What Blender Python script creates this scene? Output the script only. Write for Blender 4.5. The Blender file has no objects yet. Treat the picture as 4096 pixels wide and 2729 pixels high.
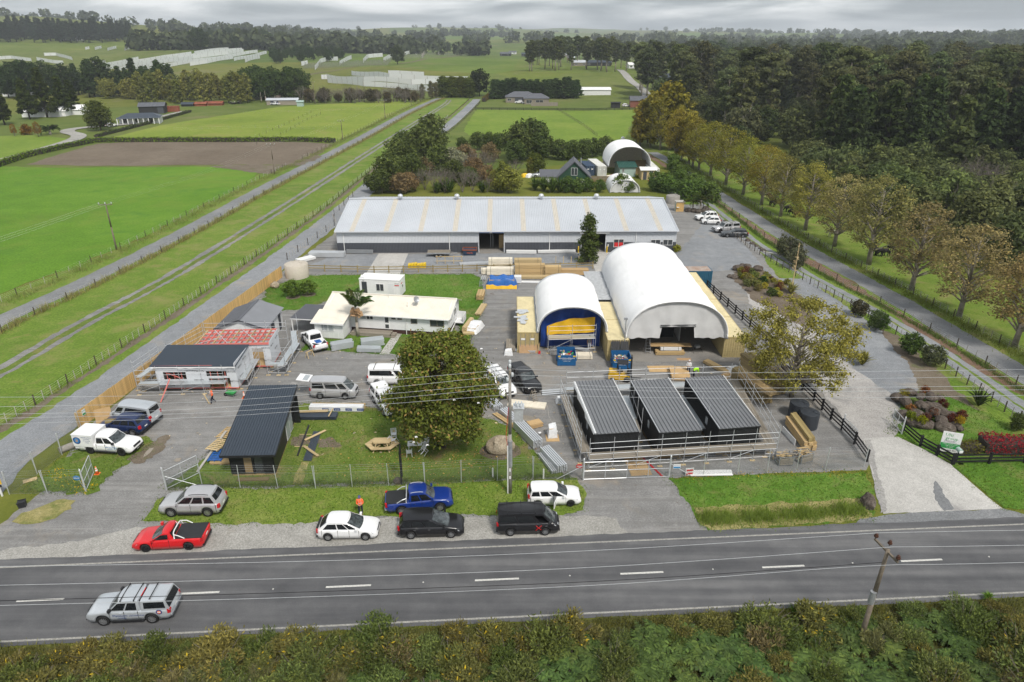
import bpy,bmesh,math,random
import numpy as np
from mathutils import Vector,Matrix,noise as mnoise
random.seed(7);RNG=np.random.default_rng(11)
SC=bpy.context.scene;COL=SC.collection
F_PX=2731.0;PITCH=math.radians(24.2);CAM_H=34.0
cam_data=bpy.data.cameras.new('camera');cam=bpy.data.objects.new('camera',cam_data);COL.objects.link(cam)
cam_data.sensor_width=36.0;cam_data.lens=36.0*F_PX/4096.0
cam_data.clip_start=0.5;cam_data.clip_end=20000.0
cam.location=(0,0,CAM_H);cam.rotation_euler=(math.pi/2-PITCH,0,0);SC.camera=cam
SUN_EL,SUN_AZ=52.0,150.0        # azimuth measured clockwise from +Y (view direction)
world=bpy.data.worlds.new('World');SC.world=world;world.use_nodes=True
wn=world.node_tree.nodes;wl=world.node_tree.links;wn.clear()
w_out=wn.new('ShaderNodeOutputWorld');w_bg=wn.new('ShaderNodeBackground');w_bg.inputs['Strength'].default_value=0.1
sky=wn.new('ShaderNodeTexSky');sky.sky_type='NISHITA';sky.sun_disc=False
sky.sun_elevation=math.radians(SUN_EL);sky.sun_rotation=math.radians(SUN_AZ)
tc=wn.new('ShaderNodeTexCoord');sep=wn.new('ShaderNodeSeparateXYZ');wl.new(tc.outputs['Generated'],sep.inputs[0])
add=wn.new('ShaderNodeMath');add.operation='MAXIMUM';add.inputs[1].default_value=0.0;wl.new(sep.outputs['Z'],add.inputs[0])
add2=wn.new('ShaderNodeMath');add2.operation='ADD';add2.inputs[1].default_value=0.10;wl.new(add.outputs[0],add2.inputs[0])
dx=wn.new('ShaderNodeMath');dx.operation='DIVIDE';wl.new(sep.outputs['X'],dx.inputs[0]);wl.new(add2.outputs[0],dx.inputs[1])
dy=wn.new('ShaderNodeMath');dy.operation='DIVIDE';wl.new(sep.outputs['Y'],dy.inputs[0]);wl.new(add2.outputs[0],dy.inputs[1])
cmb=wn.new('ShaderNodeCombineXYZ');wl.new(dx.outputs[0],cmb.inputs[0]);wl.new(dy.outputs[0],cmb.inputs[1])
nz=wn.new('ShaderNodeTexNoise');nz.inputs['Scale'].default_value=0.55;nz.inputs['Detail'].default_value=7.0
nz.inputs['Roughness'].default_value=0.55;nz.inputs['Distortion'].default_value=0.4;wl.new(cmb.outputs[0],nz.inputs['Vector'])
rp=wn.new('ShaderNodeValToRGB');e=rp.color_ramp.elements
e[0].position=0.40;e[0].color=(1.55,1.74,1.92,1);e[1].position=0.61;e[1].color=(5.4,5.45,5.5,1)
m=rp.color_ramp.elements.new(0.5);m.color=(3.1,3.28,3.42,1)
wl.new(nz.outputs['Fac'],rp.inputs[0])
mx=wn.new('ShaderNodeMix');mx.data_type='RGBA';mx.inputs['Factor'].default_value=0.93
wl.new(sky.outputs[0],mx.inputs['A']);wl.new(rp.outputs[0],mx.inputs['B']);wl.new(mx.outputs['Result'],w_bg.inputs['Color'])
wl.new(w_bg.outputs[0],w_out.inputs[0])
sun_d=bpy.data.lights.new('sun','SUN');sun_d.energy=1.5;sun_d.angle=math.radians(11);sun_d.color=(1.0,0.95,0.87)
sun=bpy.data.objects.new('sun',sun_d);COL.objects.link(sun);sun.location=(0,0,300)
_az,_el=math.radians(SUN_AZ),math.radians(SUN_EL)
sun.rotation_euler=Vector((-math.sin(_az)*math.cos(_el),-math.cos(_az)*math.cos(_el),-math.sin(_el))).to_track_quat('-Z','Y').to_euler()
vs=SC.view_settings;vs.view_transform='Standard';vs.look='None';vs.exposure=1.15;vs.gamma=1.0;vs.use_curve_mapping=False
SC.display_settings.display_device='sRGB'
SC.cycles.max_bounces=5;SC.cycles.diffuse_bounces=2;SC.cycles.glossy_bounces=2;SC.cycles.transmission_bounces=2
SC.cycles.transparent_max_bounces=6;SC.cycles.volume_bounces=0;SC.cycles.use_denoising=True
SC.cycles.use_adaptive_sampling=True;SC.cycles.adaptive_threshold=0.02
CP,SP=math.cos(PITCH),math.sin(PITCH)
def ray(x,y):
 a=(x-2048)/F_PX;b=(1364.5-y)/F_PX
 return a,CP+b*SP,-SP+b*CP
def G(x,y,z=0.0):
 d=ray(x,y);t=(z-CAM_H)/d[2]
 return Vector((d[0]*t,d[1]*t,z))
def O(x,y,z=0.0): return G(x*1.7407,y*1.7407,z)
def HZ(xb,yb,yt,z0=0.0):          # height of an upright whose foot is at pixel (xb, yb) and head at row yt
 g=G(xb,yb,z0);d=ray(xb,yt);return CAM_H + g.y*d[2]/d[1]
def V(*a): return Vector(a)
class MB:
 def __init__(s): s.v=[];s.f=[]
 def add(s,vs,fs):
  n=len(s.v);s.v += [tuple(p) for p in vs];s.f += [tuple(i+n for i in f) for f in fs];return s
 def quad(s,*p): return s.add(p,[tuple(range(len(p)))])
 def box(s,x0,x1,y0,y1,z0,z1):
  return s.add([(x0,y0,z0),(x1,y0,z0),(x1,y1,z0),(x0,y1,z0),(x0,y0,z1),(x1,y0,z1),(x1,y1,z1),(x0,y1,z1)],
   [(0,3,2,1),(4,5,6,7),(0,1,5,4),(1,2,6,5),(2,3,7,6),(3,0,4,7)])
 def hexa(s,b,t): return s.add(list(b)+list(t),[(3,2,1,0),(4,5,6,7),(0,1,5,4),(1,2,6,5),(2,3,7,6),(3,0,4,7)])
 def bar(s,p,q,w,h,up=(0,0,1)):
  p,q=Vector(p),Vector(q);d=(q-p).normalized();up=Vector(up)
  if abs(d.dot(up)) > .98: up=Vector((0,1,0)) if abs(d.y) < .9 else Vector((1,0,0))
  r=d.cross(up).normalized();u=r.cross(d)
  o=[(-w/2,-h/2),(w/2,-h/2),(w/2,h/2),(-w/2,h/2)]
  return s.add([p+r*a+u*b for a,b in o]+[q+r*a+u*b for a,b in o],[(0,1,2,3),(7,6,5,4),(1,0,4,5),(2,1,5,6),(3,2,6,7),(0,3,7,4)])
 def tube(s,p,q,r,n=6,r2=None,cap=True):
  p,q=Vector(p),Vector(q);d=(q-p)
  if d.length < 1e-6: return s
  d.normalize();r2=r if r2 is None else r2
  a=d.orthogonal().normalized();b=d.cross(a)
  vs=[p+(a*math.cos(t)+b*math.sin(t))*r for t in (2*math.pi*k/n for k in range(n))]
  vs += [q+(a*math.cos(t)+b*math.sin(t))*r2 for t in (2*math.pi*k/n for k in range(n))]
  fs=[(k,(k+1)%n,n+(k+1)%n,n+k) for k in range(n)]
  if cap: fs += [tuple(range(n-1,-1,-1)),tuple(range(n,2*n))]
  return s.add(vs,fs)
 def path(s,pts,r,n=5,r2=None):
  m_=len(pts)-1
  for k in range(m_):
   ra=r if r2 is None else r+(r2-r)*k/m_;rb=r if r2 is None else r+(r2-r)*(k+1)/m_
   s.tube(pts[k],pts[k+1],ra,n,rb,cap=(k in (0,m_-1)))
  return s
 def lathe(s,prof,n=16,c=(0,0,0),axis='z',cap=True):
  vs=[]
  for r,z in prof:
   for k in range(n):
    t=2*math.pi*k/n;a,b=r*math.cos(t),r*math.sin(t)
    vs.append((c[0]+a,c[1]+b,c[2]+z) if axis == 'z' else ((c[0]+a,c[1]+z,c[2]+b) if axis == 'y' else (c[0]+z,c[1]+a,c[2]+b)))
  fs=[]
  for i in range(len(prof)-1):
   for k in range(n):
    q=(i*n+k,i*n+(k+1)%n,(i+1)*n+(k+1)%n,(i+1)*n+k);fs.append(q if axis != 'y' else q[::-1])
  if cap:
   e0=tuple(range(n-1,-1,-1));e1=tuple(range((len(prof)-1)*n,len(prof)*n));fs += [e0,e1] if axis != 'y' else [e0[::-1],e1[::-1]]
  return s.add(vs,fs)
 def prism(s,pts,z0,z1):
  n=len(pts)
  return s.add([(p[0],p[1],z0) for p in pts]+[(p[0],p[1],z1) for p in pts],
   [tuple(range(n-1,-1,-1)),tuple(range(n,2*n))]+[(k,(k+1)%n,n+(k+1)%n,n+k) for k in range(n)])
 def extr(s,prof,a,b):             # profile of (y,z) swept along x from a to b
  n=len(prof)
  return s.add([(a,p[0],p[1]) for p in prof]+[(b,p[0],p[1]) for p in prof],
   [tuple(range(n-1,-1,-1)),tuple(range(n,2*n))]+[(k,(k+1)%n,n+(k+1)%n,n+k) for k in range(n)])
 def corr(s,p,u,v,pitch=.2,h=.03,thick=.012,flat=.5):   # ribbed sheet: ribs run along v, repeat along u
  p,u,v=Vector(p),Vector(u),Vector(v);nrm=u.cross(v).normalized();L=u.length;ud=u/L
  n=max(2,int(round(L/pitch)));pt=L/n;prof=[]
  for k in range(n):
   x=k*pt;prof += [(x,0),(x+pt*flat,0),(x+pt*(flat+.12),h),(x+pt*.88,h)]
  prof.append((L,0));N=len(prof)
  vs=[p+ud*x+nrm*z for x,z in prof]+[p+v+ud*x+nrm*z for x,z in prof]
  fs=[(k,k+1,N+k+1,N+k) for k in range(N-1)]
  if thick:
   b=[p-nrm*thick,p+u-nrm*thick,p+u+v-nrm*thick,p+v-nrm*thick];m_=len(vs);vs += b
   fs += [(m_+3,m_+2,m_+1,m_),(0,m_+0,m_+1,N-1),(N,2*N-1,m_+2,m_+3),(0,N,m_+3,m_),(N-1,m_+1,m_+2,2*N-1)]
   fs[-4]=tuple([m_,m_+1]+list(range(N-1,-1,-1)));fs[-3]=tuple([m_+2,m_+3]+list(range(N,2*N)))
  return s.add(vs,fs)
 def xf(s,M):
  s.v=[tuple(M @ Vector(p)) for p in s.v];return s
 def mesh(s,name,mat=None,smooth=False):
  me=bpy.data.meshes.new(name);me.from_pydata(s.v,[],s.f)
  if mat: me.materials.append(MAT(mat))
  if smooth: me.polygons.foreach_set('use_smooth',[True]*len(me.polygons))
  return me
def link(name,data,parent=None,loc=(0,0,0),rot=(0,0,0),scale=None):
 o=bpy.data.objects.new(name,data);COL.objects.link(o)
 if parent: o.parent=parent
 o.location=loc;o.rotation_euler=rot
 if scale is not None: o.scale=(scale,)*3 if isinstance(scale,(int,float)) else scale
 return o
def tag(o,label=None,cat=None,group=None,kind=None):
 if label: o['label']=label
 if cat: o['category']=cat
 if group: o['group']=group
 if kind: o['kind']=kind
 return o
def thing(name,label,cat,loc=(0,0,0),rz=0.0,group=None):
 o=bpy.data.objects.new(name,None);COL.objects.link(o);o.empty_display_size=.3
 o.location=loc;o.rotation_euler=(0,0,rz);return tag(o,label,cat,group)
def part(name,mb,mat,parent=None,smooth=False,kind=None,label=None,loc=(0,0,0),rot=(0,0,0)):
 o=link(name,mb if isinstance(mb,bpy.types.Mesh) else mb.mesh(name,mat,smooth),parent,loc,rot)
 return tag(o,label,None,None,kind)
def solo(name,mb,mat,label,cat,loc=(0,0,0),rz=0.0,group=None,smooth=False):
 o=link(name,mb if isinstance(mb,bpy.types.Mesh) else mb.mesh(name,mat,smooth),None,loc,(0,0,rz));return tag(o,label,cat,group)
def copy_tree(o,parent=None):
 c=o.copy();COL.objects.link(c);c.parent=parent
 for ch in KIDS.get(o.name,list(o.children)): copy_tree(ch,c)
 return c
KIDS={}
def dup(o,loc,rz=0.0,label=None,scale=None,color=None):
 c=copy_tree(o);c.location=loc;c.rotation_euler=(0,0,rz)
 if label: c['label']=label
 if scale is not None: c.scale=(scale,)*3 if isinstance(scale,(int,float)) else scale
 if color:
  for k in [c]+list(c.children): k.color=color
 return c
def frame(p,q):                         # origin p, x-axis towards q (ground points): location and heading
 d=Vector(q)-Vector(p);return Vector((p[0],p[1],0)),math.atan2(d.y,d.x),math.hypot(d.x,d.y)
_M={};_DEF={}
def MAT(n):
 if n not in _M: _M[n]=_DEF[n](n)
 return _M[n]
def nodes(n):
 m_=bpy.data.materials.new(n);m_.use_nodes=True;nt=m_.node_tree;nt.nodes.clear()
 out=nt.nodes.new('ShaderNodeOutputMaterial');return m_,nt,out
def noise_node(nt,vec,scale,detail=5,rough=.6,dist=0):
 t=nt.nodes.new('ShaderNodeTexNoise');t.inputs['Scale'].default_value=scale;t.inputs['Detail'].default_value=detail
 t.inputs['Roughness'].default_value=rough;t.inputs['Distortion'].default_value=dist
 if vec: nt.links.new(vec,t.inputs['Vector'])
 return t.outputs['Fac']
def ramp(nt,fac,stops):
 r=nt.nodes.new('ShaderNodeValToRGB');el=r.color_ramp.elements
 el[0].position,el[0].color=stops[0][0],(*stops[0][1],1);el[1].position,el[1].color=stops[-1][0],(*stops[-1][1],1)
 for p,c in stops[1:-1]: k=el.new(p);k.color=(*c,1)
 nt.links.new(fac,r.inputs[0]);return r.outputs[0]
def mix(nt,fac,a,b,mode='MIX'):
 x=nt.nodes.new('ShaderNodeMix');x.data_type='RGBA';x.blend_type=mode
 for s_,v_ in (('Factor',fac),('A',a),('B',b)):
  if hasattr(v_,'is_linked') or isinstance(v_,bpy.types.NodeSocket): nt.links.new(v_,x.inputs[s_])
  elif s_ == 'Factor': x.inputs[0].default_value=v_
  else: x.inputs[s_].default_value=(*v_,1)
 return x.outputs['Result']
def mth(nt,op,a,b=0.0):
 x=nt.nodes.new('ShaderNodeMath');x.operation=op
 for i,v_ in enumerate((a,b)):
  if isinstance(v_,bpy.types.NodeSocket): nt.links.new(v_,x.inputs[i])
  else: x.inputs[i].default_value=v_
 return x.outputs[0]
def bsdf(nt,out,col,rough=.8,metal=0.0,spec=.3,bump=None,bstr=.3,bdist=.02,coat=0.0):
 b=nt.nodes.new('ShaderNodeBsdfPrincipled');b.inputs['Metallic'].default_value=metal;b.inputs['Specular IOR Level'].default_value=spec
 if isinstance(rough,bpy.types.NodeSocket): nt.links.new(rough,b.inputs['Roughness'])
 else: b.inputs['Roughness'].default_value=rough
 if isinstance(col,bpy.types.NodeSocket): nt.links.new(col,b.inputs['Base Color'])
 else: b.inputs['Base Color'].default_value=(*col,1)
 if coat: b.inputs['Coat Weight'].default_value=coat;b.inputs['Coat Roughness'].default_value=.06
 if bump is not None:
  n_=nt.nodes.new('ShaderNodeBump');n_.inputs['Strength'].default_value=bstr;n_.inputs['Distance'].default_value=bdist
  nt.links.new(bump,n_.inputs['Height']);nt.links.new(n_.outputs[0],b.inputs['Normal'])
 nt.links.new(b.outputs[0],out.inputs[0]);return b
def ocoord(nt): return nt.nodes.new('ShaderNodeTexCoord').outputs['Object']
def dim(c,k): return tuple(x*k for x in c)
def SIMPLE(n,c,rough=.7,metal=0.0,var=.12,scale=3.0,spec=.3,coat=0.0,bump=0.0,c2=None,fine=None):
 def mk(name):
  m_,nt,out=nodes(name);v_=ocoord(nt);f=noise_node(nt,v_,scale,6,.65)
  cb=c2 or dim(c,1-var*1.6);col=ramp(nt,f,[(.3,cb),(.7,dim(c,1+var*.5))])
  if fine:
   f2=noise_node(nt,v_,fine,3,.6);col=mix(nt,.35,col,ramp(nt,f2,[(.3,dim(c,.6)),(.7,dim(c,1.25))]))
  bsdf(nt,out,col,rough,metal,spec,f if bump else None,bump,.02,coat);return m_
 _DEF[n]=mk
def PLANK(n,c,sc=(1.5,18,18),var=.3,rough=.85):       # long grain
 def mk(name):
  m_,nt,out=nodes(name);mp=nt.nodes.new('ShaderNodeMapping');nt.links.new(ocoord(nt),mp.inputs[0]);mp.inputs['Scale'].default_value=sc
  f=noise_node(nt,mp.outputs[0],1.0,5,.6);oi=nt.nodes.new('ShaderNodeObjectInfo')
  col=ramp(nt,f,[(.25,dim(c,1-var)),(.75,dim(c,1.1))]);rr=ramp(nt,oi.outputs['Random'],[(0,(.78,.76,.72)),(1,(1.1,1.08,1.04))])
  bsdf(nt,out,mix(nt,1.0,col,rr,'MULTIPLY'),rough,0,.2);return m_
 _DEF[n]=mk
def LEAF(n,tr=.25,spread=.45,hue=None):                   # colour comes from the object's own colour
 def mk(name):
  m_,nt,out=nodes(name);oi=nt.nodes.new('ShaderNodeObjectInfo');ge=nt.nodes.new('ShaderNodeNewGeometry')
  r_=ge.outputs['Random Per Island'];s_=spread
  k=ramp(nt,r_,[(0,(1-s_,)*3),(.55,(1,1,1)),(1,(1+s_*1.3,1+s_*1.1,1+s_*.5))])
  col=mix(nt,1.0,oi.outputs['Color'],k,'MULTIPLY')
  if hue: col=mix(nt,mth(nt,'GREATER_THAN',r_,1-hue[1]),col,hue[0])
  d_=nt.nodes.new('ShaderNodeBsdfDiffuse');t_=nt.nodes.new('ShaderNodeBsdfTranslucent');x_=nt.nodes.new('ShaderNodeMixShader');x_.inputs[0].default_value=tr
  nt.links.new(col,d_.inputs[0]);nt.links.new(col,t_.inputs[0]);nt.links.new(d_.outputs[0],x_.inputs[1]);nt.links.new(t_.outputs[0],x_.inputs[2])
  nt.links.new(x_.outputs[0],out.inputs[0]);return m_
 _DEF[n]=mk
def GLASS(n,c=(.02,.025,.03),rough=.08): _DEF[n]=lambda name: (lambda t: (bsdf(t[1],t[2],c,rough,0,.6),t[0])[1])(nodes(name))
def GROUND(n,stops,big=.05,mid=.6,fine=6.0,bump=.4,patch=None,rough=.95,amt=.5,spec=.15,ruts=None):
 def mk(name):
  m_,nt,out=nodes(name);v_=ocoord(nt)
  a=noise_node(nt,v_,big,5,.6,.3);b=noise_node(nt,v_,mid,5,.65);c=noise_node(nt,v_,fine,4,.7)
  f=mth(nt,'ADD',mth(nt,'MULTIPLY',a,.45),mth(nt,'ADD',mth(nt,'MULTIPLY',b,.35),mth(nt,'MULTIPLY',c,.2)))
  col=ramp(nt,f,stops)
  col=mix(nt,amt,col,ramp(nt,c,[(.3,(.45,.45,.45)),(.7,(1.35,1.35,1.35))]),'MULTIPLY')
  if patch:
   for pc,ps,lo,hi in patch:
    pf=noise_node(nt,v_,ps,6,.7,.5);fr=nt.nodes.new('ShaderNodeMapRange');nt.links.new(pf,fr.inputs[0])
    fr.inputs[1].default_value=lo;fr.inputs[2].default_value=hi;col=mix(nt,fr.outputs[0],col,pc)
  for ang,dk in ruts or ():
   mp=nt.nodes.new('ShaderNodeMapping');nt.links.new(v_,mp.inputs[0]);mp.inputs['Rotation'].default_value=(0,0,ang);mp.inputs['Scale'].default_value=(.07,1.1,1);rf=noise_node(nt,mp.outputs[0],1.0,4,.6,.6);fr=nt.nodes.new('ShaderNodeMapRange');nt.links.new(rf,fr.inputs[0]);fr.inputs[1].default_value=.52;fr.inputs[2].default_value=.66;fr.inputs[4].default_value=.55;col=mix(nt,fr.outputs[0],col,dk)
  bsdf(nt,out,col,rough,0,spec,c,bump,.03);return m_
 _DEF[n]=mk
GROUND('terrain',[(.36,(.075,.115,.022)),(.5,(.12,.165,.032)),(.62,(.165,.19,.05))],.012,.12,3.0,.5,[((.16,.15,.07),.02,.56,.72)])
GROUND('grass',[(.36,(.085,.14,.016)),(.5,(.135,.20,.028)),(.62,(.21,.24,.06))],.06,.7,5.0,.6,[((.24,.20,.085),.25,.54,.74)])
GROUND('lawn',[(.36,(.05,.12,.012)),(.5,(.085,.175,.02)),(.64,(.155,.235,.045))],.10,.9,5.0,.6,[((.2,.175,.075),.22,.54,.72),((.16,.17,.05),.6,.55,.7)])
GROUND('lawn_front',[(.36,(.07,.115,.016)),(.5,(.115,.17,.028)),(.64,(.2,.21,.06))],.12,.8,5.0,.6,[((.23,.17,.09),.3,.54,.70)])
GROUND('field_bright',[(.36,(.075,.16,.014)),(.5,(.105,.215,.018)),(.64,(.15,.26,.03))],.02,.2,3.0,.4,[((.14,.2,.03),.035,.5,.7),((.07,.17,.02),.09,.56,.7)])
GROUND('field_olive',[(.36,(.13,.19,.022)),(.5,(.19,.25,.034)),(.64,(.26,.29,.06))],.03,.35,4.0,.5,[((.24,.22,.07),.05,.55,.75)])
GROUND('field_mid',[(.36,(.105,.175,.02)),(.5,(.155,.23,.03)),(.64,(.22,.27,.05))],.04,.4,5.0,.5,[((.2,.19,.06),.06,.58,.78)])
GROUND('soil',[(.36,(.125,.098,.07)),(.5,(.165,.132,.098)),(.64,(.205,.168,.125))],.05,.5,5.0,.6)
GROUND('corridor',[(.36,(.085,.15,.018)),(.5,(.13,.205,.028)),(.62,(.19,.24,.05))],.05,.5,4.0,.6,[((.24,.22,.085),.14,.50,.74),((.19,.19,.06),.5,.55,.72)])
GROUND('mud',[(.36,(.12,.095,.07)),(.5,(.165,.135,.10)),(.64,(.21,.18,.14))],.2,1.2,8.0,.6,[((.09,.11,.03),.5,.55,.7)])
GROUND('dry_grass',[(.36,(.19,.18,.06)),(.5,(.28,.25,.10)),(.64,(.37,.32,.155))],.2,1.4,9.0,.6,[((.09,.13,.025),.6,.5,.7)])
GROUND('gravel_yard',[(.36,(.165,.162,.157)),(.5,(.232,.228,.222)),(.64,(.31,.304,.295))],.07,.8,8.0,.8,[((.30,.255,.20),.12,.54,.72),((.17,.163,.152),.3,.56,.72),((.36,.35,.335),.45,.62,.74),((.14,.12,.10),.85,.64,.72)],ruts=((.5,(.15,.145,.138)),(-1.1,(.30,.293,.28)),(1.35,(.16,.155,.147))))
GROUND('gravel_pale',[(.36,(.24,.232,.21)),(.5,(.33,.32,.295)),(.64,(.42,.408,.378))],.12,1.0,8.0,.8,[((.19,.16,.12),.25,.6,.75)])
GROUND('gravel_blue',[(.36,(.18,.19,.203)),(.5,(.24,.25,.263)),(.64,(.31,.32,.33))],.06,.8,8.0,.7,[((.33,.295,.25),.15,.56,.74),((.2,.2,.205),.25,.58,.72)])
GROUND('seal_old',[(.36,(.16,.165,.17)),(.5,(.215,.22,.225)),(.64,(.28,.28,.28))],.08,.9,8.0,.6,[((.21,.19,.16),.3,.62,.76)])
GROUND('concrete',[(.36,(.37,.36,.335)),(.5,(.45,.435,.41)),(.64,(.53,.515,.485))],.15,1.2,12.0,.3,[((.27,.26,.25),.16,.60,.70)])
GROUND('drive_pale',[(.36,(.30,.285,.27)),(.5,(.385,.368,.35)),(.64,(.46,.44,.42))],.12,1.0,8.0,.5,[((.24,.235,.23),.2,.54,.68)])
GROUND('damp_concrete',[(.36,(.26,.25,.24)),(.5,(.32,.31,.295)),(.64,(.39,.375,.36))],.15,1.2,8.0,.3)
GROUND('leaf_litter',[(.36,(.13,.08,.055)),(.5,(.18,.115,.08)),(.64,(.23,.16,.11))],.3,2.0,9.0,.7,[((.07,.10,.02),.4,.56,.7)])
GROUND('bark',[(.36,(.10,.075,.055)),(.5,(.15,.12,.09)),(.64,(.2,.165,.13))],.4,2.0,9.0,.8)
GROUND('rock',[(.36,(.06,.048,.04)),(.5,(.11,.09,.075)),(.64,(.19,.165,.14))],.5,2.0,8.0,.9)
GROUND('rock_tan',[(.36,(.25,.2,.14)),(.5,(.36,.3,.22)),(.64,(.46,.4,.31))],.5,2.0,8.0,.9)
GROUND('scrub_floor',[(.36,(.05,.05,.018)),(.5,(.08,.085,.025)),(.64,(.12,.115,.04))],.25,1.3,9.0,.9,[((.06,.045,.03),.5,.55,.7)])
def _asphalt(name):
 m_,nt,out=nodes(name);v_=ocoord(nt);mp=nt.nodes.new('ShaderNodeMapping');nt.links.new(v_,mp.inputs[0]);mp.inputs['Rotation'].default_value=(0,0,-.062);mp.inputs['Scale'].default_value=(.05,1.0,1)
 st=noise_node(nt,mp.outputs[0],.9,4,.5);b=noise_node(nt,v_,.5,5,.65);c=noise_node(nt,v_,18,3,.7)
 f=mth(nt,'ADD',mth(nt,'MULTIPLY',st,.5),mth(nt,'ADD',mth(nt,'MULTIPLY',b,.25),mth(nt,'MULTIPLY',c,.25)))
 col=ramp(nt,f,[(.38,(.07,.071,.075)),(.5,(.105,.105,.109)),(.62,(.155,.154,.155))])
 mp2=nt.nodes.new('ShaderNodeMapping');nt.links.new(v_,mp2.inputs[0]);mp2.inputs['Rotation'].default_value=(0,0,-.062);mp2.inputs['Scale'].default_value=(.25,1.0,1)
 sc_=noise_node(nt,mp2.outputs[0],.8,7,.75,.6);fr=nt.nodes.new('ShaderNodeMapRange');nt.links.new(sc_,fr.inputs[0]);fr.inputs[1].default_value=.60;fr.inputs[2].default_value=.80;fr.inputs[4].default_value=.4
 col=mix(nt,fr.outputs[0],col,(.2,.2,.202));bsdf(nt,out,col,.85,0,.25,c,.5,.02);return m_
_DEF['asphalt']=_asphalt
SIMPLE('road_paint',(.62,.61,.57),.7,var=.25,scale=8);SIMPLE('road_paint_worn',(.36,.35,.32),.8,var=.35,scale=10)
SIMPLE('white',(.78,.78,.77),.6,var=.05);SIMPLE('white_wall',(.74,.745,.745),.6,var=.06,scale=1.2);SIMPLE('cream_roof',(.76,.71,.61),.55,var=.08,scale=.8)
SIMPLE('fabric_white',(.88,.88,.875),.75,var=.07,scale=.35,fine=2.5);SIMPLE('fabric_grey',(.60,.60,.60),.8,var=.08,scale=.6)
SIMPLE('steel_roof',(.52,.545,.58),.5,.1,.07,.15);SIMPLE('steel_wall',(.56,.58,.61),.55,0,.05);SIMPLE('wall_dark',(.07,.075,.088),.6,0,.06)
SIMPLE('skylight',(.56,.52,.45),.6,0,.12,2);SIMPLE('galv',(.66,.68,.70),.4,.45,.15,4);SIMPLE('galv_dull',(.40,.415,.43),.5,.5,.2,3);SIMPLE('alu_deck',(.60,.64,.66),.45,.45,.12,2)
SIMPLE('black_steel',(.018,.019,.021),.45,0,.1,spec=.4);SIMPLE('black_roof',(.20,.205,.215),.45,.2,.08,.4,spec=.4);SIMPLE('navy_roof',(.05,.064,.084),.4,.2,.06,.4,spec=.45);SIMPLE('grey_roof',(.12,.125,.14),.5,.1,.07,.6)
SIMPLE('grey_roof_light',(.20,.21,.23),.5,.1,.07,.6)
SIMPLE('tan_container',(.46,.37,.18),.6,0,.12,1.0,fine=6);SIMPLE('tan_container_top',(.66,.57,.34),.65,0,.14,.8,fine=6);SIMPLE('blue_container',(.02,.10,.17),.6,0,.15,1);SIMPLE('navy_container',(.03,.055,.10),.6,0,.15,1);SIMPLE('white_container',(.62,.62,.58),.6,0,.15,1);SIMPLE('rust',(.26,.16,.11),.85,0,.3,1.2,c2=(.42,.37,.33));SIMPLE('rust_red',(.28,.09,.05),.8,0,.25,1)
PLANK('wood_fence',(.70,.47,.20));PLANK('wood_pale',(.60,.47,.27));PLANK('wood_pack',(.52,.38,.20));PLANK('wood_dark',(.25,.19,.11));PLANK('wood_grey',(.30,.27,.23));PLANK('wood_pink',(.74,.22,.20));PLANK('ply',(.52,.36,.19),(2,2,2),.15);PLANK('wood_green',(.33,.26,.12));PLANK('wood_treated',(.30,.235,.12))
SIMPLE('card',(.45,.29,.16),.8,0,.1);SIMPLE('wrap',(.78,.71,.58),.5,0,.12,3);SIMPLE('plastic_white',(.80,.80,.80),.4,0,.06);SIMPLE('wrap_white',(.74,.75,.76),.35,0,.12,4,bump=.4)
SIMPLE('wrap_tekton',(.62,.64,.67),.6,0,.06,1);SIMPLE('print_black',(.02,.02,.02),.7);SIMPLE('print_blue',(.02,.06,.22),.5);SIMPLE('print_red',(.6,.03,.03),.5);SIMPLE('print_green',(.04,.32,.08),.5)
SIMPLE('tarp_blue',(.03,.13,.42),.45,0,.15,1.5,bump=.5);SIMPLE('tarp_navy',(.012,.05,.24),.45,0,.2,1.2,bump=.5);SIMPLE('tarp_yellow',(.72,.42,.02),.45,0,.12,1.2,bump=.4)
SIMPLE('skip_blue',(.012,.10,.26),.5,0,.1);SIMPLE('black_plastic',(.025,.026,.028),.45,0,.1);SIMPLE('tank_black',(.035,.04,.048),.5,0,.08);SIMPLE('tank_beige',(.50,.45,.38),.6,0,.06)
SIMPLE('forklift_yellow',(.60,.36,.02),.45,0,.12);SIMPLE('orange',(.85,.17,.03),.6,0,.05);SIMPLE('hivis_orange',(.95,.16,.05),.7,0,.05);SIMPLE('hivis_green',(.45,.9,.03),.7,0,.05);SIMPLE('reflective',(.75,.75,.72),.3)
SIMPLE('skin',(.45,.27,.19),.6);SIMPLE('navy_cloth',(.02,.025,.05),.8);SIMPLE('hair',(.04,.03,.02),.8);SIMPLE('boot',(.28,.19,.10),.8);SIMPLE('white_cloth',(.72,.72,.74),.8);SIMPLE('grey_cloth',(.3,.3,.3),.8);SIMPLE('blue_cap',(.02,.06,.3),.7)
SIMPLE('tyre',(.018,.018,.019),.8);SIMPLE('rim',(.55,.56,.58),.3,.8,.1);SIMPLE('rim_dark',(.03,.03,.032),.35,.3);SIMPLE('trim',(.022,.022,.024),.6);SIMPLE('lamp_clear',(.62,.65,.68),.15,.2);SIMPLE('lamp_red',(.5,.015,.02),.2);SIMPLE('chrome',(.75,.76,.78),.12,1.0,.02);SIMPLE('plate',(.8,.8,.78),.5)
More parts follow.
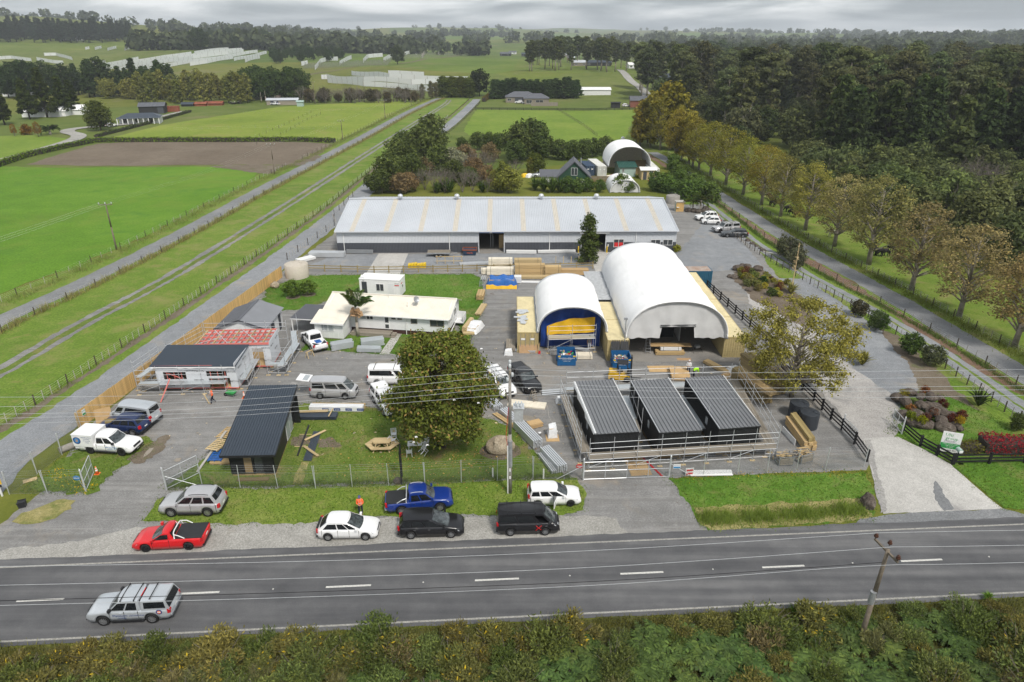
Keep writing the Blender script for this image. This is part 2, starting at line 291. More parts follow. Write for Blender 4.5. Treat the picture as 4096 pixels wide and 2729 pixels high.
for _n,_c in dict(silver=(.52,.55,.58),red=(.62,.008,.012),white=(.80,.80,.80),black=(.012,.012,.014),blue=(.006,.03,.20),navy=(.012,.025,.085),silver_warm=(.50,.50,.51),charcoal=(.035,.04,.045),grey=(.18,.2,.22)).items():
 SIMPLE('paint_'+_n,_c,.28,.35 if 'silver' in _n or _n == 'grey' else 0.0,.05,1.0,.5,.6 if _n not in ('black','navy','charcoal') else .3)
GLASS('glass_car',(.012,.014,.016),.05);GLASS('glass_win',(.05,.055,.06),.06);GLASS('glass_pale',(.35,.38,.40),.1)
def _wind(name):
 m_,nt,out=nodes(name);f=noise_node(nt,ocoord(nt),3.0,4,.6);col=ramp(nt,f,[(.35,(.02,.025,.027)),(.65,(.10,.115,.12))]);bsdf(nt,out,col,.05,0,.6);return m_  # pale mottling put into the colour to stand for reflections in the glass
_DEF['windscreen']=_wind
SIMPLE('pole_wood',(.20,.165,.125),.9,0,.25,3);SIMPLE('pole_concrete',(.30,.28,.255),.9,0,.15,3);SIMPLE('post_grey',(.30,.28,.25),.9,0,.2,3);SIMPLE('post_pale',(.46,.44,.40),.9,0,.2,3);SIMPLE('post_dark',(.075,.06,.045),.9,0,.2,3);SIMPLE('fence_black',(.014,.014,.015),.7);SIMPLE('wire',(.62,.64,.66),.4,.3);SIMPLE('wire_dark',(.015,.015,.017),.6);SIMPLE('porcelain',(.55,.58,.6),.3);SIMPLE('porcelain_brown',(.07,.03,.02),.3)
SIMPLE('trunk_brown',(.13,.10,.075),.95,0,.3,4);SIMPLE('trunk_pale',(.30,.265,.22),.95,0,.3,3);SIMPLE('trunk_dark',(.06,.05,.04),.95,0,.3,4);SIMPLE('twig',(.19,.165,.14),.95,0,.2,3);SIMPLE('palm_trunk',(.36,.32,.27),.95,0,.2,4)
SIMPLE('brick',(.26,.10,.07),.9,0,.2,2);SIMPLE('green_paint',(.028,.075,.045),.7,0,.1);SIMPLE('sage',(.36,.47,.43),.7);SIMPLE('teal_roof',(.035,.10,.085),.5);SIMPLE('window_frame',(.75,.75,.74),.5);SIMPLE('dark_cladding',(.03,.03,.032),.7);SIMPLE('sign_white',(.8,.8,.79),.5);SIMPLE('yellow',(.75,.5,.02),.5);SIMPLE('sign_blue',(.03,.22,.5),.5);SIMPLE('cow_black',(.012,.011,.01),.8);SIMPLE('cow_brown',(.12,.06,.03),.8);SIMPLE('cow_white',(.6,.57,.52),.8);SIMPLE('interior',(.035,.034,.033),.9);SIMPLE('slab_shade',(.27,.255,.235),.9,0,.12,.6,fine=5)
LEAF('leaf',.35);LEAF('leaf_mag',.25,.5,((.34,.23,.08),.09));LEAF('leaf_flower',.3,.35,((.65,.47,.04),.035));LEAF('blade',.3,.35);LEAF('net_tint',.2,.1)
def _net(name):                    # woven shade cloth: partly open weave
 m_,nt,out=nodes(name);d_=nt.nodes.new('ShaderNodeBsdfDiffuse');d_.inputs[0].default_value=(.84,.85,.86,1);t_=nt.nodes.new('ShaderNodeBsdfTranslucent');t_.inputs[0].default_value=(.72,.74,.76,1);x_=nt.nodes.new('ShaderNodeMixShader');x_.inputs[0].default_value=.35
 nt.links.new(d_.outputs[0],x_.inputs[1]);nt.links.new(t_.outputs[0],x_.inputs[2]);p_=nt.nodes.new('ShaderNodeBsdfTransparent');y_=nt.nodes.new('ShaderNodeMixShader');y_.inputs[0].default_value=.05
 nt.links.new(x_.outputs[0],y_.inputs[1]);nt.links.new(p_.outputs[0],y_.inputs[2]);nt.links.new(y_.outputs[0],out.inputs[0]);return m_
_DEF['net']=_net
def _fabric(name):
 m_,nt,out=nodes(name);v_=ocoord(nt);mp=nt.nodes.new('ShaderNodeMapping');nt.links.new(v_,mp.inputs[0]);mp.inputs['Scale'].default_value=(.9,.12,.25)
 f=noise_node(nt,mp.outputs[0],1.6,6,.65);g_=noise_node(nt,v_,.5,5,.6);col=mix(nt,.5,ramp(nt,f,[(.3,(.80,.795,.785)),(.6,(.94,.94,.935))]),ramp(nt,g_,[(.3,(.85,.85,.84)),(.65,(.95,.95,.95))]))
 d_=nt.nodes.new('ShaderNodeBsdfDiffuse');t_=nt.nodes.new('ShaderNodeBsdfTranslucent');x_=nt.nodes.new('ShaderNodeMixShader');x_.inputs[0].default_value=.10
 nt.links.new(col,d_.inputs[0]);nt.links.new(col,t_.inputs[0]);nt.links.new(d_.outputs[0],x_.inputs[1]);nt.links.new(t_.outputs[0],x_.inputs[2]);nt.links.new(x_.outputs[0],out.inputs[0]);return m_
_DEF['fabric_white']=_fabric
SIMPLE('sub_brown',(.07,.035,.03),.8)
_R=[0,330,420,480,560,650,800,950,1150,1500,2000,2800,4000,6500,9000]
_PROF={   # column (source px, at the ground) -> heights at those distances
 -900: [0,0,0,0,0,0,0,6,14,42,62,60,55,60,40],
 200:  [0,0,0,0,0,0,4,10,17,38,60,58,55,60,40],
 700:  [0,0,0,0,0,1,8,15,18,31,50,48,50,62,40],
 1000: [0,0,0,0,-1,1,10,16,15,25,41,40,48,66,40],
 1300: [0,0,0,0,0,4,9,11,10,18,27,34,50,72,40],
 1600: [0,0,0,0,6.5,9.5,11,11.5,5,15,23,30,54,74,40],
 2000: [0,0,0,3,8,9,9,9,4,13,20,28,50,68,40],
 2400: [0,0,0,4.5,8,8,7.5,6,3,10,18,25,42,62,40],
 2700: [0,0,0,2,4,4,3,1,2,8,14,20,34,52,40],
 3100: [0,0,0,0,0,0,0,1,2,5,9,12,20,34,30],
 3600: [0,0,0,0,0,0,0,1,2,6,12,16,20,30,30],
 4200: [0,0,0,0,0,0,0,2,5,12,22,26,28,36,30],
 5200: [0,0,0,0,0,0,0,2,5,12,22,26,28,36,30]}
_K=sorted(_PROF);_T=np.array([_PROF[k] for k in _K],float)
def _ss(t): return t*t*(3-2*t)
def TZ(x,y):
 r=math.hypot(x,y)
 if y < 60 or r < 330: return 0.0
 c=2048+F_PX*x/(y*CP+CAM_H*SP)
 i=min(max(0,next((k for k in range(len(_K)) if _K[k] > c),len(_K))-1),len(_K)-2)
 t=_ss(min(1,max(0,(c-_K[i])/(_K[i+1]-_K[i]))))
 j=next((k for k in range(1,len(_R)) if _R[k] > r),len(_R)-1)-1
 u=_ss(min(1,max(0,(r-_R[j])/(_R[j+1]-_R[j]))))
 a=_T[i,j]*(1-u)+_T[i,j+1]*u;b=_T[i+1,j]*(1-u)+_T[i+1,j+1]*u
 z=a*(1-t)+b*t
 k=min(1,max(0,(r-480)/900))
 if k > 0:
  z += k*(mnoise.noise((x/260,y/260,3.1))*7 + mnoise.noise((x/90,y/90,7.7))*2.2)
  if r > 1500: z += min(1,(r-1500)/1500)*(mnoise.noise((x/900,y/900,1.3))*26 + mnoise.noise((x/350,y/500,5.3))*8)
 return z
def T(x,y):                      # pixel -> point on the terrain
 d=ray(x,y);t0=60.0;p=None
 f=lambda t: CAM_H+d[2]*t-TZ(d[0]*t,d[1]*t)
 t=t0
 while t < 9000:
  if f(t) < 0: break
  t0=t;t += max(2.0,t*.012)
 for _ in range(14):
  m_=(t0+t)/2
  if f(m_) < 0: t=m_
  else: t0=m_
 return Vector((d[0]*t,d[1]*t,TZ(d[0]*t,d[1]*t)))
def build_ground():
 rs=[12,30,60,100,160,230,300,330]+[330*1.018**k for k in range(1,185)]
 ths=np.radians(np.concatenate([np.arange(-180,-46,6.0),np.arange(-46,46.01,.5),np.arange(48,180.1,6.0)]))
 n=len(ths);vs=[(0,0,0)];fs=[]
 for r in rs:
  for t in ths: x,y=r*math.sin(t),r*math.cos(t);vs.append((x,y,TZ(x,y)))
 for i in range(len(rs)-1):
  for k in range(n-1):
   a=1+i*n+k;fs.append((a,a+n,a+n+1,a+1))
 for k in range(n-1): fs.append((0,1+k,2+k))
 mb=MB();mb.v=vs;mb.f=fs
 tag(part('ground',mb,'terrain_far',smooth=True),kind='structure')
def _terr(name):
 m_,nt,out=nodes(name);v_=ocoord(nt)
 vo=nt.nodes.new('ShaderNodeTexVoronoi');vo.inputs['Scale'].default_value=.0042;mp=nt.nodes.new('ShaderNodeMapping');nt.links.new(v_,mp.inputs[0]);mp.inputs['Rotation'].default_value=(0,0,.3);mp.inputs['Scale'].default_value=(1,.7,0);nt.links.new(mp.outputs[0],vo.inputs['Vector'])
 sp_=nt.nodes.new('ShaderNodeSeparateColor');nt.links.new(vo.outputs['Color'],sp_.inputs[0])
 a=noise_node(nt,v_,.012,6,.6,.3);b=noise_node(nt,v_,.10,6,.65);c=noise_node(nt,v_,2.5,4,.7)
 f=mth(nt,'ADD',mth(nt,'MULTIPLY',a,.4),mth(nt,'ADD',mth(nt,'MULTIPLY',b,.35),mth(nt,'MULTIPLY',c,.25)))
 col=ramp(nt,f,[(.36,(.07,.10,.022)),(.5,(.115,.148,.034)),(.63,(.17,.18,.058))])
 tint=ramp(nt,sp_.outputs[0],[(0,(.65,.85,.6)),(.35,(1,1,1)),(.7,(1.25,1.0,.75)),(1,(.8,1.15,.7))])
 col=mix(nt,.8,col,tint,'MULTIPLY')
 pf=noise_node(nt,v_,.02,6,.7,.5);fr=nt.nodes.new('ShaderNodeMapRange');nt.links.new(pf,fr.inputs[0]);fr.inputs[1].default_value=.56;fr.inputs[2].default_value=.7;col=mix(nt,fr.outputs[0],col,(.175,.16,.075))
 bsdf(nt,out,col,.95,0,.1,c,.5,.05);return m_
_DEF['terrain_far']=_terr
build_ground()
def ragged(pts,step=.5,jit=.25,seed=0):
 out=[];n=len(pts)
 for i in range(n):
  a,b=Vector(pts[i][:2]),Vector(pts[(i+1)%n][:2]);L=(b-a).length;m_=max(1,int(L/step))
  nrm=Vector((-(b-a).y,(b-a).x)).normalized() if L > 0 else Vector((0,0))
  for k in range(m_):
   p=a+(b-a)*k/m_
   d=mnoise.noise((p.x*.9,p.y*.9,seed))*1.0+mnoise.noise((p.x*.22,p.y*.22,seed+9))*1.5+mnoise.noise((p.x*2.7,p.y*2.7,seed+4))*1.1
   out.append(p+nrm*d*jit)
 return out
_sn=[0]
LAWNS=[]
def sheet(name,pts,z,mat,jit=.25,step=.5,kind='structure'):
 if mat in ('lawn','lawn_front','grass') and step <= .5: LAWNS.append([V(p[0],p[1],z) for p in pts])
 _sn[0] += 1;q=ragged(pts,step,jit,_sn[0]*3.7) if jit else [Vector(p[:2]) for p in pts]
 bm=bmesh.new();vs=[bm.verts.new((p.x,p.y,z)) for p in q]
 es=[bm.edges.new((vs[i],vs[(i+1) % len(vs)])) for i in range(len(vs))]
 bmesh.ops.triangle_fill(bm,use_beauty=True,use_dissolve=False,edges=es,normal=(0,0,1))
 for f in bm.faces:
  if f.normal.z < 0: f.normal_flip()
 me=bpy.data.meshes.new(name);bm.to_mesh(me);bm.free();me.materials.append(MAT(mat))
 return tag(link(name,me),kind=kind)
def ovp(*p): return [O(*a) for a in p]
def srcp(*p): return [G(*a) for a in p]
def strip(c,w0,w1=None):         # centre line -> band outline
 w1=w1 or w0;n=len(c);L=[];Rr=[]
 for i in range(n):
  d=(c[min(n-1,i+1)]-c[max(0,i-1)]);d.z=0;d.normalize();r=Vector((d.y,-d.x,0));w=w0+(w1-w0)*i/(n-1)
  L.append(c[i]-r*w/2);Rr.append(c[i]+r*w/2)
 return L+Rr[::-1]
def sm(c,k=6):                     # smooth centre line
 out=[]
 for i in range(len(c)-1):
  p0,p1,p2,p3=c[max(0,i-1)],c[i],c[i+1],c[min(len(c)-1,i+2)]
  for j in range(k):
   t=j/k;out.append(.5*((2*p1)+(p2-p0)*t+(2*p0-5*p1+4*p2-p3)*t*t+(3*p1-p0-3*p2+p3)*t**3))
 return out+[c[-1]]
RD=.062
def road_y(x,off): return 35.9+RD*x+off
sheet('field',ovp((-260,470),(0,383),(130,386),(560,383),(592,397),(575,420),(470,470),(330,545),(150,620),(0,675),(-330,800)),.02,'field_bright',.5,2)
sheet('ploughed_field',ovp((60,378),(150,352),(225,330),(330,326),(700,327),(765,332),(740,350),(690,380),(560,379),(200,382)),.03,'soil',.6,2)
sheet('field',ovp((220,325),(370,288),(640,246),(960,228),(990,232),(940,250),(860,285),(770,326),(600,322)),.015,'field_olive',.4,3)
sheet('field',ovp((1065,300),(1095,252),(1330,255),(1465,252),(1435,320),(1330,338),(1085,318)),.02,'field_mid',.6,3)
sheet('field',ovp((-300,330),(60,310),(150,318),(190,330),(90,350),(0,370),(-300,440)),.02,'field_mid',.6,3)
sheet('dirt_patch',ovp((480,383),(560,379),(690,381),(725,368),(735,360),(715,352),(690,360),(680,372),(640,385),(625,400),(592,398)),.045,'mud',.8,1.2)
sheet('verge',ovp((-900,1150),(-330,800),(0,677),(150,622),(330,547),(470,472),(592,400),(690,384),(770,330),(860,287),(960,240),(1000,226),(1090,226),(1040,290),(870,420),(700,565),(520,700),(330,840),(0,1075),(-300,1330)),.008,'corridor',.5,2)
sheet('verge',[p+V(-4.5,1.5,0) for p in sm([G(2690,770),G(2810,808),G(3200,1085),G(3620,1320),G(4096,1640),G(4600,1980)])]+[G(4600,1790),G(4096,1500),G(3640,1230),G(3200,985),G(2700,660)],.010,'corridor',.4,1.5)
OLD=sm([O(-420,985),O(-200,850),O(0,738),O(180,655),O(400,545),O(620,425),O(820,322),O(930,262),O(990,234),O(1010,226)])
sheet('old_road',strip(OLD,3.3,3.6),.03,'seal_old',.14,.8)
TRK=sm([O(-420,1070),O(-200,955),O(0,856),O(190,745),O(400,632),O(620,497),O(830,362),O(940,292),O(1020,242),O(1032,230)])
sheet('track',strip([p+V(-.95,0,0) for p in TRK],.85),.03,'gravel_yard',.16,.6);sheet('track',strip([p+V(.95,0,0) for p in TRK],.85),.03,'gravel_yard',.16,.6)
sheet('track_crown',strip(TRK,.9),.026,'lawn_front',.22,.6)
GRV=sm([O(-200,1290),O(0,1062),O(160,952),O(330,830),O(520,690),O(690,562),O(800,475),O(860,420),O(940,350),O(1030,290),O(1085,240),O(1096,228)])
sheet('gravel_road',strip(GRV,5.2,4.4),.03,'gravel_blue',.18,.7)
sheet('verge',strip([p+V(-4.1,.6,0) for p in GRV],1.0,.8),.022,'mud',.25,.6)
sheet('yard',ovp((-60,1250),(100,1130),(190,990),(655,620),(775,530),(800,452),(1500,452),(1560,470),(1640,470),(1730,560),(1790,640),(1880,760),(2010,900),(2060,950),(2040,1000),(1990,1080),(1540,1100),(1600,1165),(1640,1225),(1200,1262),(0,1292)),.012,'gravel_yard',.2,.7)
sheet('yard_apron',ovp((775,585),(1560,580),(1640,480),(1710,560),(1785,650),(1770,680),(1700,620),(1380,640),(1380,612),(700,612)),.018,'gravel_blue',.25,.8)
sheet('concrete_pad',ovp((870,583),(938,583),(917,635),(838,635)),.03,'concrete',.02,1)
sheet('concrete_pad',ovp((1350,580),(1420,580),(1395,622),(1375,640)),.03,'concrete',.02,1)
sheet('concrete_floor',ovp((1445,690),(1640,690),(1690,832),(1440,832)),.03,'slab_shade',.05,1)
sheet('lawn',ovp((40,1132),(95,1092),(170,1030),(245,1032),(325,1008),(350,1018),(300,1062),(252,1092),(222,1124),(205,1133)),.028,'lawn_front',.5,.4)
sheet('lawn',ovp((372,1122),(395,1100),(468,1058),(520,1000),(590,950),(700,925),(830,932),(905,950),(1050,955),(1135,962),(1185,985),(1215,1032),(1290,1085),(1305,1096),(800,1112)),.028,'lawn_front',.3,.4)
sheet('lawn',ovp((690,806),(708,780),(760,772),(900,770),(1060,760),(1095,740),(1105,752),(1085,778),(1072,812),(905,815),(880,815),(760,806)),.028,'lawn',.3,.4)
sheet('lawn',ovp((610,665),(700,633),(1085,630),(1108,640),(1112,700),(1100,745),(1060,768),(1050,700),(760,690),(700,712),(600,715)),.028,'lawn',.35,.4)
sheet('verge',ovp((330,1198),(372,1142),(520,1124),(1190,1103),(1320,1100),(1342,1135),(1338,1172),(1280,1186),(1100,1183),(880,1188),(740,1198),(480,1208)),.032,'grass',.25,.4)
sheet('verge',ovp((25,1200),(50,1180),(130,1150),(170,1152),(165,1170),(110,1195),(60,1207)),.036,'dry_grass',.3,.4)
sheet('shoulder',[V(-60,34.6,0)]+ovp((0,1270),(180,1240),(330,1214),(480,1206),(740,1198),(880,1190),(1100,1186),(1330,1184),(1420,1190),(1450,1240),(1200,1256),(600,1276),(0,1295)),.022,'gravel_pale',.22,.5)
sheet('verge',ovp((1535,1099),(1760,1090),(1992,1084),(2012,1130),(1992,1165),(2010,1175),(2003,1196),(1640,1222),(1612,1200),(1592,1165),(1565,1130)),.028,'lawn',.25,.4)
sheet('verge',ovp((1595,1168),(1985,1150),(1992,1172),(2005,1190),(1640,1222),(1618,1205)),.034,'dry_grass',.25,.4)
sheet('driveway',ovp((1983,1014),(2062,1006),(2075,950),(2045,905),(1960,850),(1890,785),(1800,680),(1735,612),(1690,622),(1735,715),(1800,800),(1875,890)),.031,'drive_pale',.3,.5)
sheet('bare_verge',ovp((1990,745),(2060,770),(2180,880),(2260,950),(2190,935),(2100,930),(2060,900)),.024,'mud',.5,.5)
sheet('driveway',ovp((1770,640),(1850,640),(1925,690),(2015,755),(2090,835),(2120,900),(2060,945),(1970,890),(1900,800)),.026,'gravel_blue',.3,.5)
sheet('concrete_driveway',srcp((3454,1758),(3500,1752),(3591,1749),(3700,1802),(3801,1859),(3900,1945),(4010,2036),(3770,2046),(3531,2057),(3505,1960),(3480,1866)),.04,'concrete',.05,.6)
sheet('driveway_apron',srcp((3430,2085),(3531,2058),(3770,2047),(4012,2037),(4090,2062),(4160,2110),(3440,2140)),.036,'seal_old',.15,.4)
sheet('damp_patch',srcp((3740,1925),(3764,1950),(3792,2000),(3820,2043),(3772,2046),(3736,2000),(3731,1958)),.046,'seal_old',.12,.25);sheet('damp_patch',srcp((3456,1762),(3482,1760),(3505,1850),(3530,1960),(3545,2040),(3531,2055),(3506,1960),(3482,1866)),.0462,'damp_concrete',.12,.3)
sheet('lawn',srcp((3640,1560),(3800,1590),(3960,1660),(4110,1770),(4500,1960),(4500,2130),(4096,2045),(4010,2036),(3900,1940),(3800,1855),(3640,1770),(3560,1735),(3580,1660)),.03,'lawn',.25,.5)
sheet('garden_bed',ovp((1680,640),(1700,612),(1750,618),(1812,660),(1860,700),(1870,730),(1850,760),(1790,720),(1730,690),(1715,668)),.034,'bark',.35,.4)
LA=sm([G(2690,770),G(2810,808),G(3000,960),G(3200,1085),G(3410,1200),G(3620,1320),G(3830,1455),G(4096,1640),G(4600,1980)])
sheet('lane',strip([p+V(-.75,.5,0) for p in LA],.95,1.1),.03,'gravel_blue',.12,.6);sheet('lane',strip([p+V(.75,-.5,0) for p in LA],.95,1.1),.03,'gravel_blue',.12,.6)
sheet('lane_crown',strip(LA,1.0),.025,'grass',.2,.6)
LB=sm([G(2610,610),G(2700,660),G(2950,828),G(3200,985),G(3420,1105),G(3640,1230),G(3830,1345),G(4096,1500),G(4600,1790)])
sheet('lane',strip(LB,3.4,3.6),.03,'seal_old',.15,.7)
sheet('leaf_strip',strip([p+V(-3.0,-1.0,0) for p in LB],1.5,1.8),.024,'leaf_litter',.5,.5)
sheet('field',srcp((2640,600),(2750,600),(3100,760),(3500,960),(3800,1080),(4200,1250),(4600,1300),(4600,1760),(4096,1480),(3640,1215),(3300,1020),(2950,800)),.012,'grass',.5,2)
def band(name,x0,x1,o0,o1,z,mat,dashed=None):
 xs=np.linspace(x0,x1,61);pts=[V(x,road_y(x,o1),z) for x in xs]+[V(x,road_y(x,o0),z) for x in xs[::-1]]
 return pts
sheet('road',band('road',-320,320,-3.75,4.1,0,''),.05,'asphalt',.07,.6)
for off in (-3.35,3.3):
 tag(part('edge_line',MB().add([(x,road_y(x,off+s),.0545) for x in np.linspace(-320,320,200) for s in (-.075,.075)],[(2*k,2*k+2,2*k+3,2*k+1) for k in range(199)]),'road_paint_worn'),kind='structure')
x0=G(1397,2338).x
_dash=MB().add([(x,RD*x+s,0) for x in (-1.5,1.5) for s in (-.08,.08)],[(0,2,3,1)]).mesh('centre_dash','road_paint')
road_o=bpy.data.objects['road']
for k in range(-12,14):
 x=x0+k*10.0;o=link('centre_dash',_dash,road_o,(x,road_y(x,0.0),.0545))
_stud=MB().lathe([(.06,0),(.05,.015)],8).mesh('road_stud','road_paint')
for k in range(-6,7): x=x0+k*10.0+5;link('road_stud',_stud,road_o,(x,road_y(x,.05),.055))
sheet('roadside_bank',[V(x,road_y(x,-3.9),0) for x in np.linspace(-120,120,41)]+[V(x,4,0) for x in np.linspace(120,-120,11)],.035,'scrub_floor',.2,.5)
_hz=MB().box(-7500,7500,-600,9500,-40,175); 
_unit={}
def unit(kind,mat):
 k=(kind,mat)
 if k not in _unit:
  mb=MB().box(-.5,.5,-.5,.5,-.5,.5) if kind == 'box' else MB().lathe([(1,-.5),(1,.5)],int(kind[3:]))
  _unit[k]=mb.mesh(kind+'_'+mat,mat,kind != 'box' and kind != 'cyl4')
 return _unit[k]
def rod(name,p,q,r,mat,parent,n=6):                       # round bar as an object of its own
 p,q=Vector(p),Vector(q);d=q-p
 o=link(name,unit('cyl%d' % n,mat),parent);o.rotation_mode='QUATERNION'
 o.location=(p+q)/2;o.rotation_quaternion=d.to_track_quat('Z','Y');o.scale=(r,r,d.length);return o
def plank(name,p,q,w,h,mat,parent,up=(0,0,1)):           # straight board as an object of its own
 p,q=Vector(p),Vector(q);d=q-p;x=d.normalized();up=Vector(up)
 if abs(x.dot(up)) > .98: up=Vector((0,1,0))
 y=up.cross(x).normalized();z=x.cross(y)
 o=link(name,unit('box',mat),parent);o.rotation_mode='QUATERNION'
 o.rotation_quaternion=Matrix((x,y,z)).transposed().to_quaternion();o.location=(p+q)/2;o.scale=(d.length,w,h);return o
def bx(name,x0,x1,y0,y1,z0,z1,mat,parent):
 o=link(name,unit('box',mat),parent,((x0+x1)/2,(y0+y1)/2,(z0+z1)/2));o.scale=(x1-x0,y1-y0,z1-z0);return o
def zm(x0,y0,s): return lambda x,y,z=0.0: G(x0+x*s,y0+y*s,z)
z1=zm(0,1400,.44643);z2=zm(500,1000,.38265);z3=zm(1100,1000,.38265);z4=zm(1900,950,.5098);z5=zm(1200,600,.6797)
z6=zm(700,1450,.4248);z7=zm(2100,1400,.4673);z8=zm(3000,1400,.4656);z9=zm(1400,1400,.4248);zr=zm(2600,700,.6355)
zq=zm(1900,1350,.2551);zs=zm(2000,560,.5948);zg=zm(2650,1400,.4464)
def wtext(txt,parent,loc,size,mat,rot=(math.pi/2,0,0),name='lettering',extr=.002):   # lettering turned into a mesh
 cu=bpy.data.curves.new(name,'FONT');cu.body=txt;cu.size=size;cu.extrude=extr;cu.align_x='CENTER';cu.align_y='CENTER';cu.resolution_u=1
 o=bpy.data.objects.new(name,cu);COL.objects.link(o)
 me=o.to_mesh().copy();bpy.data.objects.remove(o);bpy.data.curves.remove(cu);me.materials.append(MAT(mat))
 return link(name,me,parent,loc,rot)
def window(parent,x0,x1,z0,z1,y=0.0,n=2,frame='window_frame',glass='glass_win',fw=.06,depth=.05,axis='y',sgn=-1):
 def bb(a0,a1,c0,c1,d0,d1):
  lo,hi=sorted((y+sgn*d0,y+sgn*d1))
  return MB().box(a0,a1,lo,hi,c0,c1) if axis == 'y' else MB().box(lo,hi,a0,a1,c0,c1)
 fr=MB()
 for a in (bb(x0,x1,z0,z0+fw,0,depth),bb(x0,x1,z1-fw,z1,0,depth),bb(x0,x0+fw,z0+fw,z1-fw,0,depth),bb(x1-fw,x1,z0+fw,z1-fw,0,depth)): fr.add(a.v,a.f)
 for k in range(1,n):
  c=x0+(x1-x0)*k/n;a=bb(c-fw/2,c+fw/2,z0+fw,z1-fw,0,depth*.9);fr.add(a.v,a.f)
 w=part('window',fr,frame,parent)
 for k in range(n):
  a0=x0+(x1-x0)*k/n+fw*.5;a1=x0+(x1-x0)*(k+1)/n-fw*.5;g_=bb(a0,a1,z0+fw*.5,z1-fw*.5,.004,.018);part('pane',g_,glass,w)
 return w
def warehouse():
 p,q=z5(225,606),z5(2207,600);loc,rz,L=frame(p,q);D,EV,RG=26.0,3.85,6.35
 t=thing('warehouse','long pale grey corrugated warehouse with dark lower walls and cream roof strips','warehouse',loc,rz)
 k_=L/(2207-225);X=lambda zx: (zx-225)*k_
 fr=MB();lo=MB();BD=1.75
 openings=[(1050,1200),(1650,1795)]
 segs=[];a=0.0
 for o0,o1 in openings: segs.append((a,X(o0)));a=X(o1)
 segs.append((a,L))
 for s0,s1 in segs:
  part('wall_panel',MB().corr((s0,0,BD),(s1-s0,0,0),(0,0,EV-BD),.25,.03),'steel_wall',t)
  part('lower_wall_panel',MB().corr((s0,-.02,0),(s1-s0,0,0),(0,0,BD),.25,.03),'wall_dark',t)
 part('header',MB().box(X(1650)-.3,X(1795)+.5,-.35,.02,EV-.55,EV-.05),'white',t)
 part('rolled_curtain',MB().box(X(1050)+.1,X(1200)-.1,-.25,.05,EV-.42,EV-.08),'white',t);part('curtain_band',MB().box(X(1055),X(1115),-.27,-.26,EV-.4,EV-.2),'tarp_blue',t);part('curtain_band',MB().box(X(1130),X(1198),-.27,-.26,EV-.4,EV-.2),'tarp_blue',t)
 for x in (0,L):
  s=1 if x else -1
  part('gable_wall',MB().add([(x,0,0),(x,D,0),(x,D,EV),(x,D/2,RG),(x,0,EV)],[(0,1,2,3,4) if s > 0 else (4,3,2,1,0)]),'steel_wall',t)
  part('gable_skirt',MB().box(min(x,x+s*.03),max(x,x+s*.03),0,D,0,BD),'wall_dark',t)
  part('barge',MB().bar((x,-.4,EV-.08),(x,D/2,RG+.02),.06,.28).bar((x,D/2,RG+.02),(x,D+.3,EV-.08),.06,.28),'steel_roof',t)
 part('back_wall',MB().box(0,L,D-.05,D,0,EV),'steel_wall',t)
 sx=[X(318+199*i) for i in range(10)];b=-.45;e0=Vector((0,-.45,EV));slope=Vector((0,D/2+.45,RG-EV))
 edges=[-.25]
 for s in sx: edges += [s-.42,s+.42]
 edges.append(L+.25)
 for i in range(len(edges)-1):
  x0,x1=edges[i],edges[i+1];isl=i % 2 == 1
  part('skylight_strip' if isl else 'roof_sheet',MB().corr((x0,-.45,EV-.02+(.012 if isl else 0)),(x1-x0,0,0),slope,.3,.045),'skylight' if isl else 'steel_roof',t)
 part('rear_roof',MB().corr((L+.25,D+.3,EV-.05),(-L-.5,0,0),(0,-D/2-.3,RG-EV+.03),.6,.045),'steel_roof',t)
 part('ridge_cap',MB().bar((-.25,D/2,RG+.07),(L+.25,D/2,RG+.07),.5,.06),'steel_wall',t)
 part('gutter',MB().box(-.2,L+.2,-.6,-.44,EV-.16,EV-.02),'steel_wall',t)
 for zx in (545,902,1435,1785):
  x=X(zx*1.0);part('roof_vent',MB().lathe([(.22,0),(.22,.35),(.42,.45),(.5,.7),(.35,.95),(.05,1.05)],12,(x,D/2-.4,RG-.05)),'galv',t,True)
 for zx in (265,880,1465,1970): part('downpipe',MB().box(X(zx)-.05,X(zx)+.05,-.14,-.03,0,EV-.15),'white',t)
 for zx in (1643,1793): part('bollard',MB().lathe([(.1,0),(.1,1.1),(.05,1.16)],8,(X(zx)+(-.25 if zx < 1700 else .25),-.4,0)),'yellow',t)
 window(t,X(1840),X(1900),.9,2.3,-.06,2,glass='glass_win');part('red_banner',MB().box(X(1845),X(1868),-.085,-.075,.95,1.7),'print_red',t);part('red_banner',MB().box(X(1872),X(1895),-.085,-.075,.95,1.7),'print_red',t)
 window(t,X(2058),X(2115),.05,2.2,-.06,2);window(t,X(2130),X(2187),1.2,2.2,-.06,2)
 part('notice',MB().box(X(1806),X(1812),-.08,-.07,1.0,1.4),'sign_white',t)
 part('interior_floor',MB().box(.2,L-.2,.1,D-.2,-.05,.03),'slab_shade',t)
 for o0,o1 in openings:
  for zx in (o0,o1): part('door_jamb',MB().box(X(zx)-.08,X(zx)+.08,-.05,.18,0,EV-.1),'steel_wall',t)
 st=part('storage_rack',MB().box(X(1168),X(1196),2.5,3.2,0,2.4),'wood_pack',t);part('ladder',MB().bar((X(1118),3,0),(X(1118),3.3,3),.05,.08).bar((X(1132),3,0),(X(1132),3.3,3),.05,.08),'galv',t)
 for i in range(5): part('rack',MB().box(X(1670)+i*.7,X(1670)+i*.7+.6,6,7,0,1.5+.3*(i%3)),['wood_pack','galv','print_red','card','black_plastic'][i],t)
warehouse()
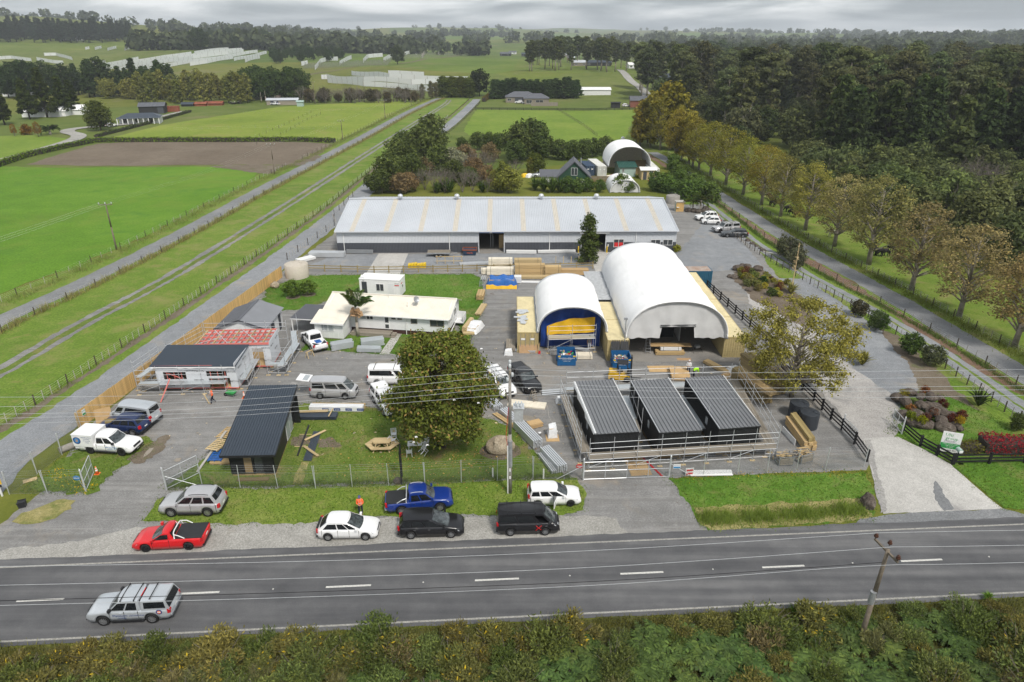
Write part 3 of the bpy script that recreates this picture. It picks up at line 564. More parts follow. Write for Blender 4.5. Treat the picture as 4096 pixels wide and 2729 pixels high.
def container(loc,rz,L,label,mat,top=None,W=2.44,H=2.59,group=None,doors=True,z=0.0):
 t=thing('shipping_container',label,'container',(loc[0],loc[1],z),rz,group);top=top or mat     # local: x across W, y along L, doors at y=0
 part('base_frame',MB().box(0,W,0,.12,0,.16).box(0,W,L-.12,L,0,.16).box(0,.1,.12,L-.12,0,.16).box(W-.1,W,.12,L-.12,0,.16).box(.1,W-.1,.12,L-.12,.10,.16),mat,t)
 for x in (0,W-.13):
  for y in (0,L-.15): part('corner_post',MB().box(x,x+.13,y,y+.15,.16,H),mat,t)
 part('side_wall',MB().corr((.03,L-.15,.16),(0,-(L-.3),0),(0,0,H-.26),.28,.036),mat,t);part('side_wall',MB().corr((W-.03,.15,.16),(0,L-.3,0),(0,0,H-.26),.28,.036),mat,t)
 part('top_rail',MB().box(0,.1,.15,L-.15,H-.12,H-.02).box(W-.1,W,.15,L-.15,H-.12,H-.02).box(.13,W-.13,0,.12,H-.14,H-.02).box(.13,W-.13,L-.12,L,H-.14,H-.02),mat,t)
 part('roof',MB().corr((W-.02,.02,H-.03),(0,L-.04,0),(-(W-.04),0,0),.32,.02),top,t)
 part('back_wall',MB().corr((W-.13,L-.04,.16),(-(W-.26),0,0),(0,0,H-.3),.28,.03),mat,t)
 if doors:
  for s in (0,1):
   x0=.14+s*(W/2-.14);x1=x0+W/2-.16;d=part('door',MB().corr((x0,.04,.16),(x1-x0,0,0),(0,0,H-.3),.3,.03),mat,t)
   for xx in (x0+.25,x1-.25): part('lock_rod',MB().tube((xx,-.02,.18),(xx,-.02,H-.16),.02,6),'galv_dull',d)
   part('marking',MB().box(x0+.3,x0+.75,-.012,-.004,1.6,1.85),'sign_white',d)
 else: part('front_wall',MB().corr((.13,.04,.16),(W-.26,0,0),(0,0,H-.3),.28,.03),mat,t)
 return t
container((.62,72.35),.0,11.8,'long tan shipping container beside the small white arched shelter, metal sheets on its roof','tan_container','tan_container_top')
container((10.78,70.1),.0,6.05,'tan shipping container between the two arched shelters, doors facing the skip bins','tan_container','tan_container_top')
container((10.78,76.2),.0,6.05,'tan shipping container between the two arched shelters, behind the one with doors','tan_container','tan_container_top')
container((24.22,71.0),.0,6.05,'tan container at the yard end of the row under the big arched shelter','tan_container','tan_container_top',doors=False)
container((24.22,77.1),.0,6.05,'tan container in the middle of the row under the big arched shelter','tan_container','tan_container_top',doors=False)
container((24.22,83.2),.0,11.0,'long tan container at the far end of the row under the big arched shelter','tan_container','tan_container_top',doors=False)
container((29.2,94.7),math.pi/2,6.05,'blue shipping container with a rusty roof behind the big arched shelter','blue_container','rust',doors=False)
def arch(name,label,x0,x1,y0,y1,zb,zt,mat,ribs,vis=True):
 t=thing(name,label,'shelter',((x0+x1)/2,y0,0));a=(x1-x0)/2;h=zt-zb;D=y1-y0;NA,NL=40,ribs*4
 def pt(u,y,off=0.0):
  th=math.pi*(1-u);ca,sa=math.cos(th),math.sin(th);ex=2.25
  return (math.copysign(abs(ca)**(2/ex),ca)*(a+off),y,zb+abs(sa)**(2/ex)*(h+off))
 for lay,nm in ((0,'canopy'),):
  vs=[];fs=[]
  for off in (0,-.05):
   for j in range(NL+1):
    y=D*j/NL;sag=-.07*abs(math.sin(math.pi*j/4))*(1)
    for i in range(NA+1):
     u=i/NA;vs.append(pt(u,y,off+sag+.03*mnoise.noise((u*7,y*.7,a))))
  n1=(NA+1)*(NL+1)
  for j in range(NL):
   for i in range(NA):
    k=j*(NA+1)+i;fs.append((k,k+1,k+NA+2,k+NA+1));fs.append((n1+k,n1+k+NA+1,n1+k+NA+2,n1+k+1))
  for i in range(NA):
   fs.append((i,n1+i,n1+i+1,i+1));k=NL*(NA+1)+i;fs.append((k,k+1,n1+k+1,n1+k))
  part(nm,MB().add(vs,fs),mat,t,True)
 for j in range(ribs+1):
  y=min(D-.06,max(.06,D*j/ribs));part('rib',MB().path([pt(i/16,y,-.14) for i in range(17)],.05,6),'galv',t)
 part('hem',MB().path([pt(i/40,-.02,.0) for i in range(41)],.07,6),mat,t,True)
 for s in (-1,1): part('base_rail',MB().box(s*a-.12,s*a+.12,0,D,zb-.12,zb+.02),'galv_dull',t)
 return t,a,pt
bt,ba,bpt=arch('arched_shelter','big white fabric arched shelter on tan containers, open door flap in its front',12.9,24.35,70.6,94.2,2.64,7.05,'fabric_white',7)
def endwall(t,pt,a,yy,door,zb,mat,n=60):
 vs=[];fs=[];dz=zb-.1
 for i in range(n+1):
  x=-a*.985+2*a*.985*i/n;u=None
  lo,hi=0.0,1.0
  for _ in range(24):
   m_=(lo+hi)/2
   if pt(m_,0)[0] < x: lo=m_
   else: hi=m_
  zt=pt(lo,0)[2]-.04;bot=dz+.12*mnoise.noise((x*1.3,1,1))+.06*math.sin(x*4)
  if door and door[0] <= x <= door[1]: bot=door[2]
  for j in range(9):
   z=bot+(max(zt,bot+.02)-bot)*j/8;y=yy+.10*mnoise.noise((x*.9,z*.35,4))+.05*math.sin(x*3.1+mnoise.noise((x,z,2))*2)*(1-j/8)
   vs.append((x,y,z))
 for i in range(n):
  for j in range(8): k=i*9+j;fs.append((k,k+9,k+10,k+1))
 return part('end_wall',MB().add(vs,fs),mat,t,True)
endwall(bt,bpt,ba,.25,(-1.8,2.0,3.95),2.64,'fabric_grey');endwall(bt,bpt,ba,23.4,None,.5,'fabric_grey',30)
part('door_truss',MB().tube((-1.9,.2,3.9),(2.1,.2,3.95),.05).tube((-1.9,.2,4.12),(2.1,.2,4.17),.05),'black_steel',bt)
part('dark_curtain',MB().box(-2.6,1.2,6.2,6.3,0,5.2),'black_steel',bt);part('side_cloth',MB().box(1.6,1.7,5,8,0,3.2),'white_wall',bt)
part('flood_light',MB().tube((-5.95,-.5,0),(-5.95,-.5,5.2),.05).box(-6.2,-5.8,-.62,-.4,5.1,5.3),'galv_dull',bt)
st_,sa,spt=arch('arched_shelter','smaller white fabric arched shelter closed off by a blue and yellow tarpaulin',2.95,11.0,72.3,84.4,2.64,5.75,'fabric_white',4)
def tarp_curtain():
 n=40;fs=[];vs=[]
 for i in range(n+1):
  x=-3.6+7.0*i/n;lo,hi=0.,1.
  for _ in range(24):
   m_=(lo+hi)/2
   if spt(m_,0)[0] < x: lo=m_
   else: hi=m_
  zt=spt(lo,0)[2]-.25 if abs(x) < 3.85 else 2.8
  for j in range(13): z=.15+(zt-.15)*j/12;vs.append((x,1.5+.16*math.sin(x*2.7+z*.4)+.12*mnoise.noise((x*1.4,z*.6,3)),z))
 for i in range(n):
  for j in range(12): k=i*13+j;fs.append((k,k+13,k+14,k+1))
 c=part('tarpaulin',MB().add(vs,fs),'tarp_navy',st_,True)
 vs=[];fs=[]
 for i in range(21):
  u=i/20
  for j in range(9):
   v=j/8;x=-2.9+5.6*u;z=(1.75+.35*u)+v*(1.15+.75*min(1,u*2.2));vs.append((x,1.22+.08*math.sin(x*3+v),z))
 for i in range(20):
  for j in range(8): k=i*9+j;fs.append((k,k+9,k+10,k+1))
 part('yellow_tarpaulin',MB().add(vs,fs),'tarp_yellow',st_,True)
tarp_curtain()
t=thing('lean_to_roof','pale corrugated lean-to roof joining the two arched shelters','roof',(10.5,82.6,0))
for i in range(5): part('roof_sheet',MB().corr((2.5,i*2.3,2.72+.003*i),(0,2.28,0),(-2.7,0,.0),.25,.03),'galv_dull',t)
for y in (.1,5.7,11.3):
 for x in (-.1,2.4): part('post',MB().box(x,x+.1,y,y+.1,0,2.7),'galv_dull',t)
def gable(t,x0,x1,y0,y1,ev,rg,mat,over=.4,pitch=.2,yr=None,name='roof_sheet',n=1,thick=.012):
 yr=(y0+y1)/2 if yr is None else yr
 for k in range(n):
  a=x0-over+(x1-x0+2*over)*k/n;b=x0-over+(x1-x0+2*over)*(k+1)/n
  s1=(rg-ev)/(yr-y0);s2=(rg-ev)/(y1-yr)
  part(name,MB().corr((a,y0-over,ev-s1*over),(b-a,0,0),(0,yr-y0+over,rg-ev+s1*over),pitch,.025,thick),mat,t)
  part(name,MB().corr((b,y1+over,ev-s2*over),(a-b,0,0),(0,yr-y1-over,rg-ev+s2*over),pitch,.025,thick),mat,t)
 part('ridge_cap',MB().bar((x0-over,yr,rg+.03),(x1+over,yr,rg+.03),.3,.03),mat,t)
def gwalls(t,x0,x1,y0,y1,ev,rg,mat,z0=0.0,yr=None):
 yr=(y0+y1)/2 if yr is None else yr
 part('front_wall',MB().box(x0,x1,y0,y0+.1,z0,ev),mat,t);part('back_wall',MB().box(x0,x1,y1-.1,y1,z0,ev),mat,t)
 for x in (x0,x1-.1): part('gable_wall',MB().extr([(y0+.1,z0),(y1-.1,z0),(y1-.1,ev),(yr,rg-.08),(y0+.1,ev)],x,x+.1),mat,t)
def white_house():
 p,q=z3(800,662,2.62),z3(1790,722,2.62);loc,rz,L=frame(p,q);rz += 0.0
 t=thing('white_house','long low white weatherboard house with a cream corrugated roof and dark base','house',loc,rz)
 D=6.6;EV,RG=2.62,3.75;X0=-3.6
 c,s=math.cos(rz),math.sin(rz)
 def W(x): return (x-800)*L/990
 part('subfloor',MB().box(X0+.1,L-.1,.5,D-.1,0,.62),'sub_brown',t)
 gwalls(t,X0,L,.42,D,EV,RG,'white_wall',.6)
 gable(t,X0,L,.42,D,EV,RG,'cream_roof',.42,.16,yr=4.0,n=1)
 part('gutter',MB().box(0,L+.3,-.06,.06,EV-.22,EV-.1),'white',t);part('fascia',MB().bar((L+.44,.0,EV-.14),(L+.44,4.0,RG-.02),.04,.2),'white',t)
 AX0,AX1,AY=-3.95,-.35,-2.3
 part('annex_wall',MB().box(AX0,AX1,AY,AY+.1,.15,2.25).box(AX0,AX0+.1,AY+.1,.42,.15,2.4).box(AX1-.1,AX1,AY+.1,.42,.15,2.4),'white_wall',t)
 part('annex_base',MB().box(AX0+.03,AX1-.03,AY+.03,.4,0,.15),'wood_grey',t)
 part('annex_roof',MB().corr((AX0-.3,AY-.35,2.22),(AX1-AX0+.6,0,0),(0,2.85,.62),.16,.025),'cream_roof',t);part('annex_fascia',MB().box(AX0-.3,AX1+.3,AY-.42,AY-.36,2.06,2.24),'white',t)
 for k in range(7): part('batten',MB().box(AX0+.02+k*.58,AX0+.06+k*.58,AY-.02,AY,.15,2.2),'white',t)
 window(t,-3.1,-1.45,1.05,1.95,AY,2,glass='glass_pale')
 F=.42
 window(t,W(870),W(940),1.75,2.4,F,1,glass='glass_pale');window(t,W(940),W(1015),1.75,2.4,F,2)
 window(t,W(1205),W(1252),1.95,2.3,F,1,'wood_grey');window(t,W(1270),W(1320),1.95,2.3,F,1,'wood_grey');window(t,W(1410),W(1478),1.55,2.35,F,1,'wood_grey');window(t,W(1610),W(1757),1.35,2.35,F,2,'wood_grey')
 d=part('door',MB().box(W(1133),W(1182),F-.05,F,.62,2.45),'white',t);part('pane',MB().box(W(1138),W(1176),F-.07,F-.05,1.5,2.35),'glass_win',d);part('pane',MB().box(W(1138),W(1176),F-.07,F-.05,.75,1.25),'glass_win',d)
 window(t,1.2,2.4,1.4,2.35,L,2,axis='x',sgn=1);window(t,3.6,5.0,1.4,2.35,L,2,axis='x',sgn=1)
 for k in range(7): part('deck_board',MB().box(.02,W(1215),F-1.35+k*.19,F-1.35+k*.19+.18,.42,.46),'wood_grey',t)
 part('deck_skirt',MB().box(.05,W(1215),F-1.33,F-1.28,.05,.42),'wood_grey',t)
 for k in range(2): part('step',MB().box(W(1217),W(1262),F-1.3+k*.2,F-.2,.0+.18*k,.18+.18*k-.004),'wood_grey',t)
 part('downpipe',MB().tube((W(1360),F-.08,0),(W(1360),F-.08,EV-.25),.045,6),'white',t)
 part('balcony_rail',MB().box(L+.02,L+1.2,5.4,5.45,.6,1.55).box(L+1.15,L+1.2,3.9,5.4,.6,1.55).box(L+.02,L+1.2,3.9,5.45,.5,.6),'white_wall',t)
 part('waste_pipe',MB().tube((L+.08,.8,.15),(L+.08,5.6,.6),.06,6),'white',t)
 rx,ry=W(1430),2.2;rz_=EV+(RG-EV)*(ry-.42)/3.58
 sd=part('satellite_dish',MB().lathe([(.0,.0),(.2,.03),(.34,.09),(.42,.15)],16,(0,0,0),cap=False),'galv_dull',t,True,loc=(rx,ry,rz_+.85),rot=(math.radians(65),0,math.radians(55)))
 part('dish_mast',MB().tube((rx,ry,rz_),(rx,ry,rz_+.85),.025).tube((rx,ry,rz_+.4),(rx-.35,ry,rz_),.015).tube((rx,ry,rz_+.85),(rx+.5,ry-.25,rz_+.95),.015),'galv_dull',t)
 part('aerial',MB().tube((W(1105),3.4,3.4),(W(1105),3.4,5.0),.015,5),'galv',t);part('vent_pipe',MB().tube((W(1345),1.9,2.9),(W(1345),1.9,3.75),.04,6),'cream_roof',t)
 cp=thing('carport','lean-to carport with dark clear roofing beside the white house','carport',loc,rz)
 for k in range(6): part('roof_sheet',MB().corr((-7.4+k*.6,-1.6,2.15+.003*k),(.59,0,0),(0,4.6,.1),.1,.02),'grey_roof',cp)
 for x in (-7.3,-4.05):
  for y in (-1.5,2.9): part('post',MB().box(x,x+.1,y,y+.1,0,2.15),'white',cp)
 part('beam',MB().box(-7.4,-3.95,-1.58,-1.5,2.0,2.14),'white',cp);part('back_screen',MB().corr((-7.3,3.05,.05),(3.3,0,0),(0,0,1.8),.1,.02),'galv_dull',cp)
 lf=thing('trellis_fence','short timber trellis fence beside the carport','fence',loc,rz)
 for k in range(8): part('lath',MB().bar((-8.3,2.6+k*.2-.0,.0),(-8.3,2.6+k*.2,1.5),.02,.03),'wood_pale',lf)
 for k in range(6): part('rail',MB().bar((-8.27,2.5,.1+k*.26),(-8.27,4.1,.1+k*.26),.03,.02),'wood_pale',lf)
 return t,loc,rz
house_t,house_loc,house_rz=white_house()
def site_office():
 p,q=z3(877,305,2.55),z3(1300,325,2.55);loc,rz,L=frame(p,q);D=2.6;H=2.55
 t=thing('site_office','white portable site office cabin behind the white house','cabin',loc,rz)
 part('skid',MB().box(.1,L-.1,.1,D-.1,0,.18),'galv_dull',t);part('body',MB().box(0,L,0,D,.18,H),'white',t);part('roof',MB().box(-.05,L+.05,-.05,D+.05,H,H+.07),'white',t)
 X=lambda x: (x-877)*L/423
 part('door',MB().box(X(902),X(955),-.03,0,.25,2.2),'glass_win',t);window(t,X(1050),X(1133),.9,2.0,0,2);part('door',MB().box(X(1178),X(1238),-.02,0,.25,2.1),'white_wall',t)
 s=part('sign',MB().box(X(1246),X(1294),-.03,-.005,1.75,2.3),'sign_white',t);part('sign_band',MB().box(X(1246),X(1294),-.034,-.031,1.78,1.92),'print_red',s);wtext('HONEY',s,((X(1246)+X(1294))/2,-.036,2.1),.2,'print_black')
 s2=part('sign',MB().box(L,L+.02,.5,1.3,1.8,2.25),'sign_white',t);part('sign_band',MB().box(L+.021,L+.024,.55,1.25,1.85,2.0),'print_red',s2)
 window(t,.9,1.5,1.2,1.7,L,1,axis='x',sgn=1)
 part('antenna_panel',MB().hexa([(.1,.4,H+.15),(.6,.4,H+.15),(.6,.7,H+.4),(.1,.7,H+.4)],[(.1,.37,H+.18),(.6,.37,H+.18),(.6,.67,H+.43),(.1,.67,H+.43)]),'white',t)
 part('name_plate',MB().box(X(910),X(932),-.02,0,2.28,2.34),'print_black',t)
site_office()
def garage():
 loc=V(-34.8,74.0,0);L,D=5.6,6.4
 t=thing('garage','small white garage with a grey gabled roof behind the scaffolded frames','garage',loc,.0)
 EV,RG=2.5,3.5
 part('side_wall',MB().box(0,.1,0,D,0,EV),'white_wall',t);part('side_wall',MB().box(L-.1,L,0,D,0,EV),'white_wall',t)
 for y in (0,D-.1): part('gable_wall',MB().add([(.1,y,0),(L-.1,y,0),(L-.1,y,EV),(L/2,y,RG-.1),(.1,y,EV),(.1,y+.1,0),(L-.1,y+.1,0),(L-.1,y+.1,EV),(L/2,y+.1,RG-.1),(.1,y+.1,EV)],[(0,1,2,3,4),(9,8,7,6,5),(1,6,7,2),(0,4,9,5),(2,7,8,3),(3,8,9,4)]),'white_wall',t)
 part('garage_door',MB().box(.5,L-1.2,-.03,0,0,2.2),'wall_dark',t)
 s=(RG-EV)/(L/2)
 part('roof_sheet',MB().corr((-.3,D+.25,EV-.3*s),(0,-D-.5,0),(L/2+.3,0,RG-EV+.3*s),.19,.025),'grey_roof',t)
 part('roof_sheet',MB().corr((L+.3,-.25,EV-.3*s),(0,D+.5,0),(-L/2-.3,0,RG-EV+.3*s),.19,.025),'grey_roof_light',t)  # same roof in a lighter grey: the brighter slope's light put into the colour
 part('ridge_cap',MB().bar((L/2,-.25,RG+.04),(L/2,D+.25,RG+.04),.3,.03),'grey_roof',t)
 part('barge',MB().bar((-.3,-.28,EV-.15),(L/2,-.28,RG),.04,.16).bar((L/2,-.28,RG),(L+.3,-.28,EV-.15),.04,.16),'wall_dark',t)
 part('door',MB().box(L,L+.03,4.9,5.7,0,2.1),'wall_dark',t);window(t,2.2,3.3,1.1,1.9,L,2,axis='x',sgn=1,frame='wall_dark')
 for k in range(9): part('security_light',MB().lathe([(.03,0),(.03,.06)],6,(-.3+0.0,k*.75,EV-.12)),'white',t) if k < 2 else None
garage()
TK='TEKTON'
def wrap_label(parent,x,y,z,size,rot): wtext(TK,parent,(x,y,z),size,'print_black',rot)
def frame_front():
 loc=V(-36.85,63.0,0);L,D,H,B=8.3,3.9,2.85,.35
 t=thing('wrapped_cabin','half-built cabin in pale printed wrap with a navy roof, scaffolding round it','building',loc,.012)
 for x in (0,2.6,5.4,L-.3):
  for y in (.05,D-.35): part('foundation_block',MB().box(x,x+.3,y,y+.3,0,B-.05),'wood_treated',t)
 part('floor_frame',MB().box(0,L,0,D,B-.12,B),'wood_pink',t)
 wins=[(.75,3.1,1.25,2.15),(5.2,7.3,1.65,2.25)];door=(5.35,7.55)
 part('front_wall',MB().box(0,.75,0,.09,B,H).box(.75,3.1,0,.09,B,1.25).box(.75,3.1,0,.09,2.15,H).box(3.1,5.2,0,.09,B,H).box(5.2,7.3,0,.09,2.25,H).box(5.2,7.3,0,.09,1.45,1.65).box(7.55,L,0,.09,B,1.45).box(7.3,L,0,.09,1.45,H).box(5.2,5.35,0,.09,B,1.45),'wrap_tekton',t)
 part('end_wall',MB().extr([(.09,B),(D,B),(D,H+.4),(.09,H)],L-.09,L),'wrap_tekton',t);part('end_wall',MB().extr([(.09,B),(D,B),(D,H+.4),(.09,H)],0,.09),'wrap_tekton',t)
 part('back_wall',MB().box(.09,L-.09,D-.09,D,B,H+.38),'wrap_tekton',t);part('floor',MB().box(.09,L-.09,.09,D-.09,B,B+.03),'wood_pack',t)
 for k in range(11): part('stud',MB().box(.3+k*.75,.35+k*.75,.1,.18,B,H),'wood_pink',t)
 part('fascia',MB().bar((-.1,-.06,H-.02),(L*.72,-.06,H+.02),.05,.16),'wood_pink',t)
 n=4
 for k in range(n): part('roof_sheet',MB().corr((L+.15,-.25+(D+.55)*k/n,H+.03+.45*k/n),(0,(D+.55)/n,.45/n),(-(L+.55),0,0),.2,.035),'navy_roof',t)
 vs=[]
 for i in range(25): x=-.2+i*(L+.3)/24;w=.05+.11*abs(mnoise.noise((x*.9,0,2)))*2;vs += [(x,-.3,H+.02),(x,-.30-.0,H-.0-w)]
 part('loose_wrap',MB().add([(v[0],v[1]-(.02 if i%2 else 0),v[2]) for i,v in enumerate(vs)],[(2*i,2*i+1,2*i+3,2*i+2) for i in range(24)]),'white',t)
 part('parapet_wrap',MB().box(L+.0,L+.05,-.3,D+.3,H-.35,H+.42),'wrap_tekton',t)
 part('brace',MB().bar((.9,.2,2.05),(2.4,.25,1.3),.05,.1),'wood_pink',t)
 r=(math.pi/2,0,0)
 for x,z in ((3.55,2.3),(4.55,2.25),(4.3,1.25),(2.2,.75),(3.3,.72),(4.5,.8),(1.2,.6),(7.75,2.15),(7.9,1.05)): wrap_label(t,x,-.012,z,.26,r)
 for y,z in ((1.0,2.3),(2.4,2.6),(1.2,1.2)): wrap_label(t,L+.06,y,z,.26,(math.pi/2,0,math.pi/2))
 pr=thing('timber_prop','long pink timber prop leaning on the wrapped cabin','timber',(0,0,0));pl=plank('board',z1(1440,470,.03),z1(1522,255,2.1),.1,.06,'wood_pink',pr)
frame_front()
def frame_back():
 loc=V(-34.5,67.75,0);L,D,H,B=7.85,3.75,3.1,.35
 t=thing('roof_frame_cabin','half-built cabin with an open pink timber roof frame, between garage and navy roof','building',loc,.06)
 part('floor_frame',MB().box(0,L,0,D,B-.12,B),'wood_pink',t)
 for x in (0,3.5,L-.3):
  for y in (.05,D-.35): part('foundation_block',MB().box(x,x+.3,y,y+.3,0,B-.12),'wood_treated',t)
 part('front_wall',MB().box(0,5.9,0,.09,B,H-.1).box(7.1,L,0,.09,B,H-.1).box(5.9,7.1,0,.09,2.5,H-.1),'wrap_tekton',t);part('back_wall',MB().box(0,L,D-.09,D,B,H-.1),'wrap_tekton',t)
 part('end_wall',MB().box(L-.09,L,.09,D-.09,B,H+.12),'wrap_tekton',t);part('end_wall',MB().box(0,.09,.09,D-.09,B,H-.1),'wrap_tekton',t);part('floor',MB().box(.09,L-.09,.09,D-.09,B,B+.03),'wood_pack',t)
 for k in range(14): x=.03+k*(L-.15)/13;part('rafter',MB().box(x,x+.07,-.05,D+.05,H-.1,H+.12),'wood_pink' if k % 3 else 'wood_pale',t)
 for j in range(5):
  y=-.1+j*(D+.12)/4
  for k in range(13): x=.10+k*(L-.15)/13;part('blocking',MB().box(x,x+(L-.15)/13-.07,y,y+.06,H-.06,H+.11),'wood_pink',t)
 part('fascia',MB().box(-.05,L,-.16,-.11,H-.12,H+.13),'wood_pink',t)
 for a,b in (((.8,D,H+.14),(3.4,0,H+.14)),((3.9,D,H+.14),(6.6,0,H+.14)),((.3,0,H+.14),(2.2,1.6,H+.14))): part('strap',MB().bar(a,b,.05,.01),'wrap_tekton',t)
 for y,z in ((.9,2.5),(2.2,1.6),(2.8,2.6)): wrap_label(t,L+.01,y,z,.26,(math.pi/2,0,math.pi/2))
 wrap_label(t,.45,-.02,2.6,.26,(math.pi/2,0,0));wrap_label(t,7.4,-.02,2.5,.24,(math.pi/2,0,0));wrap_label(t,7.45,-.02,1.0,.24,(math.pi/2,0,0))
frame_back()
def black_cabin():
 p,q=z6(540,1075),z6(955,1066);loc,rz,L=frame(p,q);D=8.6
 t=thing('black_cabin','black steel cabin with a navy ribbed mono-pitch roof on the front lawn','cabin',loc,rz)
 B=.25;FH,BH=2.5,3.25;dx_=-.55
 sh=lambda y: dx_*y/8.2
 part('skid',MB().hexa([(.05,.1,0),(L-.05,.1,0),(L-.05+sh(D),D,0),(.05+sh(D),D,0)],[(.05,.1,B),(L-.05,.1,B),(L-.05+sh(D),D,B),(.05+sh(D),D,B)]),'wood_pack',t)
 part('front_wall',MB().box(0,1.1,0,.1,B,FH).box(1.1,2.75,0,.1,2.25,FH).box(2.75,L,0,.1,B,FH).box(1.86,1.98,0,.1,B,2.25),'black_steel',t)
 for x0,x1 in ((1.1,1.86),(1.98,2.75)): d=part('door',MB().box(x0,x1,.03,.07,B,2.25),'black_steel',t);part('pane',MB().box(x0+.06,x1-.06,.02,.03,B+.1,2.18),'wood_dark' if x0 < 1.5 else 'glass_win',d)
 part('side_wall',MB().add([(L,0,B),(L+sh(D),D,B),(L+sh(D),D,BH-.03),(L,0,FH),(L-.1,0,B),(L-.1+sh(D),D,B),(L-.1+sh(D),D,BH-.03),(L-.1,0,FH)],[(0,1,2,3),(7,6,5,4),(0,3,7,4),(1,5,6,2),(3,2,6,7),(0,4,5,1)]),'black_steel',t)
 part('side_wall',MB().add([(0,0,B),(sh(D),D,B),(sh(D),D,BH-.03),(0,0,FH),(.1,0,B),(.1+sh(D),D,B),(.1+sh(D),D,BH-.03),(.1,0,FH)],[(3,2,1,0),(4,5,6,7),(4,7,3,0),(2,6,5,1),(7,6,2,3),(1,5,4,0)]),'black_steel',t)
 part('back_wall',MB().box(sh(D),L+sh(D),D-.1,D,B,BH-.05),'black_steel',t)
 O0=Vector((-.42,-.62,FH+.02-.05));vv=Vector((dx_*10.6/8.2,10.6,BH-FH+.17));uu=Vector((4.5,0,0))
 for k in range(5): part('roof_sheet',MB().corr(O0+uu*k/5+V(0,0,.002*k),uu/5*.998,vv,.225,.05,.02),'navy_roof',t)
 part('fascia',MB().bar(O0+V(0,-.03,-.08),O0+uu+V(0,-.03,-.08),.04,.2).bar(O0+uu+V(.03,0,-.08),O0+uu+vv+V(.03,0,-.08),.04,.2).bar(O0+V(-.03,0,-.08),O0+vv+V(-.03,0,-.08),.04,.2),'black_steel',t)
 for y0,y1 in ((5.0,6.1),(6.3,7.3)): w=part('sliding_door',MB().box(L+sh(y0)+.0,L+sh(y0)+.03,y0,y1,B,2.5),'window_frame',t);part('pane',MB().box(L+sh(y0)+.03,L+sh(y0)+.045,y0+.07,y1-.07,B+.1,2.42),'glass_pale',w)
 part('porch_panel',MB().box(L+sh(8.6)-.02,L+sh(8.6)+.55,D-.05,D+.03,0,3.0),'black_steel',t)
 part('house_number',MB().box(.5,.56,-.01,-.002,2.05,2.3).box(.58,.64,-.01,-.002,2.05,2.3),'lamp_clear',t)
 part('step',MB().box(.6,3.2,-.75,-.3,0,.1),'wood_dark',t)
black_cabin()
def module(label,fl,fr,br,bl,H,wrapside=None):
 c=[fl,fr,br,bl]
 t=thing('black_module',label,'cabin',(c[0].x,c[0].y,0),0,None)
 q=[p-Vector((c[0].x,c[0].y,p.z)) for p in c];B=.4
 lo=[Vector((p.x,p.y,B)) for p in q];hi=[Vector((p.x,p.y,H)) for p in q];hi[2].z += .15;hi[3].z += .15
 for i,nm in ((0,'front_wall'),(1,'side_wall'),(2,'back_wall'),(3,'side_wall')):
  j=(i+1)%4;u=lo[j]-lo[i];mb=MB().corr(lo[i],u,(0,0,min(hi[i].z,hi[j].z)-B),.12,.02)
  part(nm,mb,'black_steel',t)
 part('skid',MB().hexa([p-V(0,0,.28) for p in lo],[p-V(0,0,.02) for p in lo]),'wood_dark',t)
 u=hi[1]-hi[0];v=hi[3]-hi[0]
 part('roof',MB().corr(hi[0]+V(0,0,.03)-v.normalized()*.1-u.normalized()*.05,u*1.025,v*1.02,.34,.09),'black_roof',t)
 w=.1
 for a,b in ((hi[0],hi[3]),(hi[1],hi[2])): part('roof_edge',MB().bar(a+V(0,0,.05),b+V(0,0,.05),.06,.08),'white' if a is hi[1] else 'galv',t)
 part('front_flashing',MB().bar(hi[0]+V(0,-.12,-.02),hi[1]+V(0,-.12,-.02),.04,.1),'black_steel',t)
 m_=(lo[3]-lo[0]);wp=lo[0]+m_*.28;e=m_.normalized();n_=Vector((-e.y,e.x,0))*1
 part('window',MB().hexa([wp+n_*.03+V(0,0,1.2)+e*a+n_*b for a,b in ((0,0),(.5,0),(.5,.02),(0,.02))],[wp+n_*.03+V(0,0,1.9)+e*a+n_*b for a,b in ((0,0),(.5,0),(.5,.02),(0,.02))]),'glass_pale',t)
 if wrapside:
  vs=[];fs=[];n=40
  for i in range(n+1):
   s=i/n;p=hi[0]+(hi[3]-hi[0])*s;d=(.10+.42*(((s*2.6)%1.0)**1.6))
   vs += [p+V(.12,0,.09),p+V(-.06,0,.07),p+V(-.12,0,-d)]
  for i in range(n): fs += [(3*i,3*i+1,3*i+4,3*i+3),(3*i+1,3*i+2,3*i+5,3*i+4)]
  part('loose_wrap',MB().add(vs,fs),'white',t)
 return t
MH=2.8
module('black steel module with white wrap flapping along one roof edge, inside the scaffolding',z7(600,720,MH),z7(975,697,MH),z7(752,262,MH),z7(420,288,MH),MH,True)
module('middle black steel module of the three inside the scaffolding',z7(1150,707,MH),z7(1512,685,MH),z7(1225,253,MH),z7(905,283,MH),MH)
module('black steel module next to the tall timber stacks, inside the scaffolding',z7(1665,675,MH),z7(2013,648,MH),z7(1695,233,MH),z7(1370,258,MH),MH)
def lerp_list(pts,x):
 if x <= pts[0][0]: return pts[0][1]
 for (a,za),(b,zb) in zip(pts,pts[1:]):
  if x <= b: return za+(zb-za)*(x-a)/(b-a)
 return pts[-1][1]
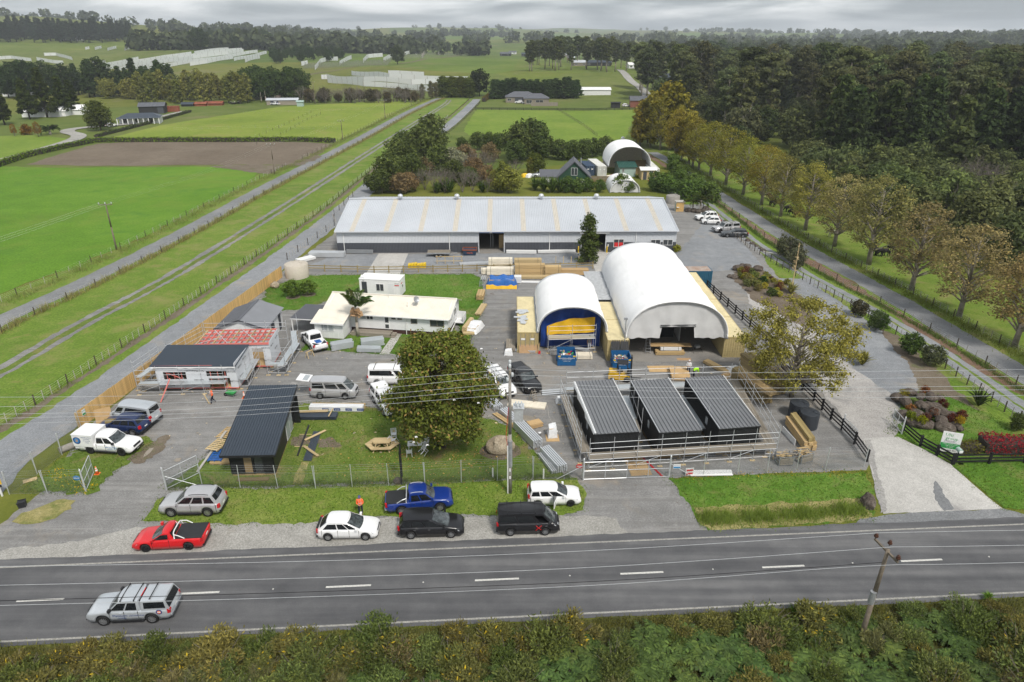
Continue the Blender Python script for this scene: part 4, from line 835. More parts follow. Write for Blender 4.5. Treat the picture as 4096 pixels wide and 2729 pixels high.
CARS={  # L, W, H, wheel r, ground clearance, wheel x fractions (rear, front), top profile, cabin (rear base, rear roof, front roof, front base)
 'hatch': (4.45,1.79,1.54,.32,.20,(.185,.80),[(0,.70),(.015,.86),(.04,.98),(.3,1.0),(.62,.98),(.7,.97),(.86,.88),(.96,.76),(.99,.62),(1,.5)],(.03,.17,.52,.75)),
 'mini':  (3.65,1.60,1.50,.29,.18,(.16,.82),[(0,.70),(.02,.95),(.3,.98),(.66,.97),(.75,.95),(.9,.85),(.98,.68),(1,.5)],(.03,.12,.55,.79)),
 'suv':   (4.78,1.88,1.86,.39,.30,(.21,.795),[(0,.80),(.015,1.05),(.04,1.18),(.5,1.18),(.68,1.17),(.74,1.15),(.9,1.08),(.97,.95),(.99,.75),(1,.6)],(.02,.11,.56,.735)),
 'csuv':  (4.50,1.78,1.68,.35,.26,(.20,.80),[(0,.75),(.015,1.0),(.04,1.08),(.5,1.08),(.68,1.06),(.74,1.04),(.9,.95),(.97,.85),(1,.6)],(.03,.11,.55,.735)),
 'mpv':   (4.86,1.85,1.68,.345,.20,(.20,.805),[(0,.72),(.015,.95),(.04,1.03),(.5,1.03),(.66,1.02),(.76,.99),(.9,.88),(.97,.74),(1,.55)],(.015,.08,.52,.79)),
 'wagon': (4.20,1.69,1.51,.29,.20,(.185,.80),[(0,.72),(.015,.92),(.03,.98),(.5,.98),(.66,.97),(.74,.95),(.9,.88),(.98,.74),(1,.55)],(.015,.06,.55,.76)),
 'estate':(4.75,1.84,1.46,.33,.18,(.205,.80),[(0,.68),(.015,.90),(.03,.97),(.5,.98),(.62,.96),(.7,.93),(.88,.84),(.97,.72),(1,.52)],(.02,.10,.48,.68)),
 'sedan': (4.60,1.76,1.43,.32,.18,(.2,.80),[(0,.70),(.02,.95),(.12,1.0),(.3,.98),(.66,.95),(.88,.84),(.97,.7),(1,.52)],(.10,.26,.48,.68)),
 'van':   (4.70,1.70,1.98,.335,.22,(.22,.77),[(0,.75),(.01,1.08),(.03,1.12),(.5,1.12),(.8,1.12),(.88,1.10),(.96,1.0),(.99,.80),(1,.6)],(.0,.025,.76,.935)),
 'ute':   (5.25,1.86,1.80,.385,.34,(.235,.80),[(0,1.02),(.01,1.06),(.34,1.08),(.5,1.12),(.68,1.12),(.74,1.13),(.9,1.05),(.97,.95),(.99,.78),(1,.65)],(.325,.35,.61,.74)),
 'ute_single': (5.05,1.87,1.48,.33,.18,(.215,.81),[(0,.95),(.02,1.0),(.4,1.0),(.6,.98),(.7,.95),(.88,.86),(.97,.72),(1,.55)],(.40,.45,.565,.735))}
def wheel_mesh(r,style,key={}):
 if (r,style) not in key:
  ty=MB().lathe([(r*.62,-.1),(r*.9,-.115),(r,-.07),(r,.07),(r*.9,.115),(r*.62,.1)],22,axis='y',cap=False).mesh('tyre','tyre',True)
  rm=MB();n=10 if style != 'dark5' else 5
  rm.lathe([(r*.64,.085),(r*.66,.10),(r*.60,.10),(r*.58,.06)],22,axis='y',cap=False);rm.lathe([(r*.16,.06),(r*.16,.095),(r*.05,.10)],10,axis='y')
  for k in range(n):
   a=2*math.pi*k/n;rm.bar((math.cos(a)*r*.12,.08,math.sin(a)*r*.12),(math.cos(a)*r*.6,.085,math.sin(a)*r*.6),r*.11,.03,(0,1,0))
  rim=rm.mesh('rim','rim_dark' if style.startswith('dark') else 'rim',False)
  hub=MB().lathe([(r*.62,.0),(r*.62,.05)],20,axis='y').mesh('hub','rim_dark',True)
  key[(r,style)]=(ty,rim,hub)
 return key[(r,style)]
def car(kind,name,label,fw,rw,side,paint,zf,group=None,rim='alloy',wins=None,rear='none',racks=0,rails=False,cat=None,scaleL=None,blackroof=False,bar=None,steer=0.0,loc=None,rz=None,trim_lower=False,dz=0.0,drop=None):
 L,W,H,wr,gc,(wxr,wxf),top,cab=CARS[kind];wb=(wxf-wxr)*L
 if loc is None:
  pf,pr=zf(*fw),zf(*rw);d=(pf-pr);d.z=0;d.normalize();lft=Vector((-d.y,d.x,0))
  wc=(pf+pr)/2;ctr=wc+lft*(W/2-.1)*(1 if side == 'R' else -1)-d*((wxf+wxr)/2-.5)*L;rz=math.atan2(d.y,d.x)
 else: ctr=Vector(loc)
 t=thing(name,label,cat or 'car',(ctr.x,ctr.y,.03+dz),rz,group)
 X=lambda f: (f-.5)*L
 P='paint_'+paint
 xs=sorted(set([0,.004,.012,.025,.05,.08,.12]+[1-a for a in (0,.004,.012,.025,.05,.08,.12)]+[.15+.7*i/16 for i in range(17)]+[w+s*wr*1.17/L for w in (wxr,wxf) for s in (-1,-.97,-.85,-.6,-.3,0,.3,.6,.85,.97,1)]))
 vs=[];fs=[];NP=13
 for f in xs:
  x=X(f);zt=lerp_list(top,f);e=min(f,1-f)*L;w=W/2*(1-.16*max(0,1-e/.5)**2.2);zb=gc+(.14*max(0,1-e/.25))
  for wx in (X(wxr),X(wxf)):
   q=(wr*1.17)**2-(x-wx)**2
   if q > 1e-6: zb=max(zb,wr+math.sqrt(q))
  zb=min(zb,zt-.16);hh=zt-zb;cr=.035 if f > .6 else .02
  sec=[(0,zb),(w*.82,zb),(w*.965,zb+.03),(w,zb+hh*.42),(w*.975,zb+hh*.72 if hh > .3 else zt-.07),(w*.94,zt-.02),(w*.84,zt+cr*.4)]
  ring=[(0,zb)]+[(y,z) for y,z in sec[1:]]+[(0,zt+cr)]+[(-y,z) for y,z in sec[:0:-1]]
  vs += [(x,y,z) for y,z in ring]
 NP=len(ring)
 for i in range(len(xs)-1):
  for k in range(NP): a=i*NP+k;b=i*NP+(k+1)%NP;fs.append((a,b,b+NP,a+NP))
 fs += [tuple(range(NP-1,-1,-1)),tuple((len(xs)-1)*NP+k for k in range(NP))]
 body=part('body',MB().add(vs,[f[::-1] for f in fs]),P,t,True)
 xr0,xr1,xf1,xf0=(X(c) for c in cab);bz=lerp_list(top,(cab[0]+cab[3])/2)-.03;bzf=lerp_list(top,cab[3])+.0;bzr=lerp_list(top,max(.04,cab[0]))-.01
 wb_,wt_=W/2*.93,W/2*(.80 if kind != 'van' else .86)
 def cp(u,v,f,off=0.0):       # u 0 rear..1 front, v -1..1 across, f 0 belt..1 roof
  za=bzr+(bzf-bzr)*u;z=za+(H-za)*f-(.05*abs(v)**3*f)-(.03*(2*u-1)**2*f)
  xa=xr0+(xf0-xr0)*u;xb=xr1+(xf1-xr1)*u;x=xa+(xb-xa)*f
  end=abs(2*u-1)**8;x += (-.16 if u > .5 else .10)*end*(abs(v)**2.4)
  y=v*(wb_+(wt_-wb_)*f**1.15)*(1-.03*end)
  return Vector((x,y,z))
 NU,NV,NF=12,8,5
 vs=[];fs=[]
 def patch(fn,nu,nv,mb,flip=False):
  b=len(mb.v);mb.v += [tuple(fn(i/nu,j/nv)) for i in range(nu+1) for j in range(nv+1)]
  for i in range(nu):
   for j in range(nv):
    a=b+i*(nv+1)+j;q=(a,a+nv+1,a+nv+2,a+1);mb.f.append(q[::-1] if flip else q)
 cm=MB()
 patch(lambda a,b: cp(a,1,b),NU,NF,cm,True);n0=len(cm.f);patch(lambda a,b: cp(a,-1,b),24 if drop else NU,NF,cm)
 if drop: cm.f=[f for i,f in enumerate(cm.f) if i < n0 or not (drop[0] < ((i-n0)//NF+.5)/24 < drop[1] and 1 <= (i-n0) % NF <= 3)]
 patch(lambda a,b: cp(1,2*a-1,b),NV,NF,cm);patch(lambda a,b: cp(0,2*a-1,b),NV,NF,cm,True); 
 part('cabin',cm,P,t,True)
 rf=MB();patch(lambda a,b: cp(a,2*b-1,1)+V(0,0,.035*(1-(2*b-1)**2)+.015*(1-(2*a-1)**2)),NU,NV,rf);part('roof',rf,'trim' if blackroof else P,t,True)
 o_=.012
 ws=MB();patch(lambda a,b: cp(1,(2*a-1)*.90,.05+.87*b)+V(o_,0,o_),NV,NF,ws);part('windscreen',ws,'windscreen',t,True)
 rwf=(.30 if kind in ('van','mpv','suv','csuv','wagon') else .12)
 rg=MB();patch(lambda a,b: cp(0,(2*a-1)*.82,rwf+(.90-rwf)*b)+V(-o_,0,.006),NV,NF,rg,True);part('rear_window',rg,'glass_car',t,True)
 wins=wins or {'hatch':[(.10,.44),(.47,.70),(.73,.93)],'mini':[(.12,.48),(.53,.92)],'suv':[(.06,.30),(.34,.60),(.64,.92)],'csuv':[(.06,.28),(.33,.60),(.64,.92)],'mpv':[(.05,.26),(.29,.55),(.58,.90)],'wagon':[(.05,.29),(.33,.60),(.64,.92)],'estate':[(.06,.3),(.33,.60),(.64,.92)],'sedan':[(.1,.5),(.54,.9)],'van':[(.05,.36),(.38,.70),(.745,.93)],'ute':[(.14,.48),(.53,.92)],'ute_single':[(.22,.90)]}[kind]
 f0,f1=(.10,.84) if kind != 'van' else (.16,.82)
 for s in (1,-1):
  for a0,a1 in wins:
   if drop and s < 0 and a0 > drop[0]-.05: continue
   g_=MB();patch(lambda a,b: cp(a0+(a1-a0)*a,s,f0+(f1-f0)*b)+V(0,s*o_,.003),5,3,g_,s > 0);part('side_window',g_,'glass_car',t,True)
 ty,rm,hub=wheel_mesh(wr,rim)
 for fx in (wxr,wxf):
  for s in (1,-1):
   w=thing_part('wheel',t,(X(fx),s*(W/2-.115),wr-.0),(0,0,(0 if s > 0 else math.pi)+(steer if fx == wxf else 0)))
   link('tyre',ty,w);link('rim',rm,w);link('hub',hub,w)
 ua=MB().box(X(wxr)-wr*1.2,X(wxf)+wr*1.2,-W/2+.25,W/2-.25,gc+.02,gc+.5);part('underbody',ua,'trim',t)
 zh=lerp_list(top,.95)-.12;zr_=lerp_list(top,.03)-.12
 for s in (1,-1):
  y=s*W/2
  part('headlight',MB().hexa([(X(.985),s*W*.27,zh-.09),(X(.985),s*W*.40,zh-.07),(X(.93),s*W*.488,zh-.03),(X(.93),s*W*.30,zh-.05)],[(X(.978),s*W*.27,zh+.05),(X(.972),s*W*.40,zh+.07),(X(.905),s*W*.492,zh+.09),(X(.92),s*W*.30,zh+.08)]),'lamp_clear',t)
  tz=(.92,1.18) if kind in ('van',) else ((.72,1.0) if kind in ('ute_single','sedan','hatch','estate') else (.80,1.12)); 
  part('tail_light',MB().hexa([(X(.0)-.004,s*W*.34,tz[0]),(X(.0)+.02,s*W*.455,tz[0]),(X(.035),s*W*.492,tz[0]),(X(.02),s*W*.36,tz[0])],[(X(.0)-.004,s*W*.37,tz[1]),(X(.0)+.02,s*W*.455,tz[1]),(X(.035),s*W*.485,tz[1]),(X(.02),s*W*.36,tz[1])]),'lamp_red',t)
  m_=cp(.93,s,.12);part('mirror',MB().box(m_.x-.06,m_.x+.1,min(m_.y,m_.y+s*.22),max(m_.y,m_.y+s*.22),m_.z-.02,m_.z+.14),'trim' if trim_lower or paint == 'white' and kind == 'ute' else P,t)
  for u in ((.30,.58) if kind not in ('ute','ute_single','van') else ((.22,.56) if kind == 'ute' else ((.35,) if kind == 'ute_single' else (.72,.82)))):
   h=cp(u,s,0.0);part('door_handle',MB().box(h.x,h.x+.16,min(h.y+s*.04,h.y+s*.075),max(h.y+s*.04,h.y+s*.075),h.z-.16,h.z-.13),'chrome' if paint in ('blue','black') else P,t)
  for u in ([w_[0]-.02 for w_ in wins]+[.955]) if kind != 'van' else (.38,.73,.96):
   h=cp(u,s,0.0);part('door_seam',MB().box(h.x-.009,h.x+.009,min(s*(W/2-.06),s*(W/2+.003)),max(s*(W/2-.06),s*(W/2+.003)),gc+.14,h.z-.02),'trim',t) if lerp_list(top,(h.x/L)+.5)-gc > .4 and min(abs(h.x-X(wxf)),abs(h.x-X(wxr))) > wr*1.2 else None
  if trim_lower or kind in ('suv','csuv'): part('side_step',MB().box(X(wxr)+wr*1.3,X(wxf)-wr*1.3,min(s*(W/2-.12),s*(W/2+.04)),max(s*(W/2-.12),s*(W/2+.04)),gc-.02,gc+.05),'trim',t)
 part('grille',MB().box(X(.982),X(.995)+.012,-W*.25,W*.25,zh-.16,zh+.02),'trim',t);part('number_plate',MB().box(X(1)-.005,X(1)+.012,-.18,.18,.42,.53),'plate',t);part('number_plate',MB().box(X(0)-.012,X(0)+.005,-.18,.18,.72,.83),'plate',t)
 part('front_bumper',MB().box(X(.975),X(1)+.015,-W*.42,W*.42,gc+.12,gc+.22),'trim',t);part('rear_bumper',MB().box(X(0)-.03,X(.02),-W*.44,W*.44,gc+.14,gc+.28),'chrome' if kind == 'ute' else 'trim',t)
 roofz=lambda u: cp(u,.75,1).z
 if rails:
  for s in (1,-1): part('roof_rail',MB().path([cp(.12+.7*i/5,s*.86,1)+V(0,0,.03 if i in (0,5) else .07) for i in range(6)],.022,5),'trim' if rails == 1 else 'galv',t)
 for k in range(racks):
  u=.2+.6*k/max(1,racks-1) if racks > 1 else .5
  part('roof_bar',MB().bar(cp(u,-1,1)+V(0,-.02,.10),cp(u,1,1)+V(0,.02,.10),.05,.035).box(cp(u,-1,1).x-.03,cp(u,-1,1).x+.03,cp(u,-1,1).y-.02,cp(u,-1,1).y+.03,cp(u,-1,1).z-.02,cp(u,-1,1).z+.1).box(cp(u,1,1).x-.03,cp(u,1,1).x+.03,cp(u,1,1).y-.03,cp(u,1,1).y+.02,cp(u,1,1).z-.02,cp(u,1,1).z+.1),'trim',t)
 b0,b1=X(.015),X(cab[0])-.01;bt_=1.06 if kind == 'ute' else 1.0;bw=W/2-.12
 if rear == 'tonneau': part('tonneau_cover',MB().box(b0,b1,-bw,bw,bt_+.015,bt_+.05),'black_plastic',t);part('tonneau_hem',MB().box(b0-.02,b1,-bw-.03,-bw,bt_+.01,bt_+.055).box(b0-.02,b1,bw,bw+.03,bt_+.01,bt_+.055),'trim',t)
 if rear in ('bed',):
  part('load_bed',MB().box(b0+.05,b1-.05,-bw+.05,bw-.05,bt_+.012,bt_+.02),'trim',t);part('bed_load',MB().box(b0+.5,b1-.3,-.3,.35,bt_+.02,bt_+.10),'tarp_blue',t)
 if rear in ('canopy','lid'):
  ch=H-.02 if rear == 'canopy' else H-.12;mb=MB();a0,a1,r0,r1=X(.005),b1+.06,X(.055),b1+.05
  mb.hexa([(a0,-W*.47,bt_),(a1,-W*.47,bt_),(a1,W*.47,bt_),(a0,W*.47,bt_)],[(r0,-W*.405,ch-.06),(r1,-W*.405,ch-.06),(r1,W*.405,ch-.06),(r0,W*.405,ch-.06)]);mb.hexa([(r0,-W*.405,ch-.06),(r1,-W*.405,ch-.06),(r1,W*.405,ch-.06),(r0,W*.405,ch-.06)],[(r0+.07,-W*.33,ch),(r1-.02,-W*.33,ch),(r1-.02,W*.33,ch),(r0+.07,W*.33,ch)])
  cn=part('canopy',mb,P,t)
  for s in (1,-1):
   yb,yt=s*(W*.47-.012),s*(W*.405+.004)
   def sp(x,f): return V(x,(W*.47+(W*.405-W*.47)*f+.012)*s,bt_+(ch-.06-bt_)*f)
   q=[sp(X(.05),.22),sp(b1-.12,.22),sp(b1-.12,.86),sp(X(.065),.86)];part('canopy_window',MB().quad(*(q if s < 0 else q[::-1])),'glass_car',cn)
  part('canopy_rear_window',MB().quad(*[(a0+(r0-a0)*f-.012,s*W*(.43-.06*f),bt_+(ch-.06-bt_)*f) for f,s in ((.15,1),(.15,-1),(.88,-1),(.88,1))]),'glass_car',cn)
  if rear == 'lid':
   for k in range(6): part('roof_rib',MB().box(r0+.12,r1-.1,-.5+k*.19,-.46+k*.19,ch,ch+.018),'trim',cn)
  if racks:
   for k in ([.6] if rear == 'canopy' else []): x=r0+(r1-r0)*k;part('roof_bar',MB().bar((x,-W*.4,ch+.08),(x,W*.4,ch+.08),.05,.035).bar((x,-W*.33,ch-.01),(x,-W*.33,ch+.08),.04,.04).bar((x,W*.33,ch-.01),(x,W*.33,ch+.08),.04,.04),'trim',cn)
 if bar:
  x=b1-.02;zt_=H-.04 if kind == 'ute_single' else H-.15;yb=bw+.04
  for s in (1,-1): part('sports_bar_leg',MB().path([(x-.05,s*yb,bt_+.03),(x,s*yb*.82,zt_)],.04,6),bar,t);part('sports_bar_stay',MB().path([(x-.02,s*yb*.92,bt_+.36),(x-.35,s*yb,bt_+.3),(x-.75,s*yb,bt_+.04)],.035,6),bar,t)
  part('sports_bar_hoop',MB().path([(x,-yb*.82,zt_),(x+.02,-yb*.5,zt_+.05),(x+.02,yb*.5,zt_+.05),(x,yb*.82,zt_)],.04,6),bar,t)
 return t,cp,X,(L,W,H)
def thing_part(name,parent,loc,rot):
 o=bpy.data.objects.new(name,None);COL.objects.link(o);o.parent=parent;o.location=loc;o.rotation_euler=rot;o.empty_display_size=.1;return o
zA=zm(0,1900,.5286);zB=zm(1100,1850,.5947);zP=zm(2700,780,.3125)
t,cp,X,D_=car('ute','utility_truck','silver double-cab ute with a canopy and dark roof bars driving on the road',(785,1140),(1175,1120),'L','silver',zA,cat='truck',rear='canopy',racks=2,trim_lower=True)
wtext('Platinum',t,(.45,.94,.80),.26,'print_blue',(math.pi/2,0,math.pi));wtext('HOMES',t,(.35,.94,.60),.16,'print_blue',(math.pi/2,0,math.pi));wtext('platinumhomes',t,(-.55,.94,.78),.15,'print_blue',(math.pi/2,0,math.pi))
em=part('emblem',MB().lathe([(.19,0),(.19,.006)],20,axis='y'),'print_blue',t,loc=(-1.95,.93,.95));part('emblem_ring',MB().lathe([(.12,.007),(.12,.010)],16,axis='y'),'orange',em);part('emblem_band',MB().box(-.1,.1,.010,.013,-.04,.04),'sign_white',em)
part('rear_marker',MB().box(X(.345)-.03,X(.345)+.02,-.35,.35,1.78,1.82),'lamp_red',t)
car('ute_single','utility_truck','red single-cab ute with a white sports bar and black tonneau cover',(1105,583),(1440,567),'L','red',zA,cat='truck',rear='tonneau',bar='white',rim='dark5')
car('suv','off_road_car','silver four-wheel drive with black roof rails parked on the verge',(1302,318),(1580,315),'L','silver_warm',zA,rails=1)
t,cp,X,D_=car('hatch','hatchback','white electric-style hatchback with a black tailgate on the gravel shoulder',(610,524),(362,527),'R','white',zB,rim='alloy')
part('tailgate_trim',MB().box(X(0)-.006,X(.03),-.62,.62,.98,1.06),'trim',t)
car('mpv','people_mover','black people mover parked beside the white hatchback on the shoulder',(1187,508),(915,516),'R','black',zB)
car('ute','utility_truck','bright blue double-cab ute with a soft tonneau parked on the verge',(1120,328),(845,353),'R','blue',zB,cat='truck',rear='tonneau',bar='galv',rails=2,rim='alloy')
t,cp,X,D_=car('van','van','black van with three roof racks and a red X on its side',(1815,490),(1585,495),'R','black',zB,cat='van',racks=3,wins=[(.06,.36),(.40,.70),(.745,.93)],drop=(.74,.93))
for k in range(9): part('roof_rib',MB().box(X(.04),X(.74),-.6+k*.15-.012,-.6+k*.15+.012,1.985,2.01),'trim',t)
part('red_cross',MB().bar((.55,-.862,.55),(1.0,-.862,.98),.01,.13,(0,1,0)).bar((.58,-.866,.95),(.95,-.866,.58),.01,.10,(0,1,0)),'print_red',t)
t,cp,X,D_=car('wagon','station_wagon','white station wagon with one door open on the verge behind the black van',(1995,297),(1758,300),'R','white',zB,rim='dark')
od=part('open_door',MB().hexa([(X(.53),-.84,.4),(X(.53)+.05,-.84,.4),(X(.47)+.05,-1.6,.4),(X(.47),-1.6,.4)],[(X(.53),-.82,1.0),(X(.53)+.05,-.82,1.0),(X(.47)+.05,-1.6,1.0),(X(.47),-1.6,1.0)]),'paint_white',t);part('door_window',MB().hexa([(X(.53),-.80,1.0),(X(.53)+.03,-.80,1.0),(X(.47)+.03,-1.56,1.0),(X(.47),-1.56,1.0)],[(X(.52),-.74,1.42),(X(.52)+.03,-.74,1.42),(X(.47)+.03,-1.3,1.42),(X(.47),-1.3,1.42)]),'glass_car',od)
t,cp,X,D_=car('ute','utility_truck','white double-cab ute with a boxy service body and round blue logo on the grass',(1112,952),(808,930),'R','white',z1,cat='truck',rim='dark',rear='none',trim_lower=True)
sb=part('service_body',MB().box(X(-.02),X(.335),-.98,.98,.78,1.92).box(X(-.02),X(.05),-.9,.9,.5,.78),'paint_white',t);part('service_lid',MB().box(X(-.03),X(.34),-1.0,1.0,1.92,1.96),'paint_white',sb)
em=part('emblem',MB().lathe([(.36,-.006),(.36,0)],24,axis='y'),'print_blue',t,loc=(X(.06),-.985,1.38));part('emblem_ring',MB().lathe([(.25,-.010),(.25,-.006)],20,axis='y'),'sign_blue',em);part('emblem_figure',MB().box(-.1,.1,-.014,-.011,-.14,.12),'skin',em);wtext('BAY BLASTERS',em,(0,-.012,.29),.09,'sign_white')
for k,s in enumerate((.14,.12,.12,.10)): wtext(['SANDBLASTING','COATINGS','SOLUTIONS','MOBILE'][k],t,(X(.24),-.99,1.72-.17*k),s,'print_blue')
wtext('BAY BLASTERS',t,(.75,-.94,.82),.17,'sign_blue');wtext('MOBILE SANDBLASTING',t,(.75,-.94,.66),.08,'sign_blue')
car('csuv','off_road_car','dark blue compact four-wheel drive with a spare wheel, between the ute and the silver van',(945,752),(1212,775),'L','navy',z1,rails=1)
t,cp,X,D_=car('van','van','silver van parked nose to the timber fence',(1040,652),(1325,690),'L','silver',z1,cat='van',wins=[(.05,.68),(.745,.93)])
car('ute','utility_truck','older white ute with an open tray beside the scaffolded frames',(295,962),(388,1062),'L','white',z3,cat='truck',rear='bed',racks=0)
t,cp,X,D_=car('van','van','silver van with its rear hatch lifted open behind the black cabin',(1605,350),(1370,345),'R','silver_warm',z6,cat='van',wins=[(.06,.36),(.40,.70),(.745,.93)])
dd=part('raised_hatch',MB().hexa([(X(0)+.05,-.72,1.90),(X(0)+.05,.72,1.90),(X(0)-1.25,.72,2.06),(X(0)-1.25,-.72,2.06)],[(X(0)+.05,-.72,1.96),(X(0)+.05,.72,1.96),(X(0)-1.25,.72,2.12),(X(0)-1.25,-.72,2.12)]),'paint_white',t);part('hatch_window',MB().hexa([(X(0)-.15,-.55,1.99),(X(0)-.15,.55,1.99),(X(0)-.65,.55,2.05),(X(0)-.65,-.55,2.05)],[(X(0)-.15,-.55,2.0),(X(0)-.15,.55,2.0),(X(0)-.65,.55,2.06),(X(0)-.65,-.55,2.06)]),'glass_pale',dd)
t,cp,X,D_=car('van','van','white van with a roof rack partly hidden behind the magnolia tree',(2140,222),(1900,222),'R','white',z6,cat='van',racks=2,wins=[(.06,.68),(.745,.93)])
car('ute','utility_truck','white double-cab ute with a canopy nosing under the magnolia tree',(325,628),(222,492),'R','white',z9,cat='truck',rear='canopy')
t,cp,X,D_=car('ute','utility_truck','white ute carrying an aluminium ladder on its roof beside the magnolia tree',(1405,455),(1285,318),'R','white',z9,cat='truck',rear='canopy',racks=2,rim='dark',trim_lower=True)
ld=thing('ladder','aluminium extension ladder lying on the white ute roof','ladder',t.location,t.rotation_euler.z)
for y in (-.5,-.1): plank('stile',(-2.5,y,1.97),(1.5,y,1.97),.03,.08,'galv',ld)
for k in range(13): rod('rung',(-2.4+k*.31,-.5,1.97),(-2.4+k*.31,-.1,1.97),.018,'galv',ld)
car('ute','utility_truck','black double-cab ute with a ribbed hard lid parked near the skip bins',(1655,425),(1505,268),'R','black',z9,cat='truck',rear='lid',trim_lower=True)
car('csuv','off_road_car','white four-wheel drive with roof bars in the car park, nearest the rock garden',(335,335),(500,328),'L','white',zP,racks=2)
car('mini','hatchback','small white hatchback in the car park beside the white four-wheel drive',(397,382),(536,385),'L','white',zP)
car('ute','utility_truck','silver double-cab ute with a white canopy in the car park',(572,492),(765,478),'L','silver_warm',zP,cat='truck',rear='canopy',racks=2,rim='dark')
car('estate','station_wagon','dark grey station wagon in the car park next to the fence',(680,547),(852,550),'L','charcoal',zP)
car('ute','utility_truck','grey double-cab ute with a canopy parked near the far arched shelter',(1088,322),(1008,303),'R','grey',zs,cat='truck',rear='canopy',racks=2)
car('sedan','car','silver car parked on the lawn behind the green gabled house',(243,254),(302,252),'L','silver',zs)
car('csuv','car','white four-wheel drive parked outside the grey hip-roofed house',None,None,'L','white',None,loc=O(1192,238),rz=math.pi+.1)
car('hatch','car','white hatchback parked outside the grey hip-roofed house',None,None,'L','white',None,loc=O(1209,239),rz=math.pi+.1)
car('ute','utility_truck','white ute parked by the low farm shed',None,None,'L','white',None,cat='truck',loc=O(633,242),rz=math.pi-.3,rear='bed')
car('csuv','car','white car parked beside the brick barn',None,None,'L','white',None,loc=O(1439,246),rz=.2)
car('csuv','car','white car parked beside the white verandah house',None,None,'L','white',None,loc=O(258,292),rz=1.2)
def forklift():
 p=zg(0,0);f_,r_=z7(925,285),z7(735,275);d=(f_-r_).normalized();t=thing('forklift','yellow forklift with a raised black mast beside the skip bins','forklift',r_+d*1.0+V(0,.6,.012),math.atan2(d.y,d.x))
 part('counterweight',MB().hexa([(-1.25,-.55,.35),(-.2,-.6,.3),(-.2,.6,.3),(-1.25,.55,.35)],[(-1.15,-.5,1.15),(-.2,-.58,1.1),(-.2,.58,1.1),(-1.15,.5,1.15)]),'forklift_yellow',t);part('chassis',MB().box(-.2,1.0,-.55,.55,.25,.75),'forklift_yellow',t);part('dash',MB().box(.75,1.0,-.5,.5,.75,1.25),'trim',t)
 part('seat',MB().box(-.25,.3,-.28,.28,1.1,1.2).box(-.3,-.2,-.28,.28,1.2,1.65),'trim',t)
 for x in (-.35,.85):
  for y in (-.52,.52): part('guard_post',MB().tube((x,y,.9),(x*.8+.02,y,2.1),.035),'trim',t)
 part('guard_roof',MB().box(-.35,.8,-.55,.55,2.1,2.16),'trim',t)
 for x,r in ((-.8,.26),(.75,.34)):
  for y in (-.5,.5): part('wheel',MB().lathe([(r*.5,-.11),(r,-.09),(r,.09),(r*.5,.11)],16,(x,y,r),'y'),'tyre',t,True)
 for y in (-.3,.3): part('mast_rail',MB().box(1.08,1.2,y-.06,y+.06,.1,2.9),'black_steel',t)
 part('mast_head',MB().box(1.08,1.2,-.36,.36,2.78,2.9).box(1.08,1.2,-.36,.36,1.5,1.6),'black_steel',t);part('carriage',MB().box(1.2,1.27,-.45,.45,.25,.75),'black_steel',t)
 for y in (-.25,.25): part('fork',MB().box(1.27,2.3,y-.05,y+.05,.2,.25),'black_steel',t)
forklift()
def flat_trailer(loc,rz,label):
 t=thing('flat_trailer',label,'trailer',loc,rz)
 part('deck',MB().box(-1.9,1.9,-.9,.9,.6,.72),'wood_grey',t);part('side_rail',MB().box(-1.95,1.95,-.95,-.9,.5,.74).box(-1.95,1.95,.9,.95,.5,.74),'galv_dull',t);part('drawbar',MB().bar((1.9,-.5,.5),(3.1,0,.45),.06,.08).bar((1.9,.5,.5),(3.1,0,.45),.06,.08),'galv_dull',t)
 ty,rm,hub=wheel_mesh(.3,'alloy')
 for x in (-.35,.35):
  for s in (1,-1): w=thing_part('wheel',t,(x,s*1.0,.3),(0,0,0 if s > 0 else math.pi));link('tyre',ty,w);link('rim',rm,w);link('hub',hub,w)
 part('mudguard',MB().box(-.8,.8,-1.12,-.92,.62,.66).box(-.8,.8,.92,1.12,.62,.66),'galv_dull',t)
flat_trailer(z5(815,632)+V(0,1.0,0),.03,'empty flat deck trailer in front of the warehouse')
def np_mesh(name,verts,quads,mat,tris=False):
 me=bpy.data.meshes.new(name);n=len(verts);k=quads.shape[1]
 me.vertices.add(n);me.vertices.foreach_set('co',np.ascontiguousarray(verts,np.float32).ravel())
 m_=len(quads);me.loops.add(m_*k);me.loops.foreach_set('vertex_index',np.ascontiguousarray(quads,np.int32).ravel())
 me.polygons.add(m_);me.polygons.foreach_set('loop_start',np.arange(0,m_*k,k,dtype=np.int32));me.update(calc_edges=True);me.materials.append(MAT(mat));return me
def leaf_quads(P,N,size,aspect,rng,jitter=.35):
 n=len(P);R=rng.normal(size=(n,3));U=np.cross(N,R);U /= np.linalg.norm(U,axis=1,keepdims=True)+1e-9;W=np.cross(N,U)
 s=size*(1+jitter*rng.uniform(-1,1,(n,1)));a=U*s*.5*aspect;b=W*s*.5
 v=np.stack([P-a,P-b*.9+a*.1,P+a,P+b*.9+a*.1],1).reshape(-1,3);return v,np.arange(4*n).reshape(-1,4)
def cloud(clumps,n,rng,shell=.55,up=.35):
 c=np.array(clumps,float);w=c[:,3]*c[:,4]*c[:,5];w=w**.75;w /= w.sum();idx=rng.choice(len(c),n,p=w);c=c[idx]
 d=rng.normal(size=(n,3));d /= np.linalg.norm(d,axis=1,keepdims=True);r=shell+(1-shell)*rng.uniform(0,1,(n,1));r *= 1+.18*rng.normal(size=(n,1))
 P=c[:,:3]+d*r*c[:,3:6];N=d+rng.normal(size=(n,3))*.55;N[:,2] += up;N /= np.linalg.norm(N,axis=1,keepdims=True);return P,N
TREES={}
